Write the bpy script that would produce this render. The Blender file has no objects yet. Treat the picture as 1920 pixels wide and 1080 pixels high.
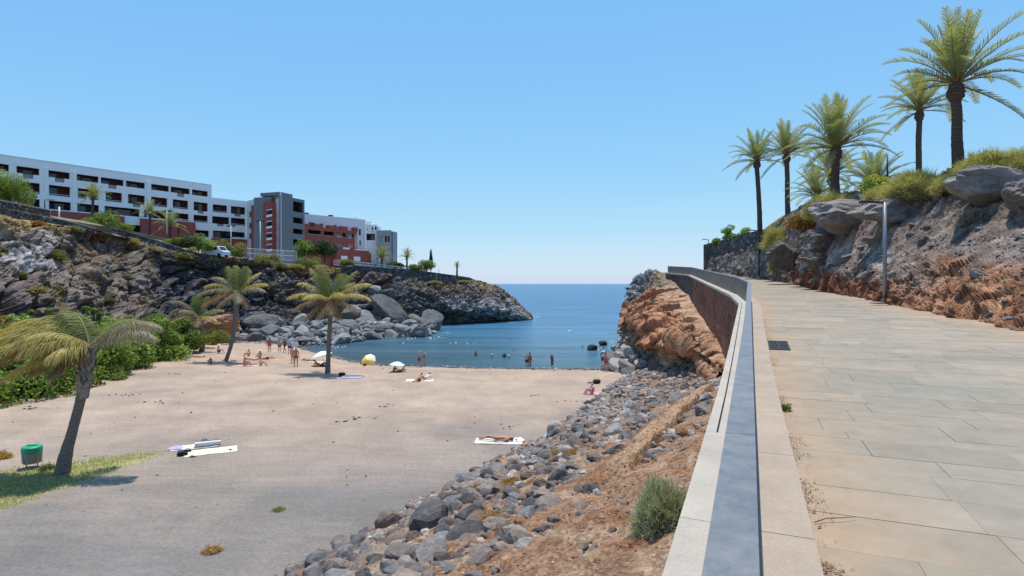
import bpy, math, random
import numpy as np
from mathutils import Vector, Matrix

random.seed(7)
SC = bpy.context.scene
COL = SC.collection
R = math.radians

# ------------------------------------------------------------------ camera, sky, sun, exposure
CAMZ = 8.6
F = 1050.0            # focal length in pixels of the 1920 px wide photograph
cam_d = bpy.data.cameras.new('camera')
cam_d.sensor_width = 36.0
cam_d.lens = F / 1920.0 * 36.0
cam_d.shift_y = -8.0 / 1920.0
cam_d.clip_start = 0.05
cam_d.clip_end = 40000.0
cam = bpy.data.objects.new('camera', cam_d)
COL.objects.link(cam)
cam.location = (0, 0, CAMZ)
cam.rotation_euler = (R(90), 0, 0)
SC.camera = cam

SUN_DIR = Vector((0.035, 0.215, 1.0)).normalized()
SUN_EL = math.asin(SUN_DIR.z)
world = bpy.data.worlds.new('World')
SC.world = world
world.use_nodes = True
wn = world.node_tree
for n_ in list(wn.nodes):
    wn.nodes.remove(n_)
sky = wn.nodes.new('ShaderNodeTexSky')
sky.sky_type = 'NISHITA'
sky.sun_disc = False
sky.sun_elevation = SUN_EL
sky.sun_rotation = math.atan2(SUN_DIR.x, SUN_DIR.y)
sky.altitude = 1000.0
sky.air_density = 1.5
sky.dust_density = 0.5
sky.ozone_density = 6.0
bg = wn.nodes.new('ShaderNodeBackground')
bg.inputs['Strength'].default_value = 0.15
out_ = wn.nodes.new('ShaderNodeOutputWorld')
# camera-like tone response of the sky colour, the same in every direction
sepc = wn.nodes.new('ShaderNodeSeparateColor'); cmbc = wn.nodes.new('ShaderNodeCombineColor')
wn.links.new(sky.outputs[0], sepc.inputs[0])
for ch, (gain, gam) in enumerate(((0.66, 0.82), (0.80, 0.57), (0.96, 0.14))):
    m1 = wn.nodes.new('ShaderNodeMath'); m1.operation = 'MULTIPLY'; m1.inputs[1].default_value = 0.15
    m2 = wn.nodes.new('ShaderNodeMath'); m2.operation = 'POWER'; m2.inputs[1].default_value = gam
    m3 = wn.nodes.new('ShaderNodeMath'); m3.operation = 'MULTIPLY'; m3.inputs[1].default_value = gain / 0.15
    wn.links.new(sepc.outputs[ch], m1.inputs[0]); wn.links.new(m1.outputs[0], m2.inputs[0]); wn.links.new(m2.outputs[0], m3.inputs[0]); wn.links.new(m3.outputs[0], cmbc.inputs[ch])
wn.links.new(cmbc.outputs[0], bg.inputs['Color'])
wn.links.new(bg.outputs[0], out_.inputs['Surface'])

sun_d = bpy.data.lights.new('sun', 'SUN')
sun_d.energy = 4.9
sun_d.angle = R(0.53)
sun_d.color = (1.0, 0.96, 0.89)
sun = bpy.data.objects.new('sun', sun_d)
COL.objects.link(sun)
sun.location = (0, 0, 60)
sun.rotation_euler = SUN_DIR.to_track_quat('Z', 'Y').to_euler()

SC.view_settings.view_transform = 'Standard'
SC.view_settings.look = 'None'
SC.view_settings.exposure = 0.0
SC.view_settings.gamma = 1.0
SC.view_settings.use_curve_mapping = False
SC.cycles.max_bounces = 5
SC.cycles.diffuse_bounces = 3
SC.cycles.transparent_max_bounces = 8

# ------------------------------------------------------------------ helpers
def pt(px, py, Y):
    """point at depth Y that the photograph shows at pixel (px, py)"""
    return Vector(((px - 960.0) / F * Y, Y, CAMZ + (532.0 - py) / F * Y))

def tag(o, label=None, cat=None, group=None, kind=None):
    if label: o['label'] = label
    if cat: o['category'] = cat
    if group: o['group'] = group
    if kind: o['kind'] = kind
    return o

def link(name, data, parent=None, loc=None):
    o = bpy.data.objects.new(name, data)
    COL.objects.link(o)
    if parent is not None: o.parent = parent
    if loc is not None: o.location = loc
    return o

def empty(name, loc, label, cat, group=None, rz=0.0):
    o = link(name, None, None, loc)
    o.empty_display_size = 0.3
    o.rotation_euler.z = rz
    return tag(o, label, cat, group)

def mesh_np(name, verts, faces, mat=None, col=None, smooth=False, uniform=True):
    """verts (N,3); faces (M,k) array or list of such arrays; col (N,3) vertex tint"""
    if not isinstance(faces, (list, tuple)): faces = [faces]
    faces = [np.asarray(f, dtype=np.int32) for f in faces if len(f)]
    verts = np.asarray(verts, dtype=np.float32)
    me = bpy.data.meshes.new(name)
    me.vertices.add(len(verts))
    me.vertices.foreach_set('co', verts.ravel())
    tot = np.concatenate([np.full(len(f), f.shape[1], np.int32) for f in faces])
    lv = np.concatenate([f.ravel() for f in faces])
    st = np.zeros(len(tot), np.int32); st[1:] = np.cumsum(tot)[:-1]
    me.loops.add(len(lv)); me.loops.foreach_set('vertex_index', lv)
    me.polygons.add(len(tot)); me.polygons.foreach_set('loop_start', st)
    me.polygons.foreach_set('loop_total', tot)
    me.polygons.foreach_set('use_smooth', np.full(len(tot), smooth, bool))
    me.update(calc_edges=True)
    if col is not None:
        a = me.color_attributes.new('Col', 'FLOAT_COLOR', 'POINT')
        c = np.ones((len(verts), 4), np.float32); c[:, :3] = col
        a.data.foreach_set('color', c.ravel())
    if mat is not None: me.materials.append(mat)
    return me

class MB:
    """collects boxes, bars and tubes for ONE mesh"""
    def __init__(s): s.v = []; s.q = []; s.t = []; s.n = 0; s.c = []
    def add(s, v, q=(), t=(), col=None):
        v = np.asarray(v, float)
        if len(q): s.q.append(np.asarray(q, int) + s.n)
        if len(t): s.t.append(np.asarray(t, int) + s.n)
        s.v.append(v); s.n += len(v)
        if col is not None: s.c.append(np.tile(np.asarray(col, float), (len(v), 1)) if np.ndim(col) == 1 else np.asarray(col, float))
    def hexa(s, p, col=None):
        """8 corners: bottom 4 (ccw), top 4"""
        s.add(p, [(0, 3, 2, 1), (4, 5, 6, 7), (0, 1, 5, 4), (1, 2, 6, 5), (2, 3, 7, 6), (3, 0, 4, 7)], col=col)
    def box(s, c, sz, rz=0.0, col=None):
        x, y, z = sz[0] / 2, sz[1] / 2, sz[2] / 2
        p = np.array([(-x, -y, -z), (x, -y, -z), (x, y, -z), (-x, y, -z), (-x, -y, z), (x, -y, z), (x, y, z), (-x, y, z)])
        if rz:
            cr, sr = math.cos(rz), math.sin(rz)
            p = np.stack([p[:, 0] * cr - p[:, 1] * sr, p[:, 0] * sr + p[:, 1] * cr, p[:, 2]], 1)
        s.hexa(p + np.asarray(c, float), col)
    def tube(s, path, radii, n=8, cap=True, col=None):
        path = np.asarray(path, float); m = len(path)
        radii = np.full(m, radii) if np.isscalar(radii) else np.asarray(radii, float)
        tg = np.gradient(path, axis=0); tg /= np.linalg.norm(tg, axis=1)[:, None] + 1e-9
        ref = np.array([0., 0, 1]) if abs(tg[0, 2]) < 0.9 else np.array([1., 0, 0])
        a = np.cross(tg, ref); a /= np.linalg.norm(a, axis=1)[:, None] + 1e-9
        b = np.cross(tg, a)
        th = np.linspace(0, 2 * math.pi, n, endpoint=False)
        ring = (path[:, None] + radii[:, None, None] * (np.cos(th)[None, :, None] * a[:, None] + np.sin(th)[None, :, None] * b[:, None]))
        v = ring.reshape(-1, 3); q = []
        for i in range(m - 1):
            for k in range(n):
                k2 = (k + 1) % n
                q.append((i * n + k, i * n + k2, (i + 1) * n + k2, (i + 1) * n + k))
        t = []
        if cap:
            v = np.vstack([v, path[0], path[-1]]); c0, c1 = m * n, m * n + 1
            for k in range(n):
                k2 = (k + 1) % n
                t.append((c0, k2, k)); t.append((c1, (m - 1) * n + k, (m - 1) * n + k2))
        s.add(v, q, t, col)
    def lathe(s, prof, n=12, c=(0, 0, 0)):
        v = []; q = []
        for r, z in prof:
            for k in range(n):
                th = 2 * math.pi * k / n
                v.append((c[0] + r * math.cos(th), c[1] + r * math.sin(th), c[2] + z))
        for i in range(len(prof) - 1):
            for k in range(n):
                k2 = (k + 1) % n
                q.append((i * n + k, i * n + k2, (i + 1) * n + k2, (i + 1) * n + k))
        s.add(v, q)
    def mesh(s, name, mat, smooth=False):
        f = []
        if s.q: f.append(np.concatenate(s.q))
        if s.t: f.append(np.concatenate(s.t))
        return mesh_np(name, np.concatenate(s.v), f, mat, np.concatenate(s.c) if s.c else None, smooth)
    def build(s, name, mat, parent=None, smooth=False, loc=None):
        return link(name, s.mesh(name, mat, smooth), parent, loc)

# ---- vectorised noise
def _h(ix, iy, iz, seed):
    h = (ix.astype(np.uint32) * np.uint32(374761393) + iy.astype(np.uint32) * np.uint32(668265263)
         + iz.astype(np.uint32) * np.uint32(2147483647 - 58) + np.uint32(seed * 974634777 % 4294967296))
    h = (h ^ (h >> np.uint32(13))) * np.uint32(1274126177)
    h = (h ^ (h >> np.uint32(16))) * np.uint32(2246822519)
    h = h ^ (h >> np.uint32(13))
    return h
def _h01(ix, iy, iz, seed): return _h(ix, iy, iz, seed).astype(np.float64) / 4294967295.0
def perlin(p, seed=0):
    p = np.asarray(p, float)
    i = np.floor(p).astype(np.int64); f = p - i
    u = f * f * f * (f * (f * 6 - 15) + 10)
    res = 0
    for dx in (0, 1):
        for dy in (0, 1):
            for dz in (0, 1):
                h = _h(i[..., 0] + dx, i[..., 1] + dy, i[..., 2] + dz, seed)
                gx = (h & np.uint32(1023)).astype(float) / 511.5 - 1
                gy = ((h >> np.uint32(10)) & np.uint32(1023)).astype(float) / 511.5 - 1
                gz = ((h >> np.uint32(20)) & np.uint32(1023)).astype(float) / 511.5 - 1
                d = gx * (f[..., 0] - dx) + gy * (f[..., 1] - dy) + gz * (f[..., 2] - dz)
                w = (u[..., 0] if dx else 1 - u[..., 0]) * (u[..., 1] if dy else 1 - u[..., 1]) * (u[..., 2] if dz else 1 - u[..., 2])
                res = res + d * w
    return res * 1.2
def fbm(p, o=4, seed=0, gain=0.5):
    a = 1.0; s = 0; q = np.array(p, float)
    for k in range(o):
        s = s + a * perlin(q, seed + k * 17); a *= gain; q = q * 2.03 + 3.1
    return s
def ridged(p, o=4, seed=0, gain=0.5):
    a = 1.0; s = 0; q = np.array(p, float)
    for k in range(o):
        s = s + a * (1 - 2 * np.abs(perlin(q, seed + k * 13))); a *= gain; q = q * 2.07 + 1.7
    return s
def cells(p, seed=0):
    """F1, F2 and a random number per cell"""
    p = np.asarray(p, float); i = np.floor(p).astype(np.int64)
    f1 = np.full(p.shape[:-1], 9.0); f2 = f1.copy(); idr = np.zeros_like(f1)
    for dx in (-1, 0, 1):
        for dy in (-1, 0, 1):
            for dz in (-1, 0, 1):
                c = i + np.array([dx, dy, dz])
                x = c[..., 0] + _h01(c[..., 0], c[..., 1], c[..., 2], seed)
                y = c[..., 1] + _h01(c[..., 0], c[..., 1], c[..., 2], seed + 1)
                z = c[..., 2] + _h01(c[..., 0], c[..., 1], c[..., 2], seed + 2)
                d = np.sqrt((x - p[..., 0]) ** 2 + (y - p[..., 1]) ** 2 + (z - p[..., 2]) ** 2)
                r = _h01(c[..., 0], c[..., 1], c[..., 2], seed + 3)
                near = d < f1
                f2 = np.where(near, f1, np.minimum(f2, d)); idr = np.where(near, r, idr); f1 = np.where(near, d, f1)
    return f1, f2, idr

def facets(p, seed=0):
    """plane pieces with breaks between them, like fractured rock; also the distance to the breaks"""
    p = np.asarray(p, float); i = np.floor(p).astype(np.int64)
    f1 = np.full(p.shape[:-1], 9.0); f2 = f1.copy(); val = np.zeros_like(f1)
    for dx in (-1, 0, 1):
        for dy in (-1, 0, 1):
            for dz in (-1, 0, 1):
                c = i + np.array([dx, dy, dz]); h = [_h01(c[..., 0], c[..., 1], c[..., 2], seed + k) for k in range(7)]
                vx = p[..., 0] - c[..., 0] - h[0]; vy = p[..., 1] - c[..., 1] - h[1]; vz = p[..., 2] - c[..., 2] - h[2]
                d = np.sqrt(vx * vx + vy * vy + vz * vz)
                v = (h[3] - .5) * 1.2 + 2 * (vx * (h[4] - .5) + vy * (h[5] - .5) + vz * (h[6] - .5))
                near = d < f1
                f2 = np.where(near, f1, np.minimum(f2, d)); val = np.where(near, v, val); f1 = np.where(near, d, f1)
    return val, f2 - f1

def smooth(a, b, x):
    t = np.clip((np.asarray(x, float) - a) / (b - a), 0, 1)
    return t * t * (3 - 2 * t)

def catmull(a, n, t=None):
    """resample axis 0 of a control array with a monotone-ish cubic to n samples"""
    a = np.asarray(a, float); m = len(a)
    t = np.linspace(0, m - 1 - 1e-9, n) if t is None else np.clip(t, 0, m - 1 - 1e-9); i = t.astype(int); f = (t - i)
    f = f.reshape((-1,) + (1,) * (a.ndim - 1))
    p0 = a[np.maximum(i - 1, 0)]; p1 = a[i]; p2 = a[np.minimum(i + 1, m - 1)]; p3 = a[np.minimum(i + 2, m - 1)]
    k = 0.35
    m1 = (p2 - p0) * k; m2 = (p3 - p1) * k
    return (2 * f**3 - 3 * f**2 + 1) * p1 + (f**3 - 2 * f**2 + f) * m1 + (-2 * f**3 + 3 * f**2) * p2 + (f**3 - f**2) * m2

def grid_faces(nv, nu):
    i = np.arange(nv - 1)[:, None] * nu + np.arange(nu - 1)[None, :]
    i = i.ravel()
    return np.stack([i, i + 1, i + nu + 1, i + nu], 1)

def grid_normals(g):
    du = np.gradient(g, axis=1); dv = np.gradient(g, axis=0)
    n = np.cross(du, dv)
    return n / (np.linalg.norm(n, axis=2)[..., None] + 1e-9)

def blur(g, k):
    for _ in range(k):
        g = g.copy()
        g[1:-1] = (g[:-2] + 2 * g[1:-1] + g[2:]) / 4
        g[:, 1:-1] = (g[:, :-2] + 2 * g[:, 1:-1] + g[:, 2:]) / 4
    return g

# ------------------------------------------------------------------ materials
class NT:
    def __init__(s, name, rough=0.9, spec=0.2):
        s.m = bpy.data.materials.new(name); s.m.use_nodes = True
        s.t = s.m.node_tree; s.b = s.t.nodes['Principled BSDF']
        s.b.inputs['Roughness'].default_value = rough
        s.b.inputs['Specular IOR Level'].default_value = spec
    def n(s, typ): return s.t.nodes.new(typ)
    def put(s, sock, v):
        if hasattr(v, 'default_value') or hasattr(v, 'links'): s.t.links.new(v, sock)
        else:
            if isinstance(v, tuple) and len(v) == 3 and len(sock.default_value) == 4: v = v + (1,)
            sock.default_value = v
    def pos(s):
        return s.n('ShaderNodeNewGeometry').outputs['Position']
    def obj(s): return s.n('ShaderNodeTexCoord').outputs['Object']
    def rnd(s): return s.n('ShaderNodeObjectInfo').outputs['Random']
    def ocol(s): return s.n('ShaderNodeObjectInfo').outputs['Color']
    def attr(s, nm='Col'):
        a = s.n('ShaderNodeAttribute'); a.attribute_name = nm; return a.outputs['Color']
    def scale(s, vec, sc, off=(0, 0, 0), rot=(0, 0, 0)):
        k = s.n('ShaderNodeMapping'); s.put(k.inputs['Vector'], vec)
        k.inputs['Scale'].default_value = sc if isinstance(sc, tuple) else (sc,) * 3
        k.inputs['Location'].default_value = off; k.inputs['Rotation'].default_value = rot
        return k.outputs[0]
    def noise(s, vec, scale, detail=4, rough=0.55, dist=0.0):
        k = s.n('ShaderNodeTexNoise'); s.put(k.inputs['Vector'], vec)
        k.inputs['Scale'].default_value = scale; k.inputs['Detail'].default_value = detail
        k.inputs['Roughness'].default_value = rough; k.inputs['Distortion'].default_value = dist
        return k.outputs['Fac']
    def voro(s, vec, scale, feat='F1', out='Distance', rand=1.0):
        k = s.n('ShaderNodeTexVoronoi'); k.feature = feat; s.put(k.inputs['Vector'], vec)
        k.inputs['Scale'].default_value = scale; k.inputs['Randomness'].default_value = rand
        return k.outputs[out]
    def ramp(s, fac, stops, interp='LINEAR'):
        k = s.n('ShaderNodeValToRGB'); s.put(k.inputs[0], fac); e = k.color_ramp.elements
        k.color_ramp.interpolation = interp
        for j, (p, c) in enumerate(stops):
            el = e[j] if j < 2 else e.new(p)
            el.position = p
            c = (c, c, c) if np.isscalar(c) else c
            el.color = tuple(c) + (1,)
        return k.outputs[0]
    def mix(s, fac, a, b, mode='MIX'):
        k = s.n('ShaderNodeMix'); k.data_type = 'RGBA'; k.blend_type = mode
        s.put(k.inputs[0], fac); s.put(k.inputs[6], a); s.put(k.inputs[7], b)
        return k.outputs[2]
    def math(s, op, a, b=0.0, c=None):
        k = s.n('ShaderNodeMath'); k.operation = op; s.put(k.inputs[0], a); s.put(k.inputs[1], b)
        if c is not None: s.put(k.inputs[2], c)
        return k.outputs[0]
    def maprange(s, v, a, b, c=0.0, d=1.0):
        k = s.n('ShaderNodeMapRange'); s.put(k.inputs[0], v)
        for j, x in enumerate((a, b, c, d)): k.inputs[j + 1].default_value = x
        return k.outputs[0]
    def sep(s, v):
        k = s.n('ShaderNodeSeparateXYZ'); s.put(k.inputs[0], v); return k.outputs
    def bump(s, h, strength=0.5, dist=0.05, prev=None):
        k = s.n('ShaderNodeBump'); s.put(k.inputs['Height'], h)
        k.inputs['Strength'].default_value = strength; k.inputs['Distance'].default_value = dist
        if prev is not None: s.t.links.new(prev, k.inputs['Normal'])
        return k.outputs[0]
    def done(s, color=None, normal=None, rough=None):
        if color is not None: s.put(s.b.inputs['Base Color'], color)
        if normal is not None: s.t.links.new(normal, s.b.inputs['Normal'])
        if rough is not None: s.put(s.b.inputs['Roughness'], rough)
        return s.m

M = {}
def plain(name, color, rough=0.8, spec=0.3, metal=0.0, var=0.12, scale=3.0, bump=0.0, bscale=30.0, bdist=0.01):
    k = NT(name, rough, spec); k.b.inputs['Metallic'].default_value = metal
    p = k.obj()
    v = k.ramp(k.noise(p, scale, 5, 0.6), [(0.3, 1 - var), (0.7, 1 + var)])
    c = k.mix(1.0, color, v, 'MULTIPLY')
    nrm = k.bump(k.noise(p, bscale, 4), bump, bdist) if bump else None
    M[name] = k.done(c, nrm); return M[name]

# rock whose low-frequency tint is stored per vertex
k = NT('volcanic_rock', 0.92, 0.15)
p = k.pos()
f1 = k.noise(p, 1.1, 8, 0.68)
f2 = k.noise(p, 7.0, 4, 0.7)
v = k.ramp(f1, [(0.28, 0.35), (0.46, 0.85), (0.56, 1.15), (0.72, 1.7)])
v2 = k.ramp(f2, [(0.3, 0.6), (0.7, 1.4)])
c = k.mix(1.0, k.mix(1.0, k.attr(), v, 'MULTIPLY'), v2, 'MULTIPLY')
M['rock'] = k.done(c, k.bump(k.noise(p, 3.2, 8, 0.7), 0.7, 0.2))

# earthy orange ground with fine gravel
k = NT('earth', 0.95, 0.1)
p = k.pos()
v = k.ramp(k.noise(p, 2.2, 8, 0.7), [(0.3, 0.6), (0.5, 1.0), (0.7, 1.35)])
g = k.ramp(k.voro(p, 14.0, 'F1', 'Color'), [(0.2, 0.7), (0.8, 1.3)])
c = k.mix(1.0, k.mix(1.0, k.attr(), v, 'MULTIPLY'), g, 'MULTIPLY')
b1 = k.bump(k.noise(p, 5, 8, 0.75), 0.8, 0.12)
M['earth'] = k.done(c, k.bump(k.voro(p, 16.0), 0.5, 0.03, b1))

# boulders: tone from the object itself
def boulder_mat(name, stops, sc=1.0):
    k = NT(name, 0.9, 0.2)
    p = k.scale(k.obj(), sc); r = k.rnd()
    base = k.ramp(r, stops)
    off = k.n('ShaderNodeVectorMath'); off.operation = 'ADD'; k.put(off.inputs[0], p)
    cmb = k.n('ShaderNodeCombineXYZ'); k.put(cmb.inputs[0], k.math('MULTIPLY', r, 37.0)); k.put(off.inputs[1], cmb.outputs[0])
    p = off.outputs[0]
    v = k.ramp(k.noise(p, 1.6, 8, 0.7), [(0.3, 0.6), (0.52, 1.0), (0.7, 1.45)])
    sp = k.ramp(k.noise(p, 14.0, 4, 0.75), [(0.35, 0.75), (0.65, 1.2)])
    c = k.mix(1.0, k.mix(1.0, base, v, 'MULTIPLY'), sp, 'MULTIPLY')
    nb = k.bump(k.noise(p, 3.5, 8, 0.72), 0.7, 0.12)
    return k.done(c, k.bump(k.noise(p, 18.0, 4, 0.7), 0.4, 0.03, nb))
M['boulder'] = boulder_mat('grey_boulder', [(0.0, (0.11, 0.10, 0.10)), (0.15, (0.21, 0.195, 0.185)), (0.3, (0.17, 0.115, 0.085)), (0.45, (0.27, 0.25, 0.235)), (0.6, (0.24, 0.17, 0.13)), (0.75, (0.15, 0.14, 0.14)), (0.9, (0.33, 0.26, 0.21)), (1.0, (0.38, 0.35, 0.32))])
M['shore'] = boulder_mat('shore_boulder', [(0.0, (0.13, 0.125, 0.12)), (0.4, (0.20, 0.19, 0.18)), (0.8, (0.30, 0.285, 0.27)), (1.0, (0.20, 0.165, 0.14))], 0.5)
M['boulder_orange'] = boulder_mat('rusty_boulder', [(0.0, (0.42, 0.20, 0.09)), (1.0, (0.33, 0.17, 0.10))])
M['boulder_white'] = boulder_mat('pale_boulder', [(0.0, (0.40, 0.36, 0.315)), (1.0, (0.33, 0.31, 0.285))])
M['boulder_dark'] = boulder_mat('dark_boulder', [(0.0, (0.105, 0.10, 0.10)), (1.0, (0.17, 0.155, 0.145))], 0.5)
M['wet_rock'] = boulder_mat('wet_rock', [(0.0, (0.07, 0.06, 0.035)), (1.0, (0.05, 0.05, 0.05))])

# sand
k = NT('sand', 0.97, 0.08)
p = k.pos()
s1 = k.scale(p, (0.09, 0.22, 1.0), rot=(0, 0, R(-24)))
streak = k.noise(s1, 1.0, 6, 0.62, 0.6)
fine = k.noise(p, 9.0, 6, 0.75)
mid = k.noise(p, 0.55, 8, 0.68)
sx = k.sep(p)
near = k.maprange(k.math('ADD', sx[1], k.math('MULTIPLY', sx[0], -0.25)), 37.0, 18.0)     # darker, coarser ash sand at the back of the beach
tan = k.mix(k.ramp(mid, [(0.35, 0.0), (0.65, 1.0)]), (0.37, 0.276, 0.207), (0.43, 0.325, 0.243))
gray = (0.195, 0.176, 0.158)
st = k.math('ADD', k.ramp(streak, [(0.48, 0.0), (0.74, 0.5)]), k.math('MULTIPLY', near, 0.8))
c = k.mix(k.math('MINIMUM', st, 0.95), tan, gray)
far = k.ramp(k.maprange(sx[1], 44.0, 55.0), [(0.0, 0.0), (1.0, 1.0)])
c = k.mix(k.math('MULTIPLY', far, k.ramp(mid, [(0.4, 0.0), (0.6, 0.7)])), c, (0.43, 0.29, 0.20))
gp = k.attr()                                   # painted patches: turf (G) and wet sand (B)
gs = k.sep(gp)
c = k.mix(k.math('MULTIPLY', gs[1], k.ramp(fine, [(0.3, 0.35), (0.6, 1.0)])), c, (0.36, 0.35, 0.14))
c = k.mix(gs[2], c, (0.13, 0.12, 0.115))
c = k.mix(1.0, c, k.ramp(fine, [(0.3, 0.76), (0.7, 1.2)]), 'MULTIPLY')
c = k.mix(1.0, c, k.ramp(k.noise(p, 0.28, 6, 0.6), [(0.35, 0.88), (0.65, 1.08)]), 'MULTIPLY')
tr_ = k.noise(k.scale(p, (0.45, 3.2, 1.0), rot=(0, 0, R(-25))), 1.0, 5, 0.65)
c = k.mix(1.0, c, k.ramp(tr_, [(0.35, 0.94), (0.65, 1.04)]), 'MULTIPLY')
foot = k.voro(k.scale(p, (1.0, 1.0, 1.0)), 2.6, 'SMOOTH_F1')
nb = k.bump(foot, 0.55, 0.09)
nb = k.bump(k.noise(p, 6.0, 6, 0.7), 0.6, 0.08, nb)
M['sand'] = k.done(c, nb)

# sea
k = NT('sea_water', 0.22, 0.09)
k.b.inputs['IOR'].default_value = 1.33
p = k.pos(); sx = k.sep(p)
wob = k.math('MULTIPLY', k.math('SUBTRACT', k.noise(k.scale(p, (0.05, 0.12, 1)), 1.0, 4), 0.5), 30.0)
d = k.math('ADD', k.math('ADD', sx[1], wob), k.math('MULTIPLY', sx[0], 0.9))
c = k.ramp(k.maprange(d, 30.0, 230.0), [(0.0, (0.058, 0.078, 0.082)), (0.09, (0.050, 0.088, 0.105)), (0.2, (0.055, 0.125, 0.165)),
                                        (0.36, (0.055, 0.150, 0.235)), (0.6, (0.042, 0.135, 0.245)), (1.0, (0.030, 0.115, 0.225))])
st = k.noise(k.scale(p, (0.03, 0.22, 1)), 1.0, 5, 0.6)
c = k.mix(1.0, c, k.ramp(st, [(0.3, 0.7), (0.7, 1.3)]), 'MULTIPLY')
w1 = k.noise(k.scale(p, (0.35, 1.0, 1)), 1.3, 6, 0.62)
w2 = k.noise(k.scale(p, (0.5, 1.0, 1)), 0.18, 3, 0.5)
nb = k.bump(w1, 0.75, 0.55)
nb = k.bump(w2, 0.6, 1.6, nb)
M['sea'] = k.done(c, nb)

# paving: tone from the tile
def paving(name, colsock):
    k = NT(name, 0.85, 0.25)
    p = k.pos()
    col = k.ocol() if colsock == 'obj' else k.attr()
    big = k.noise(p, 0.35, 5, 0.6)
    c = k.mix(k.ramp(big, [(0.42, 0.0), (0.66, 0.5)]), col, (0.37, 0.285, 0.20))
    dn = k.math('MULTIPLY', k.attr('dust'), k.ramp(k.noise(p, 2.5, 6, 0.7), [(0.3, 0.35), (0.65, 1.0)]))
    c = k.mix(dn, c, (0.385, 0.262, 0.165))
    c = k.mix(1.0, c, k.ramp(k.noise(p, 3.0, 8, 0.7), [(0.3, 0.86), (0.7, 1.12)]), 'MULTIPLY')
    st = k.ramp(k.voro(k.scale(p, (1, 1, 0.2)), 0.9), [(0.04, 0.62), (0.075, 1.0)])
    st2 = k.ramp(k.noise(p, 1.7, 3), [(0.45, 1.0), (0.6, 0.0)])
    c = k.mix(st2, c, k.mix(1.0, c, st, 'MULTIPLY'))
    return k.done(c, k.bump(k.noise(p, 60, 4, 0.7), 0.25, 0.004))
M['paving'] = paving('paving_stone', 'obj')
M['paving_far'] = paving('paving_stone_far', 'attr')

def concrete(name, color, stain=0.25):
    k = NT(name, 0.85, 0.2); p = k.pos()
    big = k.ramp(k.noise(p, 1.3, 7, 0.65), [(0.3, 1 - stain), (0.7, 1 + stain * 0.5)])
    fine = k.ramp(k.noise(p, 40, 4, 0.7), [(0.3, 0.9), (0.7, 1.1)])
    c = k.mix(1.0, k.mix(1.0, color, big, 'MULTIPLY'), fine, 'MULTIPLY')
    return k.done(c, k.bump(k.noise(p, 70, 4, 0.7), 0.2, 0.003))
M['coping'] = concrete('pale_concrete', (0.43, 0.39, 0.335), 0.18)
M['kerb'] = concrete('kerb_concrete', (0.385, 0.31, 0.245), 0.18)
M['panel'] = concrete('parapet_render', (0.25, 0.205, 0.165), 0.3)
M['grout'] = concrete('joint_dust', (0.30, 0.235, 0.17), 0.35)
M['wall_white'] = concrete('white_render', (0.90, 0.895, 0.86), 0.05)
M['wall_pale'] = concrete('pale_grey_render', (0.74, 0.735, 0.72), 0.06)
M['wall_grey'] = concrete('grey_render', (0.20, 0.215, 0.225), 0.12)
M['wall_red'] = concrete('brick_red_render', (0.36, 0.10, 0.075), 0.15)
M['wall_mid'] = concrete('mid_grey_render', (0.36, 0.375, 0.385), 0.1)
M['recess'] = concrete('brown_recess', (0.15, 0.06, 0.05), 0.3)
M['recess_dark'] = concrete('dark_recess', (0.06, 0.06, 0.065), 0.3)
M['balustrade'] = concrete('tan_balustrade', (0.34, 0.29, 0.25), 0.1)
M['slate'] = concrete('dark_slate', (0.09, 0.10, 0.105), 0.2)
k = NT('window_glass', 0.06, 0.6)
M['glass'] = k.done((0.02, 0.025, 0.03))

# brushed rail cap
k = NT('brushed_rail_metal', 0.42, 0.5); p = k.pos()
k.b.inputs['Metallic'].default_value = 0.4
v = k.noise(p, 6.0, 9, 0.75, 0.3)
c = k.ramp(v, [(0.3, (0.155, 0.155, 0.16)), (0.55, (0.215, 0.21, 0.208)), (0.75, (0.265, 0.25, 0.235))])
sc_ = k.ramp(k.noise(p, 90.0, 3, 0.8), [(0.30, 0.72), (0.42, 1.0)])
c = k.mix(1.0, c, sc_, 'MULTIPLY')
M['rail'] = k.done(c, k.bump(k.noise(p, 35, 3), 0.05, 0.004), k.ramp(v, [(0.3, 0.34), (0.7, 0.55)]))

def stonewall(name, cols, sc=2.6, mort=(0.06, 0.055, 0.05), squash=1.4):
    k = NT(name, 0.93, 0.12); p = k.scale(k.pos(), (1, 1, squash))
    cell = k.voro(p, sc, 'F1', 'Color'); edge = k.voro(p, sc, 'DISTANCE_TO_EDGE')
    c = k.ramp(k.sep(cell)[0], cols)
    c = k.mix(1.0, c, k.ramp(k.noise(p, 6, 6, 0.7), [(0.3, 0.6), (0.7, 1.4)]), 'MULTIPLY')
    big = k.ramp(k.noise(p, 0.35, 4, 0.6), [(0.35, 0.75), (0.65, 1.3)])
    c = k.mix(1.0, c, big, 'MULTIPLY')
    c = k.mix(k.ramp(edge, [(0.02, 1.0), (0.07, 0.0)]), c, mort)
    return k.done(c, k.bump(k.ramp(edge, [(0.0, 0.0), (0.15, 1.0)]), 0.8, 0.08))
M['stone_dark'] = stonewall('dark_basalt_masonry', [(0.0, (0.05, 0.046, 0.044)), (0.5, (0.10, 0.09, 0.085)), (0.85, (0.16, 0.145, 0.13)), (1.0, (0.32, 0.30, 0.27))], 2.4)
M['stone_red'] = stonewall('red_brown_masonry', [(0.0, (0.18, 0.082, 0.055)), (0.5, (0.26, 0.118, 0.08)), (1.0, (0.34, 0.18, 0.125))], 3.0, (0.13, 0.07, 0.05))
M['stone_grey'] = stonewall('grey_brown_masonry', [(0.0, (0.07, 0.062, 0.06)), (1.0, (0.17, 0.145, 0.13))], 3.0)

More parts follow.
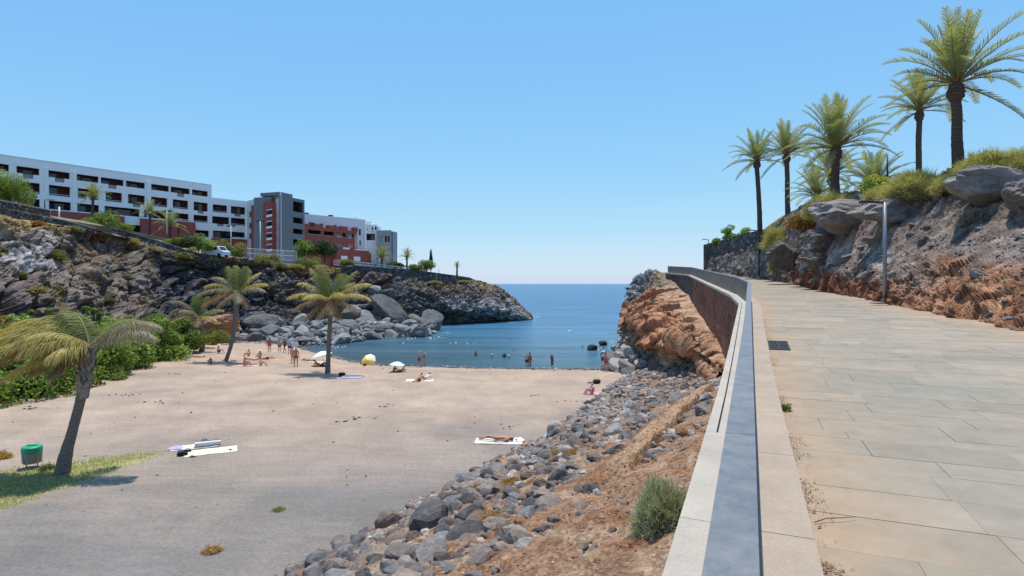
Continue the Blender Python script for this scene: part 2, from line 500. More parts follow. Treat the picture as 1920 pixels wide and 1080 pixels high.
def leafmat(name, trans=0.35, rough=0.55):
    k = NT(name, rough, 0.3)
    c = k.attr()
    dif = k.b; tr = k.n('ShaderNodeBsdfTranslucent'); mx = k.n('ShaderNodeMixShader')
    k.put(dif.inputs['Base Color'], c)
    k.put(tr.inputs['Color'], k.mix(1.0, c, (1.5, 1.55, 0.7), 'MULTIPLY'))
    mx.inputs[0].default_value = trans
    out = [n for n in k.t.nodes if n.type == 'OUTPUT_MATERIAL'][0]
    k.t.links.new(dif.outputs[0], mx.inputs[1]); k.t.links.new(tr.outputs[0], mx.inputs[2])
    k.t.links.new(mx.outputs[0], out.inputs['Surface'])
    return k.m
M['leaf'] = leafmat('leaf')
M['blade'] = leafmat('dry_blade', 0.25, 0.8)

def trunkmat(name, c0, c1, rings=9.0):
    k = NT(name, 0.95, 0.1); p = k.obj()
    z = k.sep(p)[2]
    w = k.n('ShaderNodeTexWave'); w.wave_type = 'BANDS'; w.bands_direction = 'Z'
    k.put(w.inputs['Vector'], p); w.inputs['Scale'].default_value = rings * 0.16
    w.inputs['Distortion'].default_value = 6.0; w.inputs['Detail'].default_value = 3; w.inputs['Detail Scale'].default_value = 2.0
    f = k.math('MULTIPLY', w.outputs['Fac'], k.math('ADD', k.noise(p, 4, 5, 0.7), 0.35))
    c = k.mix(f, c0, c1)
    return k.done(c, k.bump(w.outputs['Fac'], 0.8, 0.04))
M['trunk_coco'] = trunkmat('ringed_palm_bark', (0.15, 0.13, 0.112), (0.29, 0.25, 0.215), 24)
M['trunk_date'] = trunkmat('dark_palm_bark', (0.075, 0.056, 0.045), (0.15, 0.112, 0.09), 16)
plain('fibre', (0.27, 0.23, 0.195), 0.95, 0.1, var=0.4, scale=6, bump=0.8, bscale=20, bdist=0.03)
plain('bark', (0.13, 0.10, 0.08), 0.95, 0.1, var=0.3)
plain('galv', (0.27, 0.28, 0.30), 0.5, 0.5, 0.5, var=0.08)
plain('dark_metal', (0.035, 0.035, 0.04), 0.5, 0.4, 0.3)
plain('white_metal', (0.75, 0.76, 0.76), 0.5, 0.4)
plain('van_white', (0.78, 0.79, 0.80), 0.3, 0.5, var=0.03)
plain('tyre', (0.02, 0.02, 0.02), 0.9, 0.2)
plain('bin_green', (0.02, 0.30, 0.16), 0.45, 0.4, var=0.1)
plain('bin_grey', (0.30, 0.25, 0.21), 0.8, 0.2, var=0.15)
plain('umb_white', (0.80, 0.83, 0.84), 0.8, 0.1, var=0.04)
plain('umb_yellow', (0.85, 0.55, 0.12), 0.8, 0.1, var=0.05)
plain('umb_cream', (0.80, 0.74, 0.52), 0.8, 0.1, var=0.05)
plain('umb_blue', (0.62, 0.76, 0.80), 0.8, 0.1, var=0.05)
for nm, c in dict(towel_white=(0.64, 0.62, 0.57), towel_lime=(0.70, 0.76, 0.48), towel_blue=(0.36, 0.42, 0.75), towel_pink=(0.75, 0.36, 0.33),
                  towel_cream=(0.75, 0.66, 0.48), cloth_black=(0.025, 0.025, 0.03), cloth_red=(0.45, 0.06, 0.07), cloth_pink=(0.72, 0.32, 0.42),
                  cloth_rust=(0.42, 0.10, 0.06), cloth_white=(0.78, 0.78, 0.78), cloth_purple=(0.30, 0.10, 0.22), cloth_navy=(0.04, 0.06, 0.16), cloth_olive=(0.12, 0.11, 0.06),
                  cloth_orange=(0.8, 0.42, 0.12), cloth_lilac=(0.45, 0.40, 0.60), hat_straw=(0.62, 0.52, 0.36),
                  hair_dark=(0.02, 0.015, 0.012), hair_brown=(0.09, 0.05, 0.03), hair_grey=(0.45, 0.43, 0.41), hair_blond=(0.40, 0.27, 0.12)).items():
    plain(nm, c, 0.9, 0.1, var=0.12, scale=9)
for nm, c in dict(skin_tan=(0.42, 0.20, 0.12), skin_light=(0.60, 0.36, 0.26), skin_deep=(0.28, 0.13, 0.08)).items():
    plain(nm, c, 0.55, 0.35, var=0.06)
# folded picnic cloth print
k = NT('patterned_cloth', 0.9, 0.1); p = k.obj()
M['towel_print'] = k.done(k.ramp(k.voro(p, 7.0, 'F1', 'Distance'), [(0.25, (0.10, 0.16, 0.20)), (0.33, (0.75, 0.76, 0.76)), (0.5, (0.78, 0.78, 0.75))]))
# ================================================================== TERRAIN
YSH_X = [-60, -35, -27, -19.7, -15.4, -3.3, 8, 14, 40]
YSH_Y = [86, 84, 73.5, 64.5, 60, 57.2, 56.4, 57, 58]
def ysh(x): return np.interp(x, YSH_X, YSH_Y)
def beach_z(x, y):
    x = np.asarray(x, float); y = np.asarray(y, float)
    D = ysh(x) - y
    return np.where(D > 0, 1.35 * (1 - np.exp(-np.maximum(D, 0) / 16.0)), np.maximum(D * 0.07, -3.0))
def bz(x, y): return float(beach_z(x, y))

def turf_mask(x, y, z):
    px = 960 + x / y * F; py = 532 - (z - CAMZ) / y * F
    w = 7 * perlin(np.stack([x, y, 0 * x], -1) * 0.9, 5) + 5 * perlin(np.stack([x, y, 0 * x], -1) * 3, 6)
    up = 884 - 0.13 * px + w; lo = 957 - 0.33 * px + w
    return smooth(-6, 10, py - up) * smooth(-4, 12, lo - py) * smooth(330, 270, px)

xs = np.arange(-80, 30.01, 0.35); ys = np.concatenate([np.arange(2, 40, 0.22), np.arange(40, 112, 0.4)])
X, Y = np.meshgrid(xs, ys)
Z = beach_z(X, Y)
P3 = np.stack([X, Y, 0 * X], -1)
Z = Z + (0.035 * fbm(P3 * 0.8, 4, 3) + 0.05 * perlin(P3 * 0.23, 9)) * smooth(-2, 4, ysh(X) - Y)
Dsh = ysh(X) - Y + 0.9 * perlin(P3 * 0.35, 12)
col = np.zeros(X.shape + (3,))
col[..., 1] = turf_mask(X, Y, Z)
col[..., 2] = smooth(1.6, -0.3, Dsh) * 0.9
G = np.stack([X, Y, Z], -1)
tag(link('beach', mesh_np('beach', G.reshape(-1, 3), grid_faces(*X.shape), M['sand'], col.reshape(-1, 3), True)), kind='structure')
# sea bed / ground far below everything, out to the horizon
b = MB(); b.add([(-20000, -3000, -3.4), (20000, -3000, -3.4), (20000, 30000, -3.4), (-20000, 30000, -3.4)], [(0, 1, 2, 3)])
tag(b.build('ground', M['grout']), kind='structure')
b = MB()
b.add([(-20000, 45, 0), (20000, 45, 0), (20000, 30000, 0), (-20000, 30000, 0)], [(0, 1, 2, 3)])
tag(b.build('water', M['sea']), kind='structure')

# ---- rock displacement: blocks, ledges, cracks
def rock_disp(p, blocky=1.0, ledge=1.0, rough=1.0, seed=0, sc=1.0):
    w = np.stack([perlin(p * 0.21 + 9, seed), perlin(p * 0.21 + 31, seed), perlin(p * 0.21 + 57, seed)], -1) * 1.6
    q = p + w
    f1, f2, r = cells((q @ np.array([[1, 0, .12], [0, 1, -.25], [0, 0, 1.]])) * np.array([0.085, 0.12, 0.46]) * sc, seed + 3)
    d = ledge * ((r - 0.5) * 2.4 - 0.9 * np.exp(-((f2 - f1) / 0.10) ** 2))
    f1, f2, r = cells(q * np.array([0.55, 0.55, 0.8]) * sc, seed + 8)
    d = d + blocky * ((r - 0.5) * 0.8 + 0.35 * (0.6 - f1) - 0.45 * np.exp(-((f2 - f1) / 0.12) ** 2))
    fv, fe = facets(q * np.array([0.42, 0.42, 0.75]) * sc, seed + 21); d = d + 0.55 * fv * blocky
    fv, fe = facets(q * np.array([1.1, 1.1, 1.7]) * sc, seed + 31); d = d + 0.28 * fv - .12 * np.exp(-(fe / .1) ** 2)
    d = d + rough * (0.30 * ridged(q * 0.5, 3, seed + 1) + 0.14 * fbm(p * 1.9, 2, seed + 2))
    return d

def loft_terrain(name, ctrl, nu, nv, dispfn, tintfn, mat, kind='structure', flat=True):
    c = np.asarray(ctrl, float)                 # [column][row][3]
    # spread the samples evenly over what a viewer near the promenade sees
    dep = np.linalg.norm(c - np.array([0, 0, CAMZ]), axis=2)
    def even(seg, n):
        seg = seg + 0.15 * seg.mean(); cum = np.concatenate([[0], np.cumsum(seg)]); return np.interp(np.linspace(0, cum[-1], n), cum, np.arange(len(cum)))
    lu = (np.linalg.norm(np.diff(c, axis=0), axis=2) / (dep[1:] + dep[:-1])).mean(1)
    lv = (np.linalg.norm(np.diff(c, axis=1), axis=2) / (dep[:, 1:] + dep[:, :-1])).mean(0)
    tu, tv = even(lu, nu), even(lv, nv)
    g = catmull(c, nu, tu)                      # along columns
    g = catmull(np.swapaxes(g, 0, 1), nv, tv)   # (nv, nu, 3)
    n = blur(grid_normals(g), 6); n /= np.linalg.norm(n, axis=2)[..., None] + 1e-9
    uu = (tu / (c.shape[0] - 1))[None, :] * np.ones((nv, 1)); vv = (tv / (c.shape[1] - 1))[:, None] * np.ones((1, nu))
    d, n2 = dispfn(g, n, uu, vv)
    g2 = g + n2 * d[..., None]
    col = tintfn(g2, uu, vv, d)
    me = mesh_np(name, g2.reshape(-1, 3), grid_faces(nv, nu), mat, col.reshape(-1, 3), not flat)
    o = tag(link(name, me), kind=kind)
    return o, g2

def lerp3(a, b, t): return a + (b - a) * t[..., None]
def C3(*c): return np.array(c, float)

# ------------------------------------------------ left cliff and headland
LC = [
    (-420, [(330, 50), (360, 46), (430, 42), (520, 37), (640, 31), (800, 29)]),
    (-200, [(395, 54), (430, 51), (480, 47), (560, 42), (735, 37), (800, 35)]),
    (0,   [(412, 62), (450, 59), (500, 55), (570, 50), (712, 44), (760, 42)]),
    (100, [(428, 70), (458, 67), (510, 63), (572, 58), (694, 49.5), (730, 48)]),
    (200, [(446, 81), (478, 78), (520, 74), (575, 69), (668, 58), (705, 56)]),
    (280, [(464, 89), (486, 88), (525, 85), (575, 80), (652, 66), (680, 64)]),
    (350, [(477, 96), (489, 95.5), (545, 93), (578, 90), (645, 75), (670, 73)]),
    (420, [(487, 102), (500, 101), (550, 99), (592, 95), (640, 82), (660, 80)]),
    (500, [(494, 106), (510, 104.5), (550, 102), (592, 98), (638, 87), (655, 85)]),
    (600, [(503, 111), (522, 108.5), (552, 105), (590, 102), (634, 93), (645, 91)]),
    (700, [(514, 117), (531, 114.5), (562, 112), (592, 110), (624, 101), (640, 98)]),
    (780, [(522, 122), (536, 119.5), (566, 116.5), (594, 115), (617, 112), (630, 109)]),
    (840, [(526, 127), (545, 121.5), (574, 115.5), (594, 120), (615, 121), (628, 118)]),
    (880, [(523, 131), (545, 124.5), (578, 118.5), (598, 123), (611, 124), (622, 121)]),
    (930, [(537, 134), (553, 128), (580, 122.5), (597, 127), (609, 129), (618, 126)]),
    (965, [(560, 137), (572, 132), (587, 128), (600, 130), (608, 131), (615, 128)]),
    (997, [(593, 138), (596, 136), (600, 134), (605, 134), (609, 134), (613, 132)]),
    (1003, [(600, 150), (602, 146), (604, 143), (607, 142), (611, 140), (613, 138)]),
]
ctrl = []
for px, rows in LC:
    r = [pt(px, y, Yd) for y, Yd in rows]
    back = r[0] + Vector((0, 9, 0.2 if px < 890 else -2.5))
    ctrl.append([back] + r)
pxs_lc = np.array([c[0] for c in LC], float)
def lc_px(uu): return np.interp(uu * (len(pxs_lc) - 1), np.arange(len(pxs_lc)), pxs_lc)
def lc_disp(g, n, uu, vv):
    px = lc_px(uu); hd__ = smooth(640, 820, px)
    d = rock_disp(g, 0.62, 1.35, 1.0, 11) * (1 - hd__) + hd__ * (0.75 * rock_disp(g, 1.0, .7, 1.1, 13, 1.5))
    am = smooth(0.10, 0.24, vv) * smooth(1.0, 0.86, vv) * 0.9 + 0.12
    am = am * np.interp(px, [-400, 200, 300, 700, 850, 960, 1000], [0.75, 0.8, 1.0, 1.0, 0.8, 0.55, 0.2])
    # ledges push out sideways, so that the ones above shade the ones below
    n2 = n.copy(); n2[..., 2] *= 0.55; n2 /= np.linalg.norm(n2, axis=2)[..., None]
    s = np.sign((n2 * np.array([0.35, -1, 0.25])).sum(-1)); n2 = n2 * s[..., None]
    saw = g[..., 2] * 0.42 + 0.06 * g[..., 0] + 1.3 * perlin(g * 0.13, 77) + 0.5 * perlin(g * 0.4, 78)
    saw = saw - np.floor(saw)
    d = d + 1.1 * (saw ** 1.6 - 0.45) * smooth(-0.3, 0.4, perlin(g * 0.09 + 5, 79))
    return d * am, n2
def lc_tint(g, uu, vv, d):
    px = lc_px(uu)
    n1 = fbm(g * 0.11, 4, 21); n2 = fbm(g * 0.35, 4, 22); n3 = fbm(g * 0.06 + 4, 3, 23)
    base = np.ones(g.shape) * C3(0.185, 0.15, 0.13)
    base = lerp3(base, C3(0.25, 0.205, 0.175), smooth(-0.1, 0.5, n2))
    base = lerp3(base, C3(0.10, 0.10, 0.11), smooth(235, 300, px) * smooth(620, 430, px) * smooth(0.2, 0.34, vv))
    base = lerp3(base, C3(0.155, 0.15, 0.15), smooth(520, 700, px) * smooth(0.3, 0.45, vv))
    base = lerp3(base, C3(0.15, 0.118, 0.098), smooth(560, 720, px) * smooth(0.42, 0.28, vv + 0.08 * n2))
    base = lerp3(base, C3(0.33, 0.32, 0.315), smooth(820, 860, px) * smooth(0.36, 0.46, vv + 0.06 * n2) * smooth(-0.5, 0.2, n2))
    # lichen-white and ashy patch at the far left
    wl = smooth(115, 50, px) * smooth(0.2, 0.3, vv) * smooth(0.56, 0.46, vv) * smooth(-0.25, 0.15, n2)
    base = lerp3(base, C3(0.45, 0.44, 0.45), wl)
    base = lerp3(base, C3(0.30, 0.29, 0.285), 0.6 * smooth(0.22, 0.5, n1) * smooth(250, 600, px))
    # dry grass and rust coloured soil, in patches near the top
    base = lerp3(base, C3(0.33, 0.235, 0.11), smooth(0.05, 0.35, n3 + 0.3 * n2) * smooth(0.38, 0.22, vv) * smooth(960, 880, px))
    base = lerp3(base, C3(0.30, 0.16, 0.09), 0.8 * smooth(0.25, 0.5, n2 - 0.4 * n3) * smooth(0.5, 0.3, vv) * smooth(400, 250, px))
    base = base * C3(1.04, 0.99, 0.95) * (0.84 + 0.6 * np.clip(fbm(g * 1.1, 3, 25), -.8, 1.0))[..., None]
    # tide mark: a pale band right above the water
    base = lerp3(base, C3(0.27, 0.23, 0.19), smooth(0.9, 0.3, g[..., 2]) * smooth(700, 830, px))
    base = lerp3(base, C3(0.055, 0.05, 0.04), smooth(0.35, 0.0, g[..., 2]) * smooth(500, 600, px))
    return base
cliff, LCG = loft_terrain('cliff', ctrl, 1000, 195, lc_disp, lc_tint, M['rock'])

# plateau behind the left walls
b = []
for (px, py, Yd) in [(-420, 300, 45), (-120, 352, 54), (0, 374, 62), (94, 395, 70), (180, 420, 81), (333, 466, 96), (470, 488, 106), (557, 499, 110), (669, 502, 116), (794, 512, 123), (884, 524, 131)]:
    p = pt(px, py, Yd); z = p.z - 0.9
    b.append([(p.x, p.y + 0.4, z), (p.x - 3, p.y + 16, z + 0.3), (p.x - 12, p.y + 60, max(z, 11.5)), (p.x - 40, 330, 10.0)])
g = np.swapaxes(np.array(b), 0, 1)
tag(link('terrace', mesh_np('terrace', g.reshape(-1, 3), grid_faces(4, len(b)), M['earth'], np.tile(C3(0.25, 0.20, 0.14), (g.shape[0] * g.shape[1], 1)))), kind='structure')

# ================================================================== PATH GEOMETRY
PV = np.array([(-1.703, -4.0), (9.92, 23.3), (11.6, 28.6), (20.9, 65.0), (21.5, 77.0)])
_seg = np.diff(PV, axis=0); _len = np.linalg.norm(_seg, axis=1); _dir = _seg / _len[:, None]
PS = np.concatenate([[0], np.cumsum(_len)])
_rt = np.stack([_dir[:, 1], -_dir[:, 0]], 1)
_mit = [_rt[0]]
for i in range(1, len(_rt)):
    m = _rt[i - 1] + _rt[i]; m /= np.linalg.norm(m); _mit.append(m / (m @ _rt[i]))
_mit.append(_rt[-1]); PM = np.array(_mit)
def pos(s, t, dz=0.0):
    """path coordinates: s metres along the parapet, t metres to the right of it"""
    x = np.interp(s, PS, PV[:, 0]) + t * np.interp(s, PS, PM[:, 0])
    y0 = np.interp(s, PS, PV[:, 1]); y = y0 + t * np.interp(s, PS, PM[:, 1])
    return (float(x), float(y), float(np.interp(y0, [-4, 8.5, 12, 23.3, 28.6, 65, 77], [-1.63, -1.63, -1.50, -0.88, -0.62, 0.97, 1.48]) + CAMZ + dz))
def s_of_y(y): return float(np.interp(y, PV[:, 1], PS))
def stations(step, s0, s1, jitter=0.0):
    st = [s0]; rr = random.Random(3)
    while st[-1] < s1 - step * 0.6:
        st.append(st[-1] + step * (1 + rr.uniform(-jitter, jitter)))
    st[-1] = s1
    for v in PS[1:-1]:
        if s0 < v < s1:
            i = min(range(len(st)), key=lambda i: abs(st[i] - v)); st[i] = v
    return st
def slab(b, s0, s1, t0, t1, z0, z1, gap=0.004, col=None):
    s0 += gap; s1 -= gap
    b.hexa([pos(s0, t0, z0), pos(s0, t1, z0), pos(s1, t1, z0), pos(s1, t0, z0), pos(s0, t0, z1), pos(s0, t1, z1), pos(s1, t1, z1), pos(s1, t0, z1)], col)
def centred(b, name, mat, parent, share=None):
    """a mesh whose origin is at its own middle"""
    v = np.concatenate(b.v); c = (v.min(0) + v.max(0)) / 2
    b.v = [x - c for x in b.v]
    return link(name, b.mesh(name, mat), parent, tuple(c))

S_END = PS[-1]
S_NEAR = s_of_y(-3.0)
# ------------------------------------------------ walkway
walk = tag(link('walkway', None), kind='structure')
b = MB()
st = stations(2.0, S_NEAR, S_END)
for a, c in zip(st[:-1], st[1:]):
    slab(b, a, c, 0.36, 8.5, -0.30, -0.022, 0.0)
bb = b.build('joint_bed', M['grout'], walk)
rr = random.Random(11)
def wlim(s):
    y = np.interp(s, PS, PV[:, 1]); return float(np.interp(y, [-3, 14, 20, 26, 40, 77], [7.6, 7.4, 6.6, 6.0, 6.2, 7.0]))
tiles = []
s = S_NEAR
GREY = [(0.272, 0.238, 0.184), (0.295, 0.256, 0.196), (0.283, 0.246, 0.19), (0.308, 0.265, 0.202)]
TAN = [(0.335, 0.28, 0.212), (0.32, 0.27, 0.208), (0.345, 0.283, 0.21)]
while s < S_END - 0.5:
    h = rr.choice([0.6, 0.6, 0.45, 0.45, 0.6, 0.3])
    for v in PS[1:-1]:
        if s < v < s + h + 0.15: h = v - s
    t = 0.36; L0 = rr.uniform(0.35, 1.2); first = True; lim = wlim(s)
    rowc = rr.random()
    while t < lim:
        L = L0 if first else rr.choice([1.2, 1.2, 0.9, 1.5]); first = False
        t1 = min(t + L, lim + 0.2)
        base = rr.choice(GREY) if rr.random() < (0.9 if rowc > 0.35 else 0.35) else rr.choice(TAN)
        f = 0.9 * rr.uniform(0.92, 1.08)
        tiles.append((s, s + h, t, t1, tuple(x * f for x in base)))
        t = t1
    s += h
def dust_at(t, lim): return max(0.0, 1 - (t - .36) / 0.75) ** 1.5 * .9 + max(0.0, 1 - (lim - t) / 1.3) * .8
def add_dust(me, vals):
    a = me.attributes.new('dust', 'FLOAT', 'POINT'); a.data.foreach_set('value', np.array(vals, np.float32))
def seen_area(q):
    x, y, z = pos((q[0] + q[1]) / 2, (q[2] + q[3]) / 2)
    if y < 2.0: return -1
    px = 960 + x / y * F; py = 532 - (z - CAMZ) / y * F
    if not (-80 < px < 2000 and py < 1160): return -1
    return (q[1] - q[0]) * (q[3] - q[2]) / y ** 3
tiles.sort(key=seen_area, reverse=True)
for q in tiles[:300]:
    b = MB(); j = rr.uniform(-0.002, 0.002)
    slab2 = [pos(q[0] + .0022, q[2] + .0022, -.06), pos(q[0] + .0022, q[3] - .0022, -.06), pos(q[1] - .0022, q[3] - .0022, -.06), pos(q[1] - .0022, q[2] + .0022, -.06)]
    b.hexa(slab2 + [(x, y, z + .06 + j) for x, y, z in slab2])
    o = centred(b, 'paving_stone', M['paving'], walk); o.color = q[4] + (1,)
    d0, d1_ = dust_at(q[2], wlim(q[0]) - .8), dust_at(q[3], wlim(q[0]) - .8); add_dust(o.data, [d0, d1_, d1_, d0] * 2)
b = MB(); dl = []
for q in tiles[300:]:
    slab(b, q[0], q[1], q[2], q[3], -.06, 0.0, 0.0022, q[4])
    d0, d1_ = dust_at(q[2], wlim(q[0]) - .8), dust_at(q[3], wlim(q[0]) - .8); dl += [d0, d1_, d1_, d0] * 2
o = tag(b.build('distant_paving', M['paving_far'], walk), kind='stuff'); add_dust(o.data, dl)

# ------------------------------------------------ kerb along the parapet
kerb = tag(link('kerb', None), kind='structure')
for a, c in zip(stations(1.75, S_NEAR, S_END)[:-1], stations(1.75, S_NEAR, S_END)[1:]):
    b = MB(); slab(b, a, c, 0.0, 0.35, -0.25, 0.12, 0.004)
    centred(b, 'kerb_stone', M['kerb'], kerb)

# ------------------------------------------------ parapet wall
par = empty('parapet_wall', pos(0, 0, -0.3), 'long parapet wall of the promenade with pale coping, solid panels and a metal rail', 'parapet wall')
par_off = np.array(par.location)
def pbuild(b, name, mat):
    v = np.concatenate(b.v); c = (v.min(0) + v.max(0)) / 2
    b.v = [x - c for x in b.v]
    return link(name, b.mesh(name, mat), par, tuple(c - par_off))
st = stations(2.4, S_NEAR, S_END)
groove0 = s_of_y(5.3)
for a, c in zip(st[:-1], st[1:]):
    b = MB()
    if a > groove0 - 1.0:
        slab(b, a, c, -0.44, -0.335, -0.09, 0.05, 0.003)
        slab(b, a, c, -0.335, -0.315, -0.09, 0.012, 0.003)
        slab(b, a, c, -0.315, -0.085, -0.09, 0.05, 0.003)
    else:
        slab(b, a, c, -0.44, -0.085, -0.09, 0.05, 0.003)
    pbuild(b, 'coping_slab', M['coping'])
    if a > groove0 - 1.0:
        b = MB(); slab(b, a, c, -0.3348, -0.3152, 0.013, 0.016, 0.02); pbuild(b, 'light_slot', M['dark_metal'])
st = stations(3.0, S_NEAR, S_END)
for a, c in zip(st[:-1], st[1:]):
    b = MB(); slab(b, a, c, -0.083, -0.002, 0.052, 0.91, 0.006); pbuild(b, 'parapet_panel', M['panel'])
    b = MB(); slab(b, a, c, -0.105, 0.02, 0.905, 0.95, 0.003)
    pbuild(b, 'rail_cap', M['rail'])
# masonry face under the coping
def facing(y0, y1, name, mat, low):
    g = []; st = [s for s in np.linspace(s_of_y(y0), s_of_y(y1), 60)]
    for v in PS[1:-1]:
        i = int(np.argmin([abs(s - v) for s in st]));
        if 0 < i < len(st) - 1: st[i] = v
    b = MB()
    for a, c in zip(st[:-1], st[1:]): slab(b, a, c, -0.40, -0.02, low, -0.09, 0.0)
    return pbuild(b, name, mat)
facing(-3, 57.5, 'masonry_face', M['stone_red'], -5.5)
facing(57.55, 77, 'masonry_face', M['stone_grey'], -4.5)

# ------------------------------------------------ embankment between the beach and the wall
def xb(y): return np.interp(y, [0, 8, 14, 22.3, 26.5, 35.5, 50, 60], [-12.5, -8.6, -5.8, -1.6, 1.0, 4.6, 9.9, 12.5])
def xw(y): return np.interp(y, PV[:, 1], PV[:, 0]) - 0.40
def emb_z(x, y, want=False):
    x = np.asarray(x, float); y = np.asarray(y, float)
    u = np.clip((x - xb(y)) / (xw(y) - xb(y)), -0.2, 1.1)
    zb = beach_z(xb(y), y) - 0.15
    zw = np.interp(y, [0, 8, 20, 30, 38, 46, 56], [5.1, 4.9, 4.6, 4.3, 4.2, 4.0, 3.0])
    prof = np.interp(u, [-0.2, 0, 0.15, 0.4, 0.62, 0.8, 1.0, 1.1], [-0.3, 0, 0.22, 0.48, 0.63, 0.78, 1.0, 1.02])
    far = np.interp(u, [-0.2, 0, 0.2, 0.55, 0.8, 1.0, 1.1], [-0.3, 0, 0.16, 0.36, 0.55, 0.95, 1.0])
    k = smooth(20, 34, y)
    z = zb + (zw - zb) * (prof * (1 - k) + far * k)
    # low earth ledge in front of the wall
    a = np.array([2.6, 14.0]); c = np.array([8.3, 24.5]); dv = c - a; L = np.linalg.norm(dv); dv /= L
    rx = x - a[0]; ry = y - a[1]; al = rx * dv[0] + ry * dv[1]; ac = rx * dv[1] - ry * dv[0]
    led = smooth(-0.9, -0.2, ac) * smooth(0.42, 0.30, ac) * smooth(-0.6, 0.6, al) * smooth(L + 3, L, al)
    return (z + 0.30 * led, led) if want else z + 0.30 * led
def ez(x, y): return float(emb_z(x, y))
nyv, nuv = 330, 170
yy = np.linspace(3.5, 50, nyv); u = np.linspace(-0.05, 1.03, nuv)
YY = yy[:, None] * np.ones((1, nuv)); XX = xb(YY) + (xw(YY) - xb(YY)) * u[None, :]
ZZ, LED = emb_z(XX, YY, True); PP = np.stack([XX, YY, ZZ], -1)
ZZ = ZZ + 0.13 * fbm(PP * np.array([1.1, 1.1, 0]), 4, 41) + 0.05 * ridged(PP * 2.5, 3, 43)
n1 = fbm(PP * 0.6, 4, 44)
colr = np.ones(PP.shape) * C3(0.285, 0.165, 0.10)
colr = lerp3(colr, C3(0.36, 0.245, 0.16), smooth(-0.1, 0.45, n1))
colr = lerp3(colr, C3(0.255, 0.125, 0.065), smooth(0.05, 0.5, fbm(PP * 0.9 + 7, 3, 45)))
colr = lerp3(colr, C3(0.30, 0.26, 0.22), 0.7 * smooth(0.45, 0.15, u)[None, :] * np.ones(YY.shape))
colr = lerp3(colr, C3(0.37, 0.235, 0.142), smooth(.35, .7, LED + .25 * n1))
tag(link('embankment', mesh_np('embankment', np.stack([XX, YY, ZZ], -1).reshape(-1, 3), grid_faces(nyv, nuv), M['earth'], colr.reshape(-1, 3))), kind='structure')

# ------------------------------------------------ right headland under the wall
def wallfoot(y, px=None):
    z = float(np.interp(y, [27, 32, 38, 52, 65, 72, 77], [-4.3, -4.0, -3.4, -2.4, -1.4, 0.3, 0.75]))
    return Vector((float(xw(y)) + 0.3, y, CAMZ + z))
HC = [
    (wallfoot(26), pt(1352, 705, 28), pt(1335, 760, 28.5)),
    (wallfoot(31), pt(1325, 690, 33), pt(1305, 738, 34)),
    (wallfoot(34.5), pt(1312, 655, 35.5), pt(1296, 727, 35.5)),
    (wallfoot(37), pt(1270, 634, 39), pt(1284, 724, 40)),
    (wallfoot(42), pt(1240, 632, 43), pt(1240, 704, 43.5)),
    (wallfoot(49), pt(1212, 622, 50), pt(1222, 690, 49)),
    (wallfoot(55), pt(1196, 606, 56), pt(1192, 676, 55)),
    (wallfoot(61), pt(1178, 598, 62), pt(1178, 666, 60)),
    (wallfoot(67), pt(1168, 590, 68), pt(1163, 650, 69)),
    (wallfoot(72), pt(1186, 566, 72), pt(1168, 628, 76)),
    (wallfoot(76), pt(1183, 543, 77), pt(1173, 606, 80)),
    (pt(1258, 513, 84), pt(1196, 528, 84), pt(1184, 582, 88)),
    (pt(1250, 530, 96), pt(1210, 545, 95), pt(1200, 590, 98)),
]
ctrl = []
for k, (w, r, bs) in enumerate(HC):
    w = Vector(w); r = Vector(r); bs = Vector(bs)
    m = w.lerp(r, 0.5) + Vector((0, 0, 0.25 if k < 9 else 0.5))
    inn = Vector((2.1, 1.5, 0)) if 2 <= k < 9 else Vector((0.2, 0.1, 0))
    alt = 0.55 + 0.45 * math.cos(k * 2.1)
    ctrl.append([w + Vector((0.5, 0, 0.1)), w, m, r + Vector((.25, .1, .22)), r + Vector((-.15, -.15, -.15)), r.lerp(bs, 0.22) + inn * .75 * alt, r.lerp(bs, 0.62) + inn * alt, bs + inn * .8 * alt, bs + Vector((-0.3, -0.2, -2.0))])
def hd(g, n, uu, vv):
    p = g
    f1, f2, r = cells(p * 0.38, 61)
    fa, ea = facets(p * np.array([.34, .34, .42]), 161); fb, eb = facets(p * np.array([.95, .95, 1.2]), 171); fc, ec = facets(p * 2.6, 181)
    d = 0.95 * fa + 0.24 * fb + 0.04 * fc - .10 * np.exp(-(eb / .1) ** 2) + 0.08 * ridged(p * 0.4, 3, 62) + 0.06 * fbm(p * 1.7, 2, 63) + 0.02 * perlin(p * 6, 65) + 0.10 * perlin(p * np.array([.3, .3, 3.2]), 67) - 0.22 * np.exp(-((f2 - f1) / 0.08) ** 2)
    # hollows in the near lump
    f1, f2, r = cells(p * 0.75 + 3, 64)
    d = d - 0.22 * smooth(0.32, 0.12, f1) * smooth(0.35, 0.5, r)
    dark = smooth(0.70, 0.80, uu)
    d = d * (1 - dark) + dark * rock_disp(g, 1.1, 0.7, 1.0, 66, 1.3) * 0.75
    n2 = n.copy(); s = np.sign((n2 * np.array([-0.6, -1, 0.5])).sum(-1)); n2 = n2 * s[..., None]
    return d * (smooth(0.12, 0.3, vv) * 0.95 + 0.05), n2
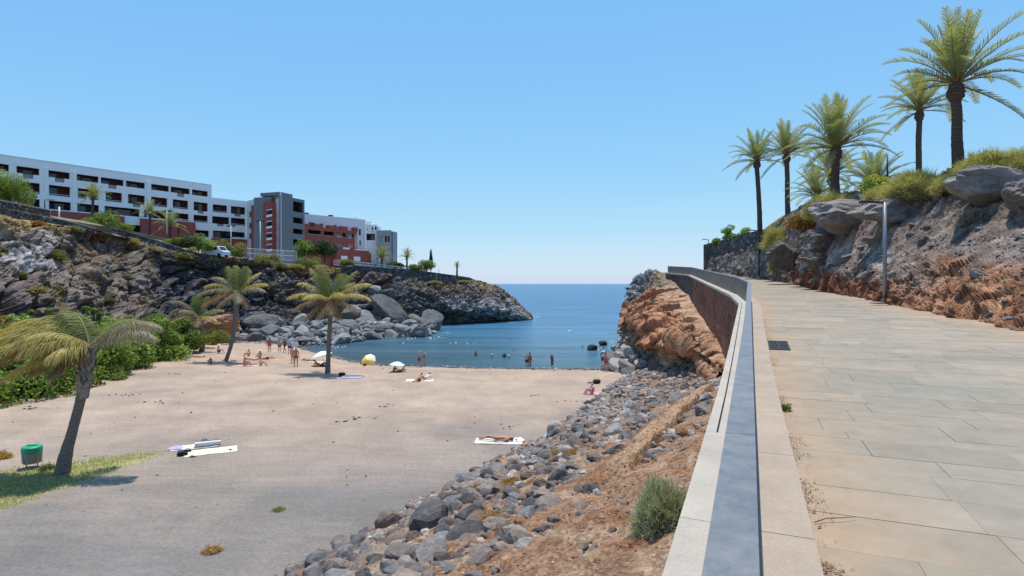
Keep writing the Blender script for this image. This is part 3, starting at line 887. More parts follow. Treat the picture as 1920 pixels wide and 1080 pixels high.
def ht(g, uu, vv, d):
    n1 = fbm(g * 0.5, 4, 71); n2 = fbm(g * 1.3, 3, 72)
    base = np.ones(g.shape) * C3(0.32, 0.152, 0.078)
    base = lerp3(base, C3(0.38, 0.215, 0.125), smooth(-0.1, 0.4, n1))
    base = lerp3(base, C3(0.25, 0.105, 0.055), smooth(0.1, 0.5, n2) * 0.8)
    base = lerp3(base, C3(0.34, 0.225, 0.15), smooth(0.56, 0.8, vv + 0.06 * n1))
    base = lerp3(base, C3(0.34, 0.21, 0.13), smooth(0.28, 0.18, vv))
    base = base * 1.16
    base = lerp3(base, C3(0.17, 0.165, 0.162), smooth(0.715, 0.765, uu + 0.02 * n1))
    base = lerp3(base, C3(0.36, 0.35, 0.35), smooth(0.74, 0.78, uu) * smooth(0.1, 0.4, n2))
    base = lerp3(base, C3(0.28, 0.20, 0.13), smooth(0.72, 0.76, uu) * smooth(0.32, 0.2, vv))
    return base
loft_terrain('headland', ctrl, 560, 300, hd, ht, M['rock'])

# ------------------------------------------------ rocky bank on the right of the walkway
RC = [
    (2700, [(760, 7.6), (690, 8.6), (560, 10.5), (440, 12.5), (330, 14.5), (250, 17), (215, 19)]),
    (2250, [(690, 10.6), (615, 11.8), (500, 13.8), (430, 15.5), (330, 17.5), (275, 20), (255, 22)]),
    (1920, [(632, 14.4), (560, 15.8), (465, 18.2), (408, 20), (335, 22), (308, 24.5), (298, 28)]),
    (1800, [(604, 17.4), (540, 18.6), (455, 21.3), (410, 23), (345, 25), (325, 27.5), (318, 31)]),
    (1730, [(590, 19.8), (535, 20.8), (465, 23.6), (405, 26), (362, 27.6), (345, 30), (340, 33)]),
    (1660, [(574, 22.8), (528, 23.8), (475, 26.5), (410, 28.5), (374, 30), (358, 32), (352, 35)]),
    (1590, [(558, 27.5), (515, 28.5), (480, 30.5), (425, 32.5), (385, 33.5), (372, 36), (366, 39)]),
    (1530, [(547, 32.8), (505, 33.5), (480, 35), (425, 36.3), (390, 37.4), (380, 40), (376, 42)]),
    (1485, [(537, 41), (500, 41.6), (475, 42.5), (440, 43.5), (418, 44.5), (408, 46), (402, 48)]),
    (1440, [(528, 49), (495, 49.6), (478, 50.2), (460, 51), (448, 52), (438, 54), (434, 57)]),
    (1400, [(520, 56), (505, 56.5), (490, 57), (475, 57.6), (466, 58.4), (460, 60), (452, 62)]),
    (1350, [(512, 66), (508, 66.3), (500, 66.6), (490, 67), (484, 67.6), (478, 69), (470, 70)]),
    (1325, [(508, 72), (507, 72.2), (504, 72.4), (500, 72.6), (497, 73), (494, 74), (488, 75)]),
]
ctrl = []
pxs_rc = np.array([c[0] for c in RC], float)
for px, rows in RC:
    r = [pt(px, y, Yd) for y, Yd in rows]
    f = r[0]; apron = f + Vector((-0.7, -0.25, -0.10)); apron2 = f + Vector((-0.22, -0.08, 0.03))
    top = r[-1]
    ctrl.append([apron, apron2] + r + [top + Vector((3, 10, 0.4))])
def rc_px(uu): return np.interp(uu * (len(pxs_rc) - 1), np.arange(len(pxs_rc)), pxs_rc)
def rd(g, n, uu, vv):
    px = rc_px(uu)
    f1, f2, r = cells(g * np.array([0.7, 0.7, 1.0]), 81)
    cut = smooth(0.42, 0.34, vv + 0.03 * perlin(g * 0.4, 88)); top_ = smooth(0.56, 0.64, vv)
    d = (0.10 + 0.25 * cut + 0.22 * top_) * (r - 0.5) + (0.08 + 0.12 * cut + .1 * top_) * ridged(g * 0.8, 2, 82) + (0.06 + 0.05 * cut) * fbm(g * 2.2, 2, 83) + 0.018 * perlin(g * 7, 86) - 0.15 * (cut + top_) * np.exp(-((f2 - f1) / 0.1) ** 2)
    f1, f2, r = cells(g * np.array([2.1, 2.1, 2.6]), 84)
    d = d + 0.20 * (0.15 + cut) * (r - 0.5) * smooth(0.0, 0.16, f2 - f1) - 0.07 * (.3 + cut) * np.exp(-((f2 - f1) / 0.14) ** 2)
    fa, ea = facets(g * np.array([1.3, 1.3, 1.7]), 261); fb, eb = facets(g * 3.4, 271)
    d = d * (1 - .45 * cut) + cut * (0.17 * fa + 0.035 * fb) + top_ * .12 * fa + .012 * fb + 0.2 * perlin(g * 0.3, 85) - 0.1
    am = smooth(0.06, 0.24, vv) * smooth(0.97, 0.85, vv)
    n2 = n.copy(); s = np.sign((n2 * np.array([-0.7, -0.7, 0.4])).sum(-1)); n2 = n2 * s[..., None]
    return d * am, n2
def rt(g, uu, vv, d):
    px = rc_px(uu)
    n1 = fbm(g * 0.5, 4, 91); n2 = fbm(g * 1.4, 4, 92)
    base = np.ones(g.shape) * C3(0.20, 0.16, 0.138)
    base = lerp3(base, C3(0.29, 0.25, 0.225), smooth(0.1, 0.45, n2))
    base = lerp3(base, C3(0.40, 0.375, 0.36), 0.85 * smooth(0.30, 0.36, vv) * smooth(0.52, 0.44, vv) * smooth(0.0, 0.35, n1) * smooth(1780, 1640, px))
    low = smooth(0.345, 0.30, vv + 0.035 * n1) * smooth(1440, 1500, px)
    low = np.maximum(low, smooth(0.43, 0.37, vv + 0.05 * n1) * smooth(1690, 1800, px))
    org = lerp3(np.ones(g.shape) * C3(0.33, 0.165, 0.092), C3(0.40, 0.235, 0.14), smooth(-0.1, 0.4, n2))
    org = lerp3(org, C3(0.22, 0.09, 0.055), smooth(1720, 1640, px) * 0.8)
    base = lerp3(base, org, low)
    base = lerp3(base, C3(0.30, 0.18, 0.11), smooth(0.13, 0.08, vv))
    base = lerp3(base, C3(0.17, 0.10, 0.075), 0.8 * smooth(0.58, 0.64, vv) * smooth(1640, 1740, px))
    base = lerp3(base, C3(0.17, 0.155, 0.15), smooth(1520, 1420, px) * smooth(0.3, -0.2, n2))
    base = lerp3(base, C3(0.26, 0.20, 0.12), smooth(0.82, 0.9, vv))
    return base * C3(1.04, 0.97, 0.90) * (0.92 + 0.5 * np.clip(fbm(g * 1.5, 3, 95), -.7, .9))[..., None]
bank, RCG = loft_terrain('rock_bank', ctrl, 900, 210, rd, rt, M['rock'])
# ================================================================== WALLS
def prism_wall(name, tops, drop, thick, mat, label, cat='stone wall', cope=None):
    """tops: (px, py, Y) along the top edge; drop: height below it at each point"""
    p = [pt(*q) for q in tops]; o = empty(name, p[0] - Vector((0, 0, drop[0])), label, cat)
    P = np.array(p); tg = np.gradient(P[:, :2], axis=0); tg /= np.linalg.norm(tg, axis=1)[:, None]
    nr = np.stack([-tg[:, 1], tg[:, 0]], 1)
    nr *= np.sign((nr * P[:, :2]).sum(1))[:, None]      # thickness goes away from the camera
    off = np.array(o.location); b = MB(); cb = MB()
    for i in range(len(P) - 1):
        def ring(j, z0, z1, a, c): 
            f = P[j, :2] + nr[j] * a; k = P[j, :2] + nr[j] * c
            return (f[0], f[1], P[j, 2] - z0), (k[0], k[1], P[j, 2] - z0), (f[0], f[1], P[j, 2] - z1), (k[0], k[1], P[j, 2] - z1)
        t0 = 0.14 if cope else 0.0
        a = ring(i, drop[i], t0, 0, thick); c = ring(i + 1, drop[i + 1], t0, 0, thick)
        b.hexa(np.array([a[0], c[0], c[1], a[1], a[2], c[2], c[3], a[3]]) - off)
        if cope:
            a = ring(i, 0.138, 0, -0.05, thick + 0.05); c = ring(i + 1, 0.138, 0, -0.05, thick + 0.05)
            cb.hexa(np.array([a[0], c[0], c[1], a[1], a[2], c[2], c[3], a[3]]) - off)
    b.build('masonry', mat, o)
    if cope: cb.build('coping', cope, o)
    return o
prism_wall('retaining_wall', [(-420, 300, 45), (-120, 350, 54), (0, 374, 62), (94, 393, 70)], [4, 4, 3.6, 2.9], 0.5, M['stone_dark'],
           'high dark basalt retaining wall at the far left, under the leafy green tree', cope=M['kerb'])
prism_wall('retaining_wall', [(94.5, 405, 70.2), (180, 428, 80)], [3.0, 2.6], 0.5, M['stone_dark'],
           'short low dark stone wall stepping down from the high wall at the left', cope=M['kerb'])
prism_wall('retaining_wall', [(177, 416, 82), (255, 438, 89), (333, 462, 95), (350, 469, 96.5)], [3.5, 3.3, 2.6, 2.4], 0.5, M['stone_dark'],
           'sloping dark stone wall below the fan palms of the white hotel', cope=M['kerb'])
prism_wall('retaining_wall', [(366, 474, 98), (396, 478, 100), (470, 487, 106), (558, 498, 110.5)], [2.5, 2.4, 2.2, 1.8], 0.5, M['stone_dark'],
           'low dark stone wall running under the white van and the mesh fence')
prism_wall('retaining_wall', [(628, 500, 113), (669, 499, 115), (770, 505, 121), (794, 508, 122), (880, 520, 130), (890, 525, 132)], [2.4, 2.4, 3.2, 3.0, 1.7, 1.2], 0.5, M['stone_dark'],
           'long dark stone wall on top of the headland towards the sea')
prism_wall('retaining_wall', [(1319, 459, 75), (1372, 445, 64), (1424, 431, 53.5)], [5, 5, 4.5], 0.7, M['stone_dark'],
           'tall dark stone wall on the right where the promenade bends out of sight')

# ================================================================== BUILDINGS
class Facade:
    def __init__(s, root, A, B, zt, zb, wall_mat, thick=0.4):
        s.o = root; s.A = np.array(A, float); s.B = np.array(B, float); d = s.B - s.A
        s.L = np.linalg.norm(d); s.d = d / s.L; s.n = np.array([s.d[1], -s.d[0]]); s.zt = zt; s.zb = zb
        s.mat = wall_mat; s.op = []; s.th = thick; s.off = np.array(root.location)
    def u(s, px):
        r = (px - 960.0) / F; d = s.B - s.A
        return (r * s.A[1] - s.A[0]) / (d[0] - r * d[1]) * s.L
    def y_at(s, px): return s.A[1] + s.d[1] * s.u(px)
    def P(s, u, z, out=0.0):
        q = s.A + s.d * u + s.n * out
        return np.array([q[0], q[1], z]) - s.off
    def opening(s, px0, px1, z0, z1, notch=None, **kw): s.op.append((s.u(px0), s.u(px1), z0, z1, notch and (s.u(notch[0]), s.u(notch[1]), notch[2]), kw))
    def build(s, name='wall', depth=1.9, recess=None, wmat=None, back=None):
        rects = []
        for (a, c, z0, z1, nt, kw) in s.op:
            rects.append((a, c, z0, z1))
            if nt: rects.append((nt[0], nt[1], nt[2], z0))
        us = sorted({0.0, s.L} | {min(max(v, 0), s.L) for r in rects for v in r[:2]})
        zs = sorted({s.zb, s.zt} | {v for r in rects for v in r[2:]})
        def is_open(um, zm): return any(r[0] < um < r[1] and r[2] < zm < r[3] for r in rects)
        b = MB(); nu, nz = len(us) - 1, len(zs) - 1
        O = [[is_open((us[i] + us[i + 1]) / 2, (zs[j] + zs[j + 1]) / 2) for j in range(nz)] for i in range(nu)]
        for i in range(nu):
            for j in range(nz):
                u0, u1, z0, z1 = us[i], us[i + 1], zs[j], zs[j + 1]
                if not O[i][j]:
                    b.add([s.P(u0, z0), s.P(u1, z0), s.P(u1, z1), s.P(u0, z1)], [(0, 1, 2, 3)])
                    b.add([s.P(u0, z0, -s.th), s.P(u1, z0, -s.th), s.P(u1, z1, -s.th), s.P(u0, z1, -s.th)], [(3, 2, 1, 0)])
                    for (di, dj, e) in ((-1, 0, ((u0, z0), (u0, z1))), (1, 0, ((u1, z0), (u1, z1))), (0, -1, ((u0, z0), (u1, z0))), (0, 1, ((u0, z1), (u1, z1)))):
                        ii, jj = i + di, j + dj
                        edge = not (0 <= ii < nu and 0 <= jj < nz)
                        if edge or O[ii][jj]:
                            b.add([s.P(*e[0]), s.P(*e[1]), s.P(*e[1], -s.th), s.P(*e[0], -s.th)], [(0, 1, 2, 3)])
        if back:      # body of the building behind the facade
            f0 = s.P(0, s.zb, -depth - 0.45); f1 = s.P(s.L, s.zb, -depth - 0.45); g0 = s.P(0, s.zb, -back); g1 = s.P(s.L, s.zb, -back)
            h = np.array([0, 0, s.zt - 0.25 - s.zb])
            b.hexa([f0, f1, g1, g0, f0 + h, f1 + h, g1 + h, g0 + h])
            # slab between facade and body
            z = s.zt - 0.5
            b.hexa([s.P(0.02, z, -s.th), s.P(s.L - 0.02, z, -s.th), s.P(s.L - 0.02, z, -depth - 0.45), s.P(0.02, z, -depth - 0.45),
                    s.P(0.02, z + 0.2, -s.th), s.P(s.L - 0.02, z + 0.2, -s.th), s.P(s.L - 0.02, z + 0.2, -depth - 0.45), s.P(0.02, z + 0.2, -depth - 0.45)])
        b.build(name, s.mat, s.o)
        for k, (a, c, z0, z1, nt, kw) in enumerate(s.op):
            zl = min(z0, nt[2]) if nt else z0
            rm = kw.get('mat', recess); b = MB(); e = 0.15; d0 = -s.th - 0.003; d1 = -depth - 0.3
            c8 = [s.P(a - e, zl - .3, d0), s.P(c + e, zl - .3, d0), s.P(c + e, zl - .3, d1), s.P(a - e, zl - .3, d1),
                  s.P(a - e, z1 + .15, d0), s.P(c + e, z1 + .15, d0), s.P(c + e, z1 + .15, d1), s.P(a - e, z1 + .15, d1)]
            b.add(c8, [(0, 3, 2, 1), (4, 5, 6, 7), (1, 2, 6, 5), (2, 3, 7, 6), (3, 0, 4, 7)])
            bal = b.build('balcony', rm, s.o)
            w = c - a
            if kw.get('win', True):
                b = MB(); u0 = a + w * (0.12 if k % 2 else 0.42); u1 = u0 + w * 0.42; zz0 = zl - 0.25; zz1 = z1 - 0.1
                q0, q1 = s.P(u0, zz0, d1 + .06), s.P(u1, zz0, d1 + .06); r0, r1 = s.P(u0, zz0, d1 + .01), s.P(u1, zz0, d1 + .01); h = np.array([0, 0, zz1 - zz0])
                b.hexa([q0, q1, r1, r0, q0 + h, q1 + h, r1 + h, r0 + h]); b.build('window', M['glass'], bal)
            if kw.get('win', True) and w > 2 and (k * 7 + 3) % 5 < 2:
                b = MB(); u2 = a + w * (.62 if k % 2 else .08); q0 = s.P(u2, zl - .25, d1 + .10)
                b.hexa([s.P(u2 + i_ * w * .24, zl - .25 + j_ * 0, d1 + (.12 if o_ else .06)) for i_, j_, o_ in ((0, 0, 1), (1, 0, 1), (1, 0, 0), (0, 0, 0))] + [s.P(u2 + i_ * w * .24, z1 - .1, d1 + (.12 if o_ else .06)) for i_, j_, o_ in ((0, 0, 1), (1, 0, 1), (1, 0, 0), (0, 0, 0))])
                b.build('curtain', M['balustrade'], bal)
            if nt:
                b = MB(); q = [s.P(nt[0] - .05, nt[2] - .02, -s.th - .04), s.P(nt[1] + .05, nt[2] - .02, -s.th - .04), s.P(nt[1] + .05, nt[2] - .02, -s.th - .1), s.P(nt[0] - .05, nt[2] - .02, -s.th - .1)]
                b.hexa(q + [x + np.array([0, 0, z0 - nt[2]]) for x in q]); b.build('balustrade', M['balustrade'], bal)
            if kw.get('rail'):
                b = MB()
                q = [s.P(a, z0, -.06), s.P(c, z0, -.06), s.P(c, z0, -.12), s.P(a, z0, -.12)]
                b.hexa([x + np.array([0, 0, .30]) for x in q] + [x + np.array([0, 0, .36]) for x in q])
                n = max(3, int(w / 0.35))
                for i in range(n + 1):
                    uu = a + 0.03 + (w - .06) * i / n
                    q = [s.P(uu - .02, z0 + .005, -.07), s.P(uu + .02, z0 + .005, -.07), s.P(uu + .02, z0 + .005, -.11), s.P(uu - .02, z0 + .005, -.11)]
                    b.hexa(q + [x + np.array([0, 0, .294]) for x in q])
                b.build('balcony_rail', M['white_metal'], bal)
    def panel(s, name, px0, px1, z0, z1, out, mat, thick=0.3, parent=None):
        b = MB(); u0, u1 = s.u(px0), s.u(px1)
        q = [s.P(u0, z0, out), s.P(u1, z0, out), s.P(u1, z0, out - thick), s.P(u0, z0, out - thick)]
        b.hexa(q + [x + np.array([0, 0, z1 - z0]) for x in q])
        return b.build(name, mat, parent or s.o)

A1, B1 = np.array([-101.6, 111.0]), np.array([-78.0, 145.4]); d1 = (B1 - A1) / np.linalg.norm(B1 - A1)
hotel = empty('hotel', (-80, 130, 12), 'long white hotel with rows of recessed balconies above the left cliff', 'hotel')
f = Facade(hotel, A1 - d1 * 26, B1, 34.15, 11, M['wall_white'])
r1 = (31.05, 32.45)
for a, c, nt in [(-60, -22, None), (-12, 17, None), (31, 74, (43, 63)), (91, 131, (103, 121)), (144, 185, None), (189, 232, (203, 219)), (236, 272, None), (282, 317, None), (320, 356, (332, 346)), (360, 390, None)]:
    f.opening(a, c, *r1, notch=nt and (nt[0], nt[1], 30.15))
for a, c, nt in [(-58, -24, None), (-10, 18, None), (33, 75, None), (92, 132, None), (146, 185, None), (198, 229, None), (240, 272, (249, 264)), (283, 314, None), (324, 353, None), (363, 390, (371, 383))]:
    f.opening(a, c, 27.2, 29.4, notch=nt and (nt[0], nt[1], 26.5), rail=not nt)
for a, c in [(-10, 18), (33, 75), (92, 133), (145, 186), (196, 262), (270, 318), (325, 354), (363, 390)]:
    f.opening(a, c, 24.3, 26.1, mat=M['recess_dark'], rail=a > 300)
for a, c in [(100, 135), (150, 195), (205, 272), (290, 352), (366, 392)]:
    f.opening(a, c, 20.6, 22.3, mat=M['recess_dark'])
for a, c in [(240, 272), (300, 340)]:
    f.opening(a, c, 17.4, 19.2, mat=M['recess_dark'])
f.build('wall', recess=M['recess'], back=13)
f.panel('parapet_cap', -60, 396, 34.155, 34.3, 0.06, M['wall_pale'], 0.55)
f.panel('red_base_wall', 95, 231, 20.0, 24.0, 0.75, M['wall_red'], 0.7)
f.panel('red_base_wall', 262, 330, 12.5, 23.9, 0.9, M['wall_red'], 0.85)
f.panel('red_base_wall', 332, 362, 12.5, 24.0, 1.3, M['wall_red'], 1.25)
f.panel('red_base_wall', 150, 260, 12.5, 18.8, 0.6, M['wall_red'], 0.55)
for px in (86, 139, 279):      # rounded-looking fins between the balcony groups
    f.panel('pier', px - 3.5, px + 3.5, 23.0, 32.8, 0.28, M['wall_white'], 0.27)
C1 = np.array([-72.1, 152.0])
f = Facade(hotel, B1 + d1 * 0.02, C1, 31.0, 11, M['wall_white'])
f.opening(399, 426, 27.3, 29.3, rail=True); f.opening(433, 460, 27.3, 29.3, notch=(440, 452, 26.6))
f.opening(398, 430, 24.3, 26.2, notch=(407, 420, 23.7), mat=M['recess_dark']); f.opening(433, 460, 24.3, 26.2, mat=M['recess_dark'], rail=True)
f.opening(399, 459, 20.6, 22.5, mat=M['recess_dark'])
f.build('wall', recess=M['recess'], back=12)
f.panel('red_base_wall', 396.5, 461, 12.5, 20.5, 0.7, M['wall_red'], 0.65)
f.panel('white_sill', 434, 458, 20.55, 21.0, 0.85, M['wall_white'], 0.6)

D1, E1 = np.array([-56.8, 137.0]), np.array([-53.9, 145.5])
tower = empty('hotel_tower', (-60, 145, 12), 'grey tower block with a brick red stair column at the end of the white hotel', 'building')
f = Facade(tower, C1 + np.array([0.05, -0.02]), D1, 31.0, 11, M['wall_pale'])
for z in (26.4, 23.4, 20.6): f.opening(466, 491, z, z + 1.5, mat=M['recess_dark'])
f.build('wall', recess=M['recess'])
# stair column
u0, u1 = f.u(487), f.u(518)
b = MB(); q = [f.P(u0, 11, 2.2), f.P(u1, 11, 2.2), f.P(u1, 11, 0.004), f.P(u0, 11, 0.004)]
b.hexa(q + [x + np.array([0, 0, 17.7]) for x in q]); stair = b.build('stair_column', M['wall_red'], tower)
fs = Facade(tower, f.A + f.n * 2.2, f.B + f.n * 2.2, 30, 11, M['wall_red'])
for z in (25.4, 22.6, 19.8, 17.0):
    w = fs.panel('window', 500, 510, z, z + 1.0, 0.05, M['glass'], 0.05, stair)
    fs.panel('window_sill', 500, 510, z - 0.55, z - 0.02, 0.12, M['wall_white'], 0.12, stair)
    fs.panel('window_lintel', 500, 510, z + 1.02, z + 1.25, 0.12, M['wall_pale'], 0.12, stair)
f = Facade(tower, D1 + np.array([0.03, 0.02]), E1, 30.3, 11, M['wall_grey'])
for z0, z1 in ((26.9, 29.5), (24.0, 25.5), (21.3, 22.6), (18.5, 19.9)): f.opening(549.5, 568.5, z0, z1, mat=M['recess_dark'])
f.build('grey_wall', recess=M['recess_dark'], depth=2.4, back=8)
f.panel('roof_step', 525, 548.5, 30.3, 31.1, -0.003, M['wall_grey'], 6.0)
f.panel('corner_band', 524.8, 548, 11.2, 30.2, 0.08, M['wall_grey'], 0.07)

# right hand terraced block
P1_, Q1_ = np.array([-63.0, 162.8]), np.array([-47.1, 180.0])
terr = empty('apartment_building', (-52, 172, 12), 'brick red terraced apartment block with a white upper wall, right of the grey tower', 'apartment block')
f = Facade(terr, P1_, Q1_, 29.2, 11, M['wall_pale'])
for a, c, z0, z1 in [(673, 677, 24.0, 26.0), (674, 677, 20.8, 22.4)]: f.opening(a, c, z0, z1, mat=M['recess_dark'], win=False)
f.build('white_wall', recess=M['recess_dark'], back=10, depth=0.9)
for px in (582, 628, 674): f.panel('roof_unit', px - 3, px + 3, 29.21, 29.9, -2.0, M['dark_metal'] if px < 640 else M['wall_pale'], 1.2)
T0, T1 = np.array([-60.8, 157.2]), np.array([-48.9, 176.6])
f = Facade(terr, T0, T1, 25.1, 11, M['wall_red'], 0.3)
for a, c in [(577, 602), (607, 626), (631, 649), (653, 664)]:
    f.opening(a, c, 22.6, 24.2, rail=True); f.opening(a, c, 19.8, 20.9, mat=M['wall_pale'])
f.opening(665.5, 670.5, 19.8, 24.2, mat=M['wall_pale'], win=False)
f.build('terrace_wall', recess=M['recess'], depth=2.5, back=3.5)
for a, c, h in [(573, 581, .7), (594, 606, .9), (617, 629, 1.0), (640, 652, 1.1), (664, 671, 1.2)]: f.panel('terrace_parapet', a, c, 25.102, 25.1 + h, 0.02, M['wall_red'], 1.6)
for px in (592, 598, 613, 638, 655): f.panel('roof_planter', px - 1.6, px + 1.6, 25.11, 26.6, -2.0, M['slate'], 0.8)
f.panel('lower_terrace', 622, 683, 12.5, 19.0, 2.2, M['wall_red'], 2.1)
f.panel('lower_terrace', 676, 700, 12.5, 18.4, 1.2, M['wall_red'], 1.1)
for px in (636, 660): f.panel('terrace_window', px - 6, px + 6, 15.6, 17.0, 2.26, M['wall_white'], 0.05)
f.panel('white_sill', 634, 646, 19.1, 19.6, 2.25, M['wall_white'], 0.3)
f.panel('white_sill', 656, 682, 19.02, 19.3, 2.25, M['wall_white'], 0.3)
f.panel('slate_base', 626, 703, 11, 14.9, 3.4, M['slate'], 1.0)
endw = empty('apartment_building', (-45, 182, 12), 'white cubic end block with a large dark opening beside the red terraces', 'apartment block')
f = Facade(endw, Q1_ + np.array([.05, .05]), (-43.4, 180.4), 27.6, 11, M['wall_white'])
f.opening(687, 703, 22.6, 24.7, mat=M['recess_dark'])
for a, c, z0, z1 in [(697, 700, 26.0, 26.8), (703, 706, 25.9, 27.0), (687, 689, 25.9, 26.3), (697.5, 699, 25.2, 25.7)]: f.opening(a, c, z0, z1, mat=M['recess_dark'], win=False)
f.build('wall', recess=M['recess_dark'], depth=1.5, back=8)
f.panel('roof_step', 686, 696, 27.61, 28.6, -0.5, M['wall_white'], 3)
endg = empty('apartment_building', (-41, 180, 12), 'small dark grey block with open corner frames, at the far right of the hotel', 'apartment block')
f = Facade(endg, (-43.2, 178.6), (-38.4, 177.6), 25.6, 11, M['wall_mid'], 0.3)
for a, c in [(712.5, 719.5), (721.5, 725.5), (727, 730.5)]: f.opening(a, c, 21.9, 23.8, win=False, mat=M['wall_grey'] if a > 720 else M['wall_white'])
f.build('frame_wall', recess=M['wall_grey'], depth=1.2, back=5)

# ---- white fences
def fence(label, tops, h, step=2.4, group=None):
    P = np.array([pt(*q) for q in tops]); root = empty('mesh_fence', P[0] - np.array([0, 0, h]), label, 'fence')
    off = np.array(root.location); seg = np.linalg.norm(np.diff(P, axis=0), axis=1); S = np.concatenate([[0], np.cumsum(seg)])
    def q(s): return np.array([np.interp(s, S, P[:, k]) for k in range(3)]) - off
    n = int(S[-1] / step)
    for i in range(n + 1):
        b = MB(); p = q(S[-1] * i / n); b.box(p + np.array([0, 0, -h / 2]), (.09, .09, h + .1)); b.build('post', M['white_metal'], root)
    for z in (-0.04, -h * 0.5, -h + 0.08):
        b = MB(); pth = [q(S[-1] * i / n) + np.array([0, 0, z]) for i in range(n + 1)]; b.tube(pth, 0.035, 5); b.build('rail', M['white_metal'], root)
    b = MB()
    for s in np.arange(0.15, S[-1], 0.2):
        b.box(q(s) + np.array([0, 0, -h / 2]), (.035, .035, h - .1))
    tag(b.build('wire_bars', M['white_metal'], root), kind='stuff')
fence('tall white mesh fence at the foot of the grey tower', [(424, 463, 109), (490, 467, 111), (556, 471, 113)], 2.0)
fence('lower white fence below the red terraces, behind the stone wall', [(626, 487, 116), (690, 493, 119), (768, 502, 123)], 1.1)

# ---- lamp posts
def lamp(label, px, py_top, py_base, Yd, arm=(-1.3, 0.0), rad=0.05, mat='dark_metal', cat='lamp post', plate=False, twin=False):
    base = pt(px, py_base, Yd); h = (py_base - py_top) / F * Yd
    o = empty('lamp_post', base, label, cat, 'lamp posts')
    b = MB(); b.tube([(0, 0, 0), (0, 0, h)], [rad * 1.15, rad], 10); b.build('pole', M[mat], o, True)
    if arm:
        L = math.hypot(*arm); ux, uy = arm[0] / L, arm[1] / L
        b = MB(); b.tube([(0, 0, h - .03), (ux * L * .35, uy * L * .35, h + .0)], rad * .6, 6); b.build('arm', M['dark_metal'], o)
        b = MB(); b.box((ux * L * .66, uy * L * .66, h + .01), (L * .75, .2, .07), math.atan2(uy, ux)); b.build('lamp_head', M['dark_metal'], o)
    if twin:
        for sx in (-1, 1):
            b = MB(); b.tube([(0, 0, h - .1), (sx * .35, 0, h)], .04, 5); b.box((sx * .5, 0, h + .02), (.6, .3, .22)); b.build('lamp_head', M['dark_metal'], o)
    if plate:
        b = MB(); b.box((-0.1, 0, 0.02), (.75, .45, .05)); b.build('base_plate', M['kerb'], o)
        b = MB(); b.box((0, 0, 0.06), (.26, .26, .03)); b.build('flange', M['galv'], o)
    return o
lamp('slim grey lamp post with a flat dark arm beside the orange rock cut', 1659, 379, 569, 23.0, (-0.95, 0.05), 0.068, 'galv', plate=True)
lamp('tall dark lamp post standing against the stone wall by the bend of the promenade', 1423, 432, 523, 52.0, (-1.05, 0), 0.055)
lamp('small far lamp post in front of the end of the tall stone wall', 1328, 449, 512, 72.0, (-.75, 0), 0.055)
lamp('thin dark lamp post among the palms on the terrace above the bank', 1664, 290, 352, 36.0, None, 0.05)
lamp('dark lamp post with a single arm behind the high wall at the left', 84, 375, 400, 74, (1.2, 0), 0.06)
lamp('short pale post behind the low wall, before the red base of the hotel', 111, 388, 416, 78, None, 0.09, 'white_metal')
lamp('white twin-headed lamp post in front of the hotel', 433, 424, 474, 106, None, 0.07, 'white_metal', twin=True)
lamp('white lamp post in front of the brick red stair column', 488, 415, 478, 110, None, 0.08, 'white_metal', twin=True)
lamp('twin-headed lamp post among the fan palms left of the hotel', 313, 396, 440, 98, None, 0.06, 'white_metal', twin=True)
lamp('thin pole at the sea end of the headland wall, by the cypress', 823, 500, 514, 127, None, 0.05, 'white_metal')

# ---- white van on the road above the cliff
vb = pt(405, 480.5, 101)
van = empty('van', (vb.x, vb.y, vb.z - .15), 'white van parked on the road above the dark cliff', 'van', rz=R(-16))
b = MB()
prof = [(-2.4, .35), (2.35, .35), (2.4, .95), (1.75, 1.15), (1.15, 1.95), (-2.35, 2.0), (-2.42, 1.1)]
v = [(x, y, z) for y in (-.9, .9) for x, z in prof]; n = len(prof)
b.add(v, [(i, (i + 1) % n, n + (i + 1) % n, n + i) for i in range(n)])
for s in (0, n): b.add([v[s + i] for i in range(n)], t=[(0, i, i + 1) if s == 0 else (0, i + 1, i) for i in range(1, n - 1)])
b.build('body', M['van_white'], van)
for x in (-1.5, 1.5):
    for y in (-.85, .85):
        b = MB(); b.tube([(x, y - .1, .33), (x, y + .1, .33)], .33, 14); b.build('wheel', M['tyre'], van)
for x0, x1 in ((.15, 1.05), (-1.3, -.05)):
    b = MB(); b.box(((x0 + x1) / 2, -.91, 1.5), (x1 - x0, .03, .5)); b.build('window', M['glass'], van)
b = MB(); b.hexa([(1.74, -.75, 1.2), (1.74, .75, 1.2), (1.70, .75, 1.2), (1.70, -.75, 1.2), (1.24, -.7, 1.85), (1.24, .7, 1.85), (1.2, .7, 1.85), (1.2, -.7, 1.85)]); b.v[-1][:, 0] += .03
b.build('windscreen', M['glass'], van)
# ================================================================== VEGETATION
RNG = np.random.default_rng(5)
def unit(v): return v / (np.linalg.norm(v, axis=-1)[..., None] + 1e-9)

def project(g):
    return 960 + g[..., 0] / g[..., 1] * F, 532 - (g[..., 2] - CAMZ) / g[..., 1] * F
def on_grid(g, px, py, sl=None):
    qx, qy = project(g); d = (qx - px) ** 2 + (qy - py) ** 2
    m = d.min(); ok = d < max(m * 1.6, 9.0)
    y = np.where(ok, g[..., 1], 1e9); i = np.unravel_index(np.argmin(y), y.shape)
    return Vector(g[i])

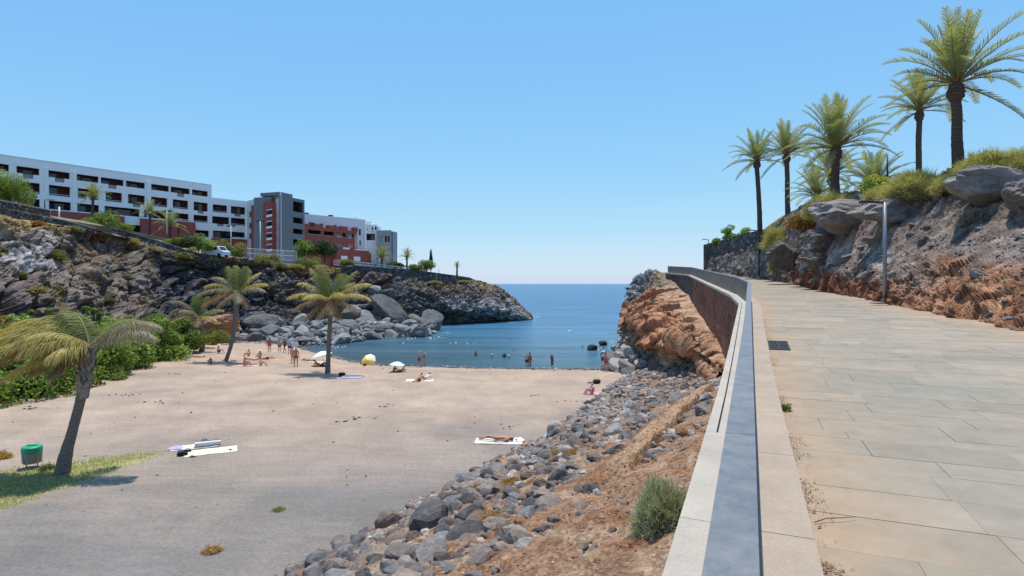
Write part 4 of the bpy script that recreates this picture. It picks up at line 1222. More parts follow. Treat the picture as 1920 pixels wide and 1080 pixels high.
def foliage(lobes, n, leaf, cols, seed=0, up=0.35, aspect=0.6, inner=0.55):
    """leaf-sized faces through the outer part of a heap of lobes"""
    r = np.random.default_rng(seed)
    lob = np.array(lobes, float)         # cx cy cz rx ry rz
    vol = (lob[:, 3] * lob[:, 4] * lob[:, 5]) ** (2 / 3.); k = r.choice(len(lob), n, p=vol / vol.sum())
    d = unit(r.normal(size=(n, 3))); rad = inner + (1.05 - inner) * r.random(n) ** 0.6
    c = lob[k, :3] + d * lob[k, 3:] * rad[:, None]
    nrm = unit(d * 0.8 + r.normal(size=(n, 3)) * 0.7 + np.array([0, 0, up]))
    a = unit(np.cross(nrm, r.normal(size=(n, 3)))); b_ = np.cross(nrm, a)
    L = leaf * (0.6 + 0.8 * r.random(n))[:, None]; W = L * aspect
    v = np.stack([c - a * L * .5, c + b_ * W * .5 - nrm * L * .08, c + a * L * .5, c - b_ * W * .5 - nrm * L * .08], 1).reshape(-1, 3)
    f = np.arange(4 * n).reshape(n, 4)
    cols = np.array(cols, float); ci = r.integers(0, len(cols), n); co = cols[ci] * (0.75 + 0.5 * r.random(n))[:, None]
    lt = 0.65 + 0.6 * r.random(len(lob)); co = co * lt[k][:, None]
    return v, f, np.repeat(co, 4, 0)

def heap(rx, ry, h, n, seed, small=0.42):
    r = np.random.default_rng(seed); out = []
    for i in range(n):
        a = r.random() * 6.283; q = math.sqrt(r.random()) * 0.85
        x, y = math.cos(a) * q * rx, math.sin(a) * q * ry
        top = h * math.sqrt(max(0.05, 1 - q * q)) * r.uniform(0.75, 1.05)
        s = small * r.uniform(0.7, 1.3)
        rr_ = s * min(rx, h) ; z = r.uniform(0.35, 1.0) * max(top - rr_ * .6, rr_ * .5)
        out.append((x, y, z, rr_ * 1.15, rr_ * 1.1, rr_ * 0.85))
    return out

GREEN = [(0.13, 0.21, 0.03), (0.21, 0.29, 0.045), (0.09, 0.15, 0.025), (0.29, 0.33, 0.06)]
BRIGHT = [(0.16, 0.23, 0.035), (0.20, 0.26, 0.05), (0.11, 0.17, 0.03), (0.24, 0.27, 0.06)]
DARKG = [(0.03, 0.06, 0.02), (0.045, 0.08, 0.025), (0.06, 0.09, 0.03)]
YELL = [(0.26, 0.25, 0.06), (0.20, 0.23, 0.05), (0.30, 0.27, 0.09), (0.16, 0.2, 0.05)]
def bush(name, loc, rx, ry, h, n, leaf, cols, label, cat='bush', group=None, seed=0, lob=14, stems=5, small=0.42, aspect=.6):
    o = empty(name, loc, label, cat, group)
    v, f, c = foliage(heap(rx, ry, h, lob, seed, small), n, leaf, cols, seed, aspect=aspect)
    v[:, 2] = np.maximum(v[:, 2], -0.25)
    link('foliage', mesh_np('foliage', v, f, M['leaf'], c), o)
    b = MB(); r = random.Random(seed)
    for i in range(stems):
        a = r.uniform(0, 6.28); b.tube([(0, 0, -.4), (math.cos(a) * rx * .25, math.sin(a) * ry * .25, h * .4), (math.cos(a) * rx * .5, math.sin(a) * ry * .5, h * .75)], [.07, .05, .02], 5)
    b.build('stem', M['bark'], o)
    return o

def dome_grass(name, loc, rx, ry, h, n, cols, label, cat='shrub', group=None, seed=0, wid=0.022, fill=(0.42, 0.42)):
    """wiry shrub: thin blades growing from an inner heap to an uneven dome"""
    r = np.random.default_rng(seed)
    o = empty(name, loc, label, cat, group)
    d = unit(r.normal(size=(n, 3)) * np.array([1, 1, 0.9])); d[:, 2] = np.abs(d[:, 2]) - 0.12
    lump = 0.78 + 0.30 * perlin(d * 2.2 + seed, seed) + 0.22 * perlin(d * 5 + seed, seed + 1)
    tip = d * np.array([rx, ry, h]) * (lump * (0.72 + 0.36 * r.random(n)))[:, None]
    base = tip * (fill[0] + fill[1] * r.random(n))[:, None] + r.normal(size=(n, 3)) * 0.06 * min(rx, h); base[:, 2] -= 0.03
    tip = tip + r.normal(size=(n, 3)) * 0.10 * min(rx, h)
    side = unit(np.cross(tip - base, r.normal(size=(n, 3)))) * wid * (0.6 + 0.8 * r.random(n))[:, None]
    mid = (base + tip) / 2 + r.normal(size=(n, 3)) * 0.04
    v = np.stack([base - side * .6, base + side * .6, mid + side, mid - side, tip], 1).reshape(-1, 3)
    q = np.arange(n)[:, None] * 5
    cols = np.array(cols); co = cols[r.integers(0, len(cols), n)] * (0.75 + 0.5 * r.random(n))[:, None]
    cc = np.repeat(co, 5, 0)
    link('blades', mesh_np('blades', v, [q + np.array([[0, 1, 2, 3]]), q + np.array([[3, 2, 4]])], M['blade'], cc), o)
    return o

# ---- palm fronds
def frond(L, az, el, droop=0.25, wind=(0, 0, 0), nl=44, leaf=0.55, w=0.035, hang=0.5, vee=0.3, fwd=0.55, seed=0, c0=(.1, .15, .03), c1=(.25, .22, .06), bare=0.14, jit=0.10):
    r = np.random.default_rng(seed); n = 26; ds = L / n
    d = np.array([math.cos(el) * math.cos(az), math.cos(el) * math.sin(az), math.sin(el)]); p = np.zeros(3); P = [p.copy()]; D = [d.copy()]
    wv = np.array(wind, float)
    for i in range(n):
        u = i / n
        d = d + (np.array([0, 0, -droop]) + wv) * ds * (0.35 + 1.5 * u); d /= np.linalg.norm(d); p = p + d * ds; P.append(p.copy()); D.append(d.copy())
    P = np.array(P); D = np.array(D)
    b = MB(); b.tube(P[::2], np.linspace(0.04 * min(1.3, L / 3), 0.006, len(P[::2])), 4, False)
    V = [np.concatenate(b.v)]; Q = [np.concatenate(b.q)]; T = []; nv = len(V[0]); rc = np.array(c1) * 0.9
    Cc = [np.tile(rc, (nv, 1))]
    for sgn in (-1, 1):
        u = np.linspace(bare, 0.995, nl) + r.normal(size=nl) * .004; s = u * n; i = np.clip(s.astype(int), 0, n - 1); fr = (s - i)[:, None]
        bp = P[i] * (1 - fr) + P[i + 1] * fr; t = unit(D[i] * (1 - fr) + D[i + 1] * fr)
        up = np.array([0, 0, 1.]); sd = np.cross(t, up); bad = np.linalg.norm(sd, axis=1) < 0.15
        sd[bad] = np.array([-math.sin(az), math.cos(az), 0]); sd = unit(sd); nn = np.cross(sd, t)
        ln = leaf * np.sin(np.pi * np.clip(0.10 + 0.86 * u, 0, 1)) ** 0.55 * (0.85 + 0.3 * r.random(nl))
        dl = unit(sd * sgn + t * (fwd + 0.5 * u[:, None]) + nn * vee + r.normal(size=(nl, 3)) * jit)
        k1 = unit(dl + np.array([0, 0, -hang * .45]) + wv * .8); k2 = unit(dl * 0.75 + np.array([0, 0, -hang]) + wv * 1.6)
        a = bp; m = a + k1 * (ln * .5)[:, None]; e = m + k2 * (ln * .5)[:, None]
        wd = unit(t - k1 * (t * k1).sum(1)[:, None]) * w * 0.5
        v = np.stack([a - wd * .8, a + wd * .8, m + wd, m - wd, e], 1).reshape(-1, 3)
        q = nv + np.arange(nl)[:, None] * 5
        V.append(v); Q.append(q + np.array([[0, 1, 2, 3]])); T.append(q + np.array([[3, 2, 4]])); nv += len(v)
        mixv = np.clip(0.25 * r.random(nl) + 0.55 * u ** 2, 0, 1)[:, None]
        cb = np.array(c0) * (1 - mixv) + np.array(c1) * mixv; cb = cb * (0.8 + 0.4 * r.random(nl))[:, None]
        ct = cb * 0.6 + np.array(c1) * 0.4
        Cc.append(np.stack([cb, cb, cb, cb, ct], 1).reshape(-1, 3))
    return np.concatenate(V), [np.concatenate(Q), np.concatenate(T)], np.concatenate(Cc)

def trunk(pts, radii, name='trunk', mat=None, parent=None, n=12, seed=0, rough=0.06):
    pts = catmull(np.array(pts, float), 40); rad = catmull(np.array(radii, float)[:, None], 40)[:, 0]
    b = MB(); b.tube(pts, rad, n)
    v = b.v[0]; k = 40 * n; dv = perlin(v[:k] * np.array([6, 6, 9.0]) + seed, seed)
    cen = np.repeat(pts, n, 0); v[:k] = cen + (v[:k] - cen) * (1 + rough * 2.2 * dv)[:, None]
    return b.build(name, mat, parent, True)

# date palms: fronds shared between trees
DATE = {}
def date_frond(cls, k):
    key = (cls, k)
    if key not in DATE:
        el = R([80, 62, 42, 22, 2, -22][cls]) + R(RNG.uniform(-5, 5))
        dr = [0.13, 0.23, 0.31, 0.32, 0.26, 0.16][cls] * RNG.uniform(0.85, 1.2)
        c0 = [(.22, .245, .10), (.205, .23, .11), (.19, .22, .115), (.18, .205, .115), (.20, .20, .11), (.25, .22, .12)][cls]
        c1 = [(.40, .36, .13), (.36, .34, .15), (.33, .325, .16), (.32, .31, .16), (.36, .32, .16), (.40, .33, .18)][cls]
        v, f, c = frond(3.3 * RNG.uniform(.93, 1.07), 0.0, el, dr, nl=58, leaf=0.52, w=0.029, hang=0.22, vee=0.45, fwd=0.75, seed=cls * 10 + k, c0=c0, c1=c1, bare=0.2)
        DATE[key] = mesh_np('frond', v, f, M['leaf'], c)
    return DATE[key]
def date_palm(label, px, py_crown, py_base, Yd, scale=1.0, lean=0.0, tr=0.2, nf=44, seed=0, bias=0.0, base_z=None, group='date palms on the terrace above the promenade', boss=1.0):
    crown = pt(px, py_crown, Yd); base = pt(px + lean, py_base, Yd)
    if base_z is not None: base.z = min(base.z, base_z)
    o = empty('date_palm', base, label, 'palm tree', group)
    h = crown.z - base.z; dx = crown.x - base.x; r = random.Random(seed)
    m = [(0, 0, -.3), (dx * .25 + r.uniform(-.08, .08), 0, h * .33), (dx * .6, 0, h * .66), (dx * .95, 0, h - .75 * scale), (dx, 0, h - .1)]
    trunk(m, [tr * 1.15, tr, tr * .95, tr * .95, tr * .9], 'trunk', M['trunk_date'], o, seed=seed)
    bs = boss * scale
    trunk([(dx * .95, 0, h - 0.75 * bs), (dx * .96, 0, h - .55 * bs), (dx * .98, 0, h - .3 * bs), (dx, 0, h - .02), (dx, 0, h + .25 * bs)], [tr * 1.0, tr * 1.5, tr * 1.55, tr * 1.2, tr * .4], 'crown_boss', M['trunk_date'], o, seed=seed + 9, rough=0.14)
    for i in range(nf):
        u = (i + .5) / nf; cls = 0 if u < .14 else 1 if u < .42 else 2 if u < .70 else 3 if u < .88 else 4 if u < .97 else 5
        fo = link('frond', date_frond(cls, i % 3), o, (dx, 0, h))
        az = i * 2.399 + r.uniform(-.3, .3); fo.rotation_euler = (r.uniform(-.09, .09), r.uniform(-.09, .09) + bias * math.cos(az), az)
        fo.scale = (scale * r.uniform(.88, 1.08),) * 3
    # golden fruit stalks and young leaf bases in the heart of the crown
    b = MB()
    for i in range(26):
        a = r.uniform(0, 6.28); e = r.uniform(.5, 1.35); L = r.uniform(.5, 1.1) * scale; d = np.array([math.cos(a) * math.cos(e), math.sin(a) * math.cos(e), math.sin(e)])
        p0 = np.array([dx, 0, h]); b.tube([p0, p0 + d * L * .6, p0 + d * L + np.array([0, 0, -.1 * L])], [.035 * scale, .028 * scale, .01], 4, False, (.34, .19, .045))
    b.build('fruit_stalk', M['blade'], o)
    return o
TOPZ = 14.6
date_palm('largest date palm with a thick dark trunk, nearest on the right', 1792, 158, 312, 27.5, 1.10, 6, 0.235, 40, 1, 0.10)
date_palm('date palm with a slim trunk just left of the largest palm', 1724, 208, 330, 42, 0.97, -4, 0.20, 36, 2, base_z=TOPZ)
date_palm('bushy date palm with a thick trunk above the overhanging ledge', 1567, 278, 366, 37, 1.08, 0, 0.25, 42, 3, base_z=TOPZ)
date_palm('tall slender date palm second from the left on the terrace', 1475, 290, 414, 52, 1.0, 3, 0.22, 36, 4, base_z=14.3)
date_palm('tall slender date palm leftmost on the terrace, over the stone wall', 1419, 302, 436, 54, 0.96, 6, 0.22, 34, 5, base_z=13.6)
date_palm('palm half hidden behind the thick-trunked palm', 1560, 330, 375, 48, 1.0, 0, 0.25, 40, 6, base_z=14)
date_palm('low palm with golden fruit stalks left of the thick-trunked palm', 1530, 368, 385, 44, 0.8, 0, 0.2, 36, 7, base_z=14)
date_palm('low spreading palm behind the shrubs in the middle of the terrace', 1640, 350, 368, 44, 0.95, 0, 0.2, 38, 8, base_z=14)

# coconut palms on the beach: every frond its own
def coco_palm(label, path, radii, fronds, group='coconut palms on the beach', wind=(-.10, 0, 0), seed=0, leaf=.75, boots=0, scale=1.0, nl=58, name='coconut_palm', w_=.028):
    base = Vector(path[0]); o = empty(name, base, label, 'palm tree', group)
    loc = [Vector(p) - base for p in path]; loc[0] = loc[0] + Vector((0, 0, -.3))
    trunk(loc, radii, 'trunk', M['trunk_coco'], o, seed=seed, rough=0.05, n=16)
    top = loc[-1]; r = random.Random(seed); TP = np.array([tuple(q) for q in loc])
    if boots:
        b = MB()
        for i in range(boots):
            a = i * 2.4 + r.uniform(-.3, .3); t = r.uniform(-1.75, -.15); zz_ = top.z + t; c = np.array([np.interp(zz_, TP[:, 2], TP[:, 0]), np.interp(zz_, TP[:, 2], TP[:, 1]), zz_])
            rad0 = radii[-1] * (1.0 + .3 * (t + 1.75) / 1.6); d = np.array([math.cos(a), math.sin(a), 0]); L = r.uniform(.5, .85); sd = np.array([-d[1], d[0], 0]) * r.uniform(.09, .16)
            p0 = c + d * rad0 * .8 - np.array([0, 0, .3]); p1 = c + d * (rad0 * 1.15) + np.array([0, 0, .1]); p2 = c + d * (rad0 * 1.25 + r.uniform(.05, .22)) + np.array([0, 0, L * .55])
            b.add([p0 - sd, p0 + sd, p1 + sd * .9, p1 - sd * .9, p2 + sd * .35, p2 - sd * .35, p0 - d * .05 - sd, p0 - d * .05 + sd, p1 - d * .06 + sd * .9, p1 - d * .06 - sd * .9],
                  [(0, 1, 2, 3), (3, 2, 4, 5), (7, 6, 9, 8), (0, 3, 9, 6), (2, 1, 7, 8)])
        b.build('leaf_sheath', M['fibre'], o)
    for k, (az, el, L, dr, c0, c1, hang) in enumerate(fronds):
        v, f, c = frond(L * scale, R(az), R(el), dr / scale, wind, nl, leaf * scale, w_, hang * 1.15, .05, .42, seed * 50 + k, c0, c1, .12, .22)
        link('frond', mesh_np('frond', v, f, M['leaf'], c), o, top)
    return o
GY = ((.13, .17, .035), (.36, .30, .09)); YB = ((.37, .32, .09), (.50, .37, .15)); GRY = ((.22, .19, .12), (.36, .30, .22)); GRN = ((.08, .14, .03), (.22, .22, .06)); BRN = ((.20, .13, .07), (.33, .22, .12))
def q3(px, py, Yd, z=None):
    p = pt(px, py, Yd)
    if z is not None: p.z = z
    return p
Y1 = 21.7
b0 = q3(114, 893, Y1); b0.z = bz(b0.x, b0.y)
coco_palm('leaning coconut palm with wind-blown yellow fronds, nearest on the beach by the litter bin',
          [b0, q3(124, 850, Y1), q3(138, 800, Y1), q3(152, 745, Y1), q3(161, 700, Y1), q3(168, 648, Y1 + .1)], [.30, .22, .17, .175, .21, .18],
          [(178, 34, 4.2, .30, *YB, .95), (188, 26, 4.4, .26, *YB, .95), (170, 40, 4.5, .30, *YB, .85), (200, 18, 3.8, .26, *YB, .95), (158, 46, 3.8, .36, *GY, .8), (184, 8, 4.0, .22, *BRN, 1.0),
           (224, 40, 2.5, .60, *YB, 1.0), (232, 30, 2.3, .62, *YB, 1.0), (252, 12, 1.6, .6, *YB, .9), (4, 34, 2.7, .44, *GRY, 1.1), (14, 44, 2.8, .50, *GRY, 1.1), 
           (140, 62, 2.6, .75, *GRY, 1.0), (150, 66, 2.8, .70, *GY, .9), (174, 14, 3.9, .24, *GY, .8),
           (206, -4, 3.0, .3, *YB, 1.0), (60, 50, 2.4, .6, *GY, .9), (180, -12, 2.6, .25, *BRN, .9), (240, -25, 1.6, .4, *BRN, .9)],
          seed=1, boots=46, wind=(-.11, -.01, -.02), leaf=.85, nl=150, w_=.024)
Y2 = 55.0
b0 = q3(415, 688, Y2); b0.z = bz(b0.x, b0.y)
up = lambda n, s: [(random.Random(s + i).uniform(20, 170), random.Random(s + i + 7).uniform(58, 84), random.Random(s + i).uniform(2.5, 3.3), .16, *(GRN if i % 2 else GY), .6) for i in range(n)]
coco_palm('curved coconut palm second from the left on the sand, before the dark boulders',
          [b0, q3(424, 675, Y2), q3(434, 645, Y2), q3(440, 610, Y2), q3(443, 575, Y2), q3(445, 548, Y2)], [.36, .2, .17, .2, .26, .18],
          up(5, 3) + [(178, 35, 3.6, .30, *YB, .9), (195, 20, 3.9, .28, *GRY, 1.0), (165, 50, 3.4, .3, *GRY, .8), (10, 35, 3.0, .3, *YB, .8), (350, 25, 3.2, .3, *GRY, .9), (25, 55, 2.9, .28, *YB, .6),
           (210, -5, 3.6, .3, *BRN, 1.0), (180, 5, 4.0, .3, *BRN, 1.0), (240, -20, 2.6, .3, *BRN, 1.), (300, 0, 2.6, .35, *GRY, 1.0), (100, 30, 3.0, .3, *GY, .8), (330, -25, 2.4, .3, *BRN, 1.0), (150, 15, 3.4, .3, *YB, .9)],
          seed=2, boots=16, wind=(-.05, 0, 0), leaf=.85, nl=80, w_=.034)
Y3 = 49.5
b0 = q3(614, 703, Y3); b0.z = bz(b0.x, b0.y)
coco_palm('straight coconut palm in the middle of the beach, a white parasol behind it',
          [b0, q3(615, 680, Y3), q3(617, 640, Y3), q3(619, 600, Y3), q3(620, 575, Y3), q3(620, 562, Y3)], [.27, .2, .19, .2, .24, .18],
          up(6, 20) + [(170, 45, 3.6, .26, *YB, .9), (185, 25, 3.9, .24, *YB, 1.0), (160, 62, 3.5, .2, *GY, .7), (200, 5, 3.4, .26, *BRN, 1.0), (8, 42, 3.9, .24, *YB, .9), (350, 25, 4.0, .26, *YB, 1.0), (20, 60, 3.4, .2, *GY, .7),
           (340, 0, 3.2, .3, *BRN, 1.0), (215, -20, 2.8, .3, *BRN, 1.0), (290, -10, 2.6, .3, *BRN, 1.0), (250, -30, 2.4, .3, *BRN, 1.0), (120, 40, 3.2, .25, *GY, .8), (60, 45, 3.2, .25, *GY, .8), (230, 30, 2.8, .4, *YB, .9), (310, 35, 2.8, .4, *YB, .9), (320, -40, 2.2, .2, *BRN, 1.)],
          seed=3, boots=14, wind=(.0, 0, 0), leaf=.9, nl=84, w_=.032)
Y4 = 63.0
b0 = q3(378, 648, Y4); b0.z = bz(b0.x, b0.y)
coco_palm('short wind-bent coconut palm at the end of the green hedge',
          [b0, q3(380, 635, Y4), q3(378, 620, Y4), q3(374, 608, Y4), q3(372, 600, Y4), q3(371, 594, Y4)], [.3, .26, .24, .22, .2, .16],
          [(180, 40, 3.4, .35, *BRN, .9), (190, 60, 3.6, .35, *BRN, .9), (170, 20, 3.2, .3, *BRN, 1.0), (90, 80, 2.6, .2, *GRN, .5), (60, 65, 2.6, .25, *GRN, .5), (120, 68, 2.6, .25, *GRN, .5), (20, 35, 2.8, .35, *GY, .8),
           (350, 10, 2.6, .3, *YB, .9), (215, 10, 3.0, .35, *YB, .9), (300, -10, 2.2, .3, *BRN, .9), (250, 45, 2.4, .5, *GRY, .9)],
          seed=4, boots=8, wind=(-.10, 0, 0), leaf=.85, nl=70, w_=.036)

# ---- palms and trees along the hotel
def small_palm(label, px, py_crown, py_base, Yd, scale, seed, dry=False, group='palms along the hotel terrace'):
    o = date_palm(label, px, py_crown, py_base, Yd, scale, 0, 0.2, 26, seed, 0, group=group, boss=.8)
    o.name = 'fan_palm'; return o
small_palm('fan palm in front of the left balconies of the hotel', 174, 370, 425, 88, .80, 31)
small_palm('round fan palm left of the twin-headed lamp before the hotel', 281, 402, 452, 100, .84, 32)
small_palm('feathery palm below the white balconies, right of the round fan palm', 319, 424, 462, 99, .95, 33)
small_palm('yellowish palm right of the red terraces, by the lower white fence', 716, 484, 504, 121, .95, 34)
small_palm('slim palm between the yellowish palm and the cypress', 763, 484, 508, 124, .72, 35)
small_palm('lone small palm at the sea end of the headland', 857, 499, 517, 129.5, .40, 36)
def tree(label, px, py_c, py_base, Yd, rx, ry, rz, n, leaf, cols, seed, cat='tree', group=None, name='tree', lob=16):
    c = pt(px, py_c, Yd); base = pt(px, py_base, Yd); o = empty(name, base, label, cat, group)
    r = np.random.default_rng(seed); h = c.z - base.z; lobes = []
    for i in range(lob):
        d = unit(r.normal(size=3)) * r.random() ** .4 * .75; s = r.uniform(.33, .55)
        lobes.append((d[0] * rx, d[1] * ry, h + d[2] * rz, rx * s, ry * s, rz * s))
    v, f, cc = foliage(lobes, n, leaf, cols, seed)
    link('crown', mesh_np('crown', v, f, M['leaf'], cc), o)
    b = MB(); b.tube([(0, 0, -.3), (.1, 0, h * .5), (0, .1, h)], [.2, .15, .08], 7)
    for i in range(4):
        a = i * 1.6; b.tube([(0.05, 0, h * .5), (math.cos(a) * rx * .5, math.sin(a) * ry * .5, h + rz * .2)], [.09, .03], 5)
    b.build('trunk', M['bark'], o, True)
    return o
tree('leafy bright green tree behind the high wall at the far left', 16, 356, 395, 71, 3.4, 3, 2.3, 9000, .22, BRIGHT, 51)
tree('dark rounded tree at the right corner of the grey tower', 608, 468, 490, 115, 3.0, 2.6, 2.2, 5500, .26, DARKG, 52)
tree('lighter green tree leaning on the left of the dark rounded tree', 570, 469, 492, 114, 2.0, 1.8, 2.2, 3500, .25, GREEN, 53)
tree('dense little bushy tree left of the cypress', 799, 497, 510, 125, 1.9, 1.7, 1.6, 2600, .25, BRIGHT, 54)
o = empty('cypress', pt(808, 505, 127), 'dark narrow cypress standing above the headland wall', 'cypress tree')
v, f, c = foliage([(0, 0, 0.7 + i * .42, .62 - .052 * i, .62 - .052 * i, .5) for i in range(9)], 2200, .2, DARKG, 55); link('crown', mesh_np('crown', v, f, M['leaf'], c), o)
b = MB(); b.tube([(0, 0, -.5), (0, 0, 3)], [.12, .04], 6); b.build('trunk', M['bark'], o)
GB = 'bushes along the hotel terrace'
for i, (px, py, Yd, rx, h, cols, lab) in enumerate([
    (195, 424, 84, 2.3, 2.6, GREEN, 'green bush below the fan palm at the left end of the hotel'), (222, 432, 88, 2.0, 1.9, BRIGHT, 'bright green bush right of the fan palm, on the sloping wall'),
    (165, 424, 82, 1.5, 1.2, GREEN, 'small flat green bush on the short low wall'),
    (350, 462, 98, 2.0, 2.4, DARKG, 'dark green bush under the feathery palm'), (372, 468, 99, 2.1, 3.2, BRIGHT, 'tall bright green bush left of the white van'),
    (392, 466, 103, 1.7, 2.2, YELL, 'yellow-green bush behind the white van'), (418, 468, 105, 1.6, 2.2, YELL, 'yellow-green bush right behind the van roof'),
    (450, 480, 107, 2.2, 2.4, YELL, 'yellow-green bush before the left end of the mesh fence'), (503, 492, 108, 2.4, 2.0, YELL, 'low yellow bush in front of the mesh fence'),
    (578, 498, 110, 2.4, 1.9, BRIGHT, 'pale green bush under the dark rounded tree'), (650, 496, 114, 1.6, 1.3, YELL, 'small yellowish bush at the start of the headland wall'),
    (742, 502, 125, 2.6, 1.5, DARKG, 'dark hedge between the two palms above the headland wall'), (330, 458, 97, 1.8, 1.6, YELL, 'yellow bush on the wall below the feathery palm'), (775, 505, 126, 1.5, 1.4, GREEN, 'small green bush left of the bushy little tree')]):
    p = pt(px, py, Yd); bush('bush', p, rx, rx * .85, h, 2600, .24, cols, lab, 'bush', GB, seed=60 + i, lob=10)

# ---- the green hedge of big leafy bushes at the back of the beach
GH = 'leafy bushes at the back of the beach'
HB = [(-75, 800, 33.5, 640, 75), (25, 758, 36.5, 628, 72), (105, 735, 40.5, 618, 60), (62, 690, 46, 588, 70), (180, 712, 45, 608, 52), (150, 668, 53, 590, 60), (238, 697, 49.5, 598, 48), (215, 655, 58, 588, 50), (293, 681, 55, 594, 45), (345, 664, 61.5, 600, 32), (285, 650, 64, 592, 40)]
HL = ['leafy bush at the far left edge of the beach, partly out of the picture', 'leafy bush behind the fronds of the leaning palm, with a dark hollow below', 'leafy bush right behind the fibrous trunk of the leaning palm', 'tall leafy bush at the back, under the ashy rock slope',
      'leafy bush right of the leaning palm trunk, bulging onto the sand', 'back leafy bush at the foot of the cliff, above the palm crown', 'leafy bush in the middle of the hedge', 'rear leafy bush in the middle of the hedge against the brown rock', 'leafy bush near the right end of the hedge', 'last leafy bush at the right end of the hedge, by the bathers', 'rear leafy bush beside the short wind-bent palm']
for i, ((px, pb, Yd, ptp, hw), lab) in enumerate(zip(HB, HL)):
    p = pt(px, pb, Yd); zz = min(p.z, bz(p.x, p.y) + .1 if Yd < 50 and i not in (3, 5) else p.z); h = CAMZ + (532 - ptp + 9) / F * Yd - zz; p.z = zz; rx = hw / F * Yd * 1.15
    bush('leafy_bush', p, rx, rx * .8, h, 9000 if Yd < 50 else 6000, .24, GREEN + BRIGHT[:2], lab, 'bush', GH, seed=80 + i, lob=26, small=.36, aspect=.7)
p = pt(204, 714, 43.5); bush('leafy_bush', p, 1.3, 1.1, 1.5, 2600, .22, BRIGHT, 'small low leafy bush on the sand right of the leaning palm', 'bush', GH, seed=98, lob=9)
p = pt(2, 640, 44.5); bush('leafy_bush', p, 1.6, 1.2, 2.4, 2200, .22, [(.30, .15, .03), (.34, .20, .04), (.20, .16, .03)], 'orange-leaved bush at the left edge above the hedge', 'bush', None, seed=99, lob=9)
p = pt(400, 642, 73); bush('leafy_bush', p, 2.3, 1.3, 2.0, 2600, .2, GREEN + [(.35, .12, .03)], 'low bush with reddish tips hanging over a grey boulder behind the curved palm', 'bush', None, seed=100, lob=10)
for i, (px, py, Yd, h) in enumerate([(98, 600, 50, 1.8), (160, 592, 55, 1.5), (180, 600, 56, 1.7), (52, 598, 47, 1.2)]):
    p = pt(px, py, Yd); p.z -= h * .6
    bush('sapling', p, .45, .45, h * 1.6, 700, .2, GREEN, ['upright green sapling rising from the hedge, second from the left', 'thin sapling above the middle of the hedge', 'taller thin sapling beside another above the hedge', 'pale sapling leftmost above the hedge'][i], 'sapling', 'saplings rising above the hedge', seed=110 + i, lob=7, small=.5)

# ---- dry shrubs on the left cliff
DRY = [(.36, .27, .12), (.30, .24, .11), (.42, .33, .17)]; RUST = [(.42, .20, .07), (.36, .18, .07)]; OLIVE = [(.20, .19, .07), (.25, .22, .08), (.15, .16, .06)]; SAGE = [(.22, .24, .13), (.30, .30, .17)]
GS = 'dry shrubs on the left cliff'
for i, (px, py, rx, h, cols, lab) in enumerate([
    (78, 419, 1.1, .8, RUST, 'rust orange dry tuft under the end of the high wall'), (142, 433, 1.5, .9, SAGE, 'pale sage shrub below the short low wall'), (178, 449, .9, .9, RUST, 'small rust tuft at the corner of the sloping wall'),
    (196, 446, 1.2, 1.1, DRY, 'straw coloured shrub at the start of the sloping wall'), (246, 456, 2.2, 1.2, DRY, 'wide straw coloured shrub along the foot of the sloping wall'), (290, 468, 1.8, .9, DRY, 'low straw shrub above the steep dark cliff face'),
    (345, 482, 2.0, 1.2, OLIVE, 'olive shrub where the sloping wall ends'), (103, 482, 1.5, 1.3, OLIVE, 'yellow-green shrub on the ashy slope at the left'), (44, 516, .8, .7, OLIVE, 'small yellow-green tuft on the pale ashy rock'),
    (112, 541, .8, .7, OLIVE, 'small yellow tuft below the ashy slope'), (240, 517, 1.1, .7, SAGE, 'greyish tuft in the middle of the brown slope'), (495, 492, 2.4, 1.7, OLIVE, 'olive shrub hanging over the cliff below the mesh fence'), (425, 512, 1.3, 1.5, SAGE, 'grey-green shrub at the right end of the dark cliff face'),
    (555, 500, 2.2, 1.2, DRY, 'straw coloured shrub on the brown cliff top below the grey tower'), (525, 500, 1.6, 1.0, OLIVE, 'olive tuft left of the straw shrub on the cliff top'), (815, 529, 2.2, .9, DRY, 'dry yellow shrub below the headland wall'), (868, 526, 2.2, .7, DRY, 'dry tuft at the sea end below the headland wall'),
    (70, 545, 1.2, .8, DRY, 'faded tuft low on the ashy slope'), (210, 560, .8, .6, OLIVE, 'tiny olive tuft above the hedge'), (640, 515, 1.5, .8, OLIVE, 'olive tuft at the left end of the headland wall'), (5, 470, 1.0, .7, OLIVE, 'small green tuft at the very left of the cliff')]):
    p = on_grid(LCG, px, py)
    dome_grass('dry_shrub', (p.x, p.y - .2, p.z - .15), rx, rx * .8, h, 1500, cols, lab, 'shrub', GS, seed=120 + i, wid=.045)

# thin straw grass in patches over the upper cliff
rr_ = np.random.default_rng(44); gg = LCG[40:130:1].reshape(-1, 3); gp_ = fbm(gg * 0.16 + 4, 3, 29); pxg, _ = project(gg)
idx = np.where((gp_ > .12) & (pxg > -60) & (pxg < 900))[0]; idx = rr_.choice(idx, 1500); base = np.repeat(gg[idx], 7, 0) + rr_.normal(size=(1500 * 7, 3)) * np.array([.18, .18, .03]); n = len(base)
dr_ = unit(rr_.normal(size=(n, 3)) * np.array([.7, .7, .2]) + np.array([0, -.25, 1.0])) * rr_.uniform(.2, .55, n)[:, None]; sd_ = unit(np.cross(dr_, rr_.normal(size=(n, 3)))) * .03
v = np.stack([base - sd_, base + sd_, base + dr_], 1).reshape(-1, 3)
c = np.array([(.40, .30, .14), (.34, .27, .13), (.28, .24, .10), (.44, .35, .18)])[rr_.integers(0, 4, n)]
tag(link('dry_grass', mesh_np('dry_grass', v, np.arange(3 * n).reshape(n, 3), M['blade'], np.repeat(c, 3, 0))), 'thin straw grass in patches over the left cliff', 'grass', kind='stuff')

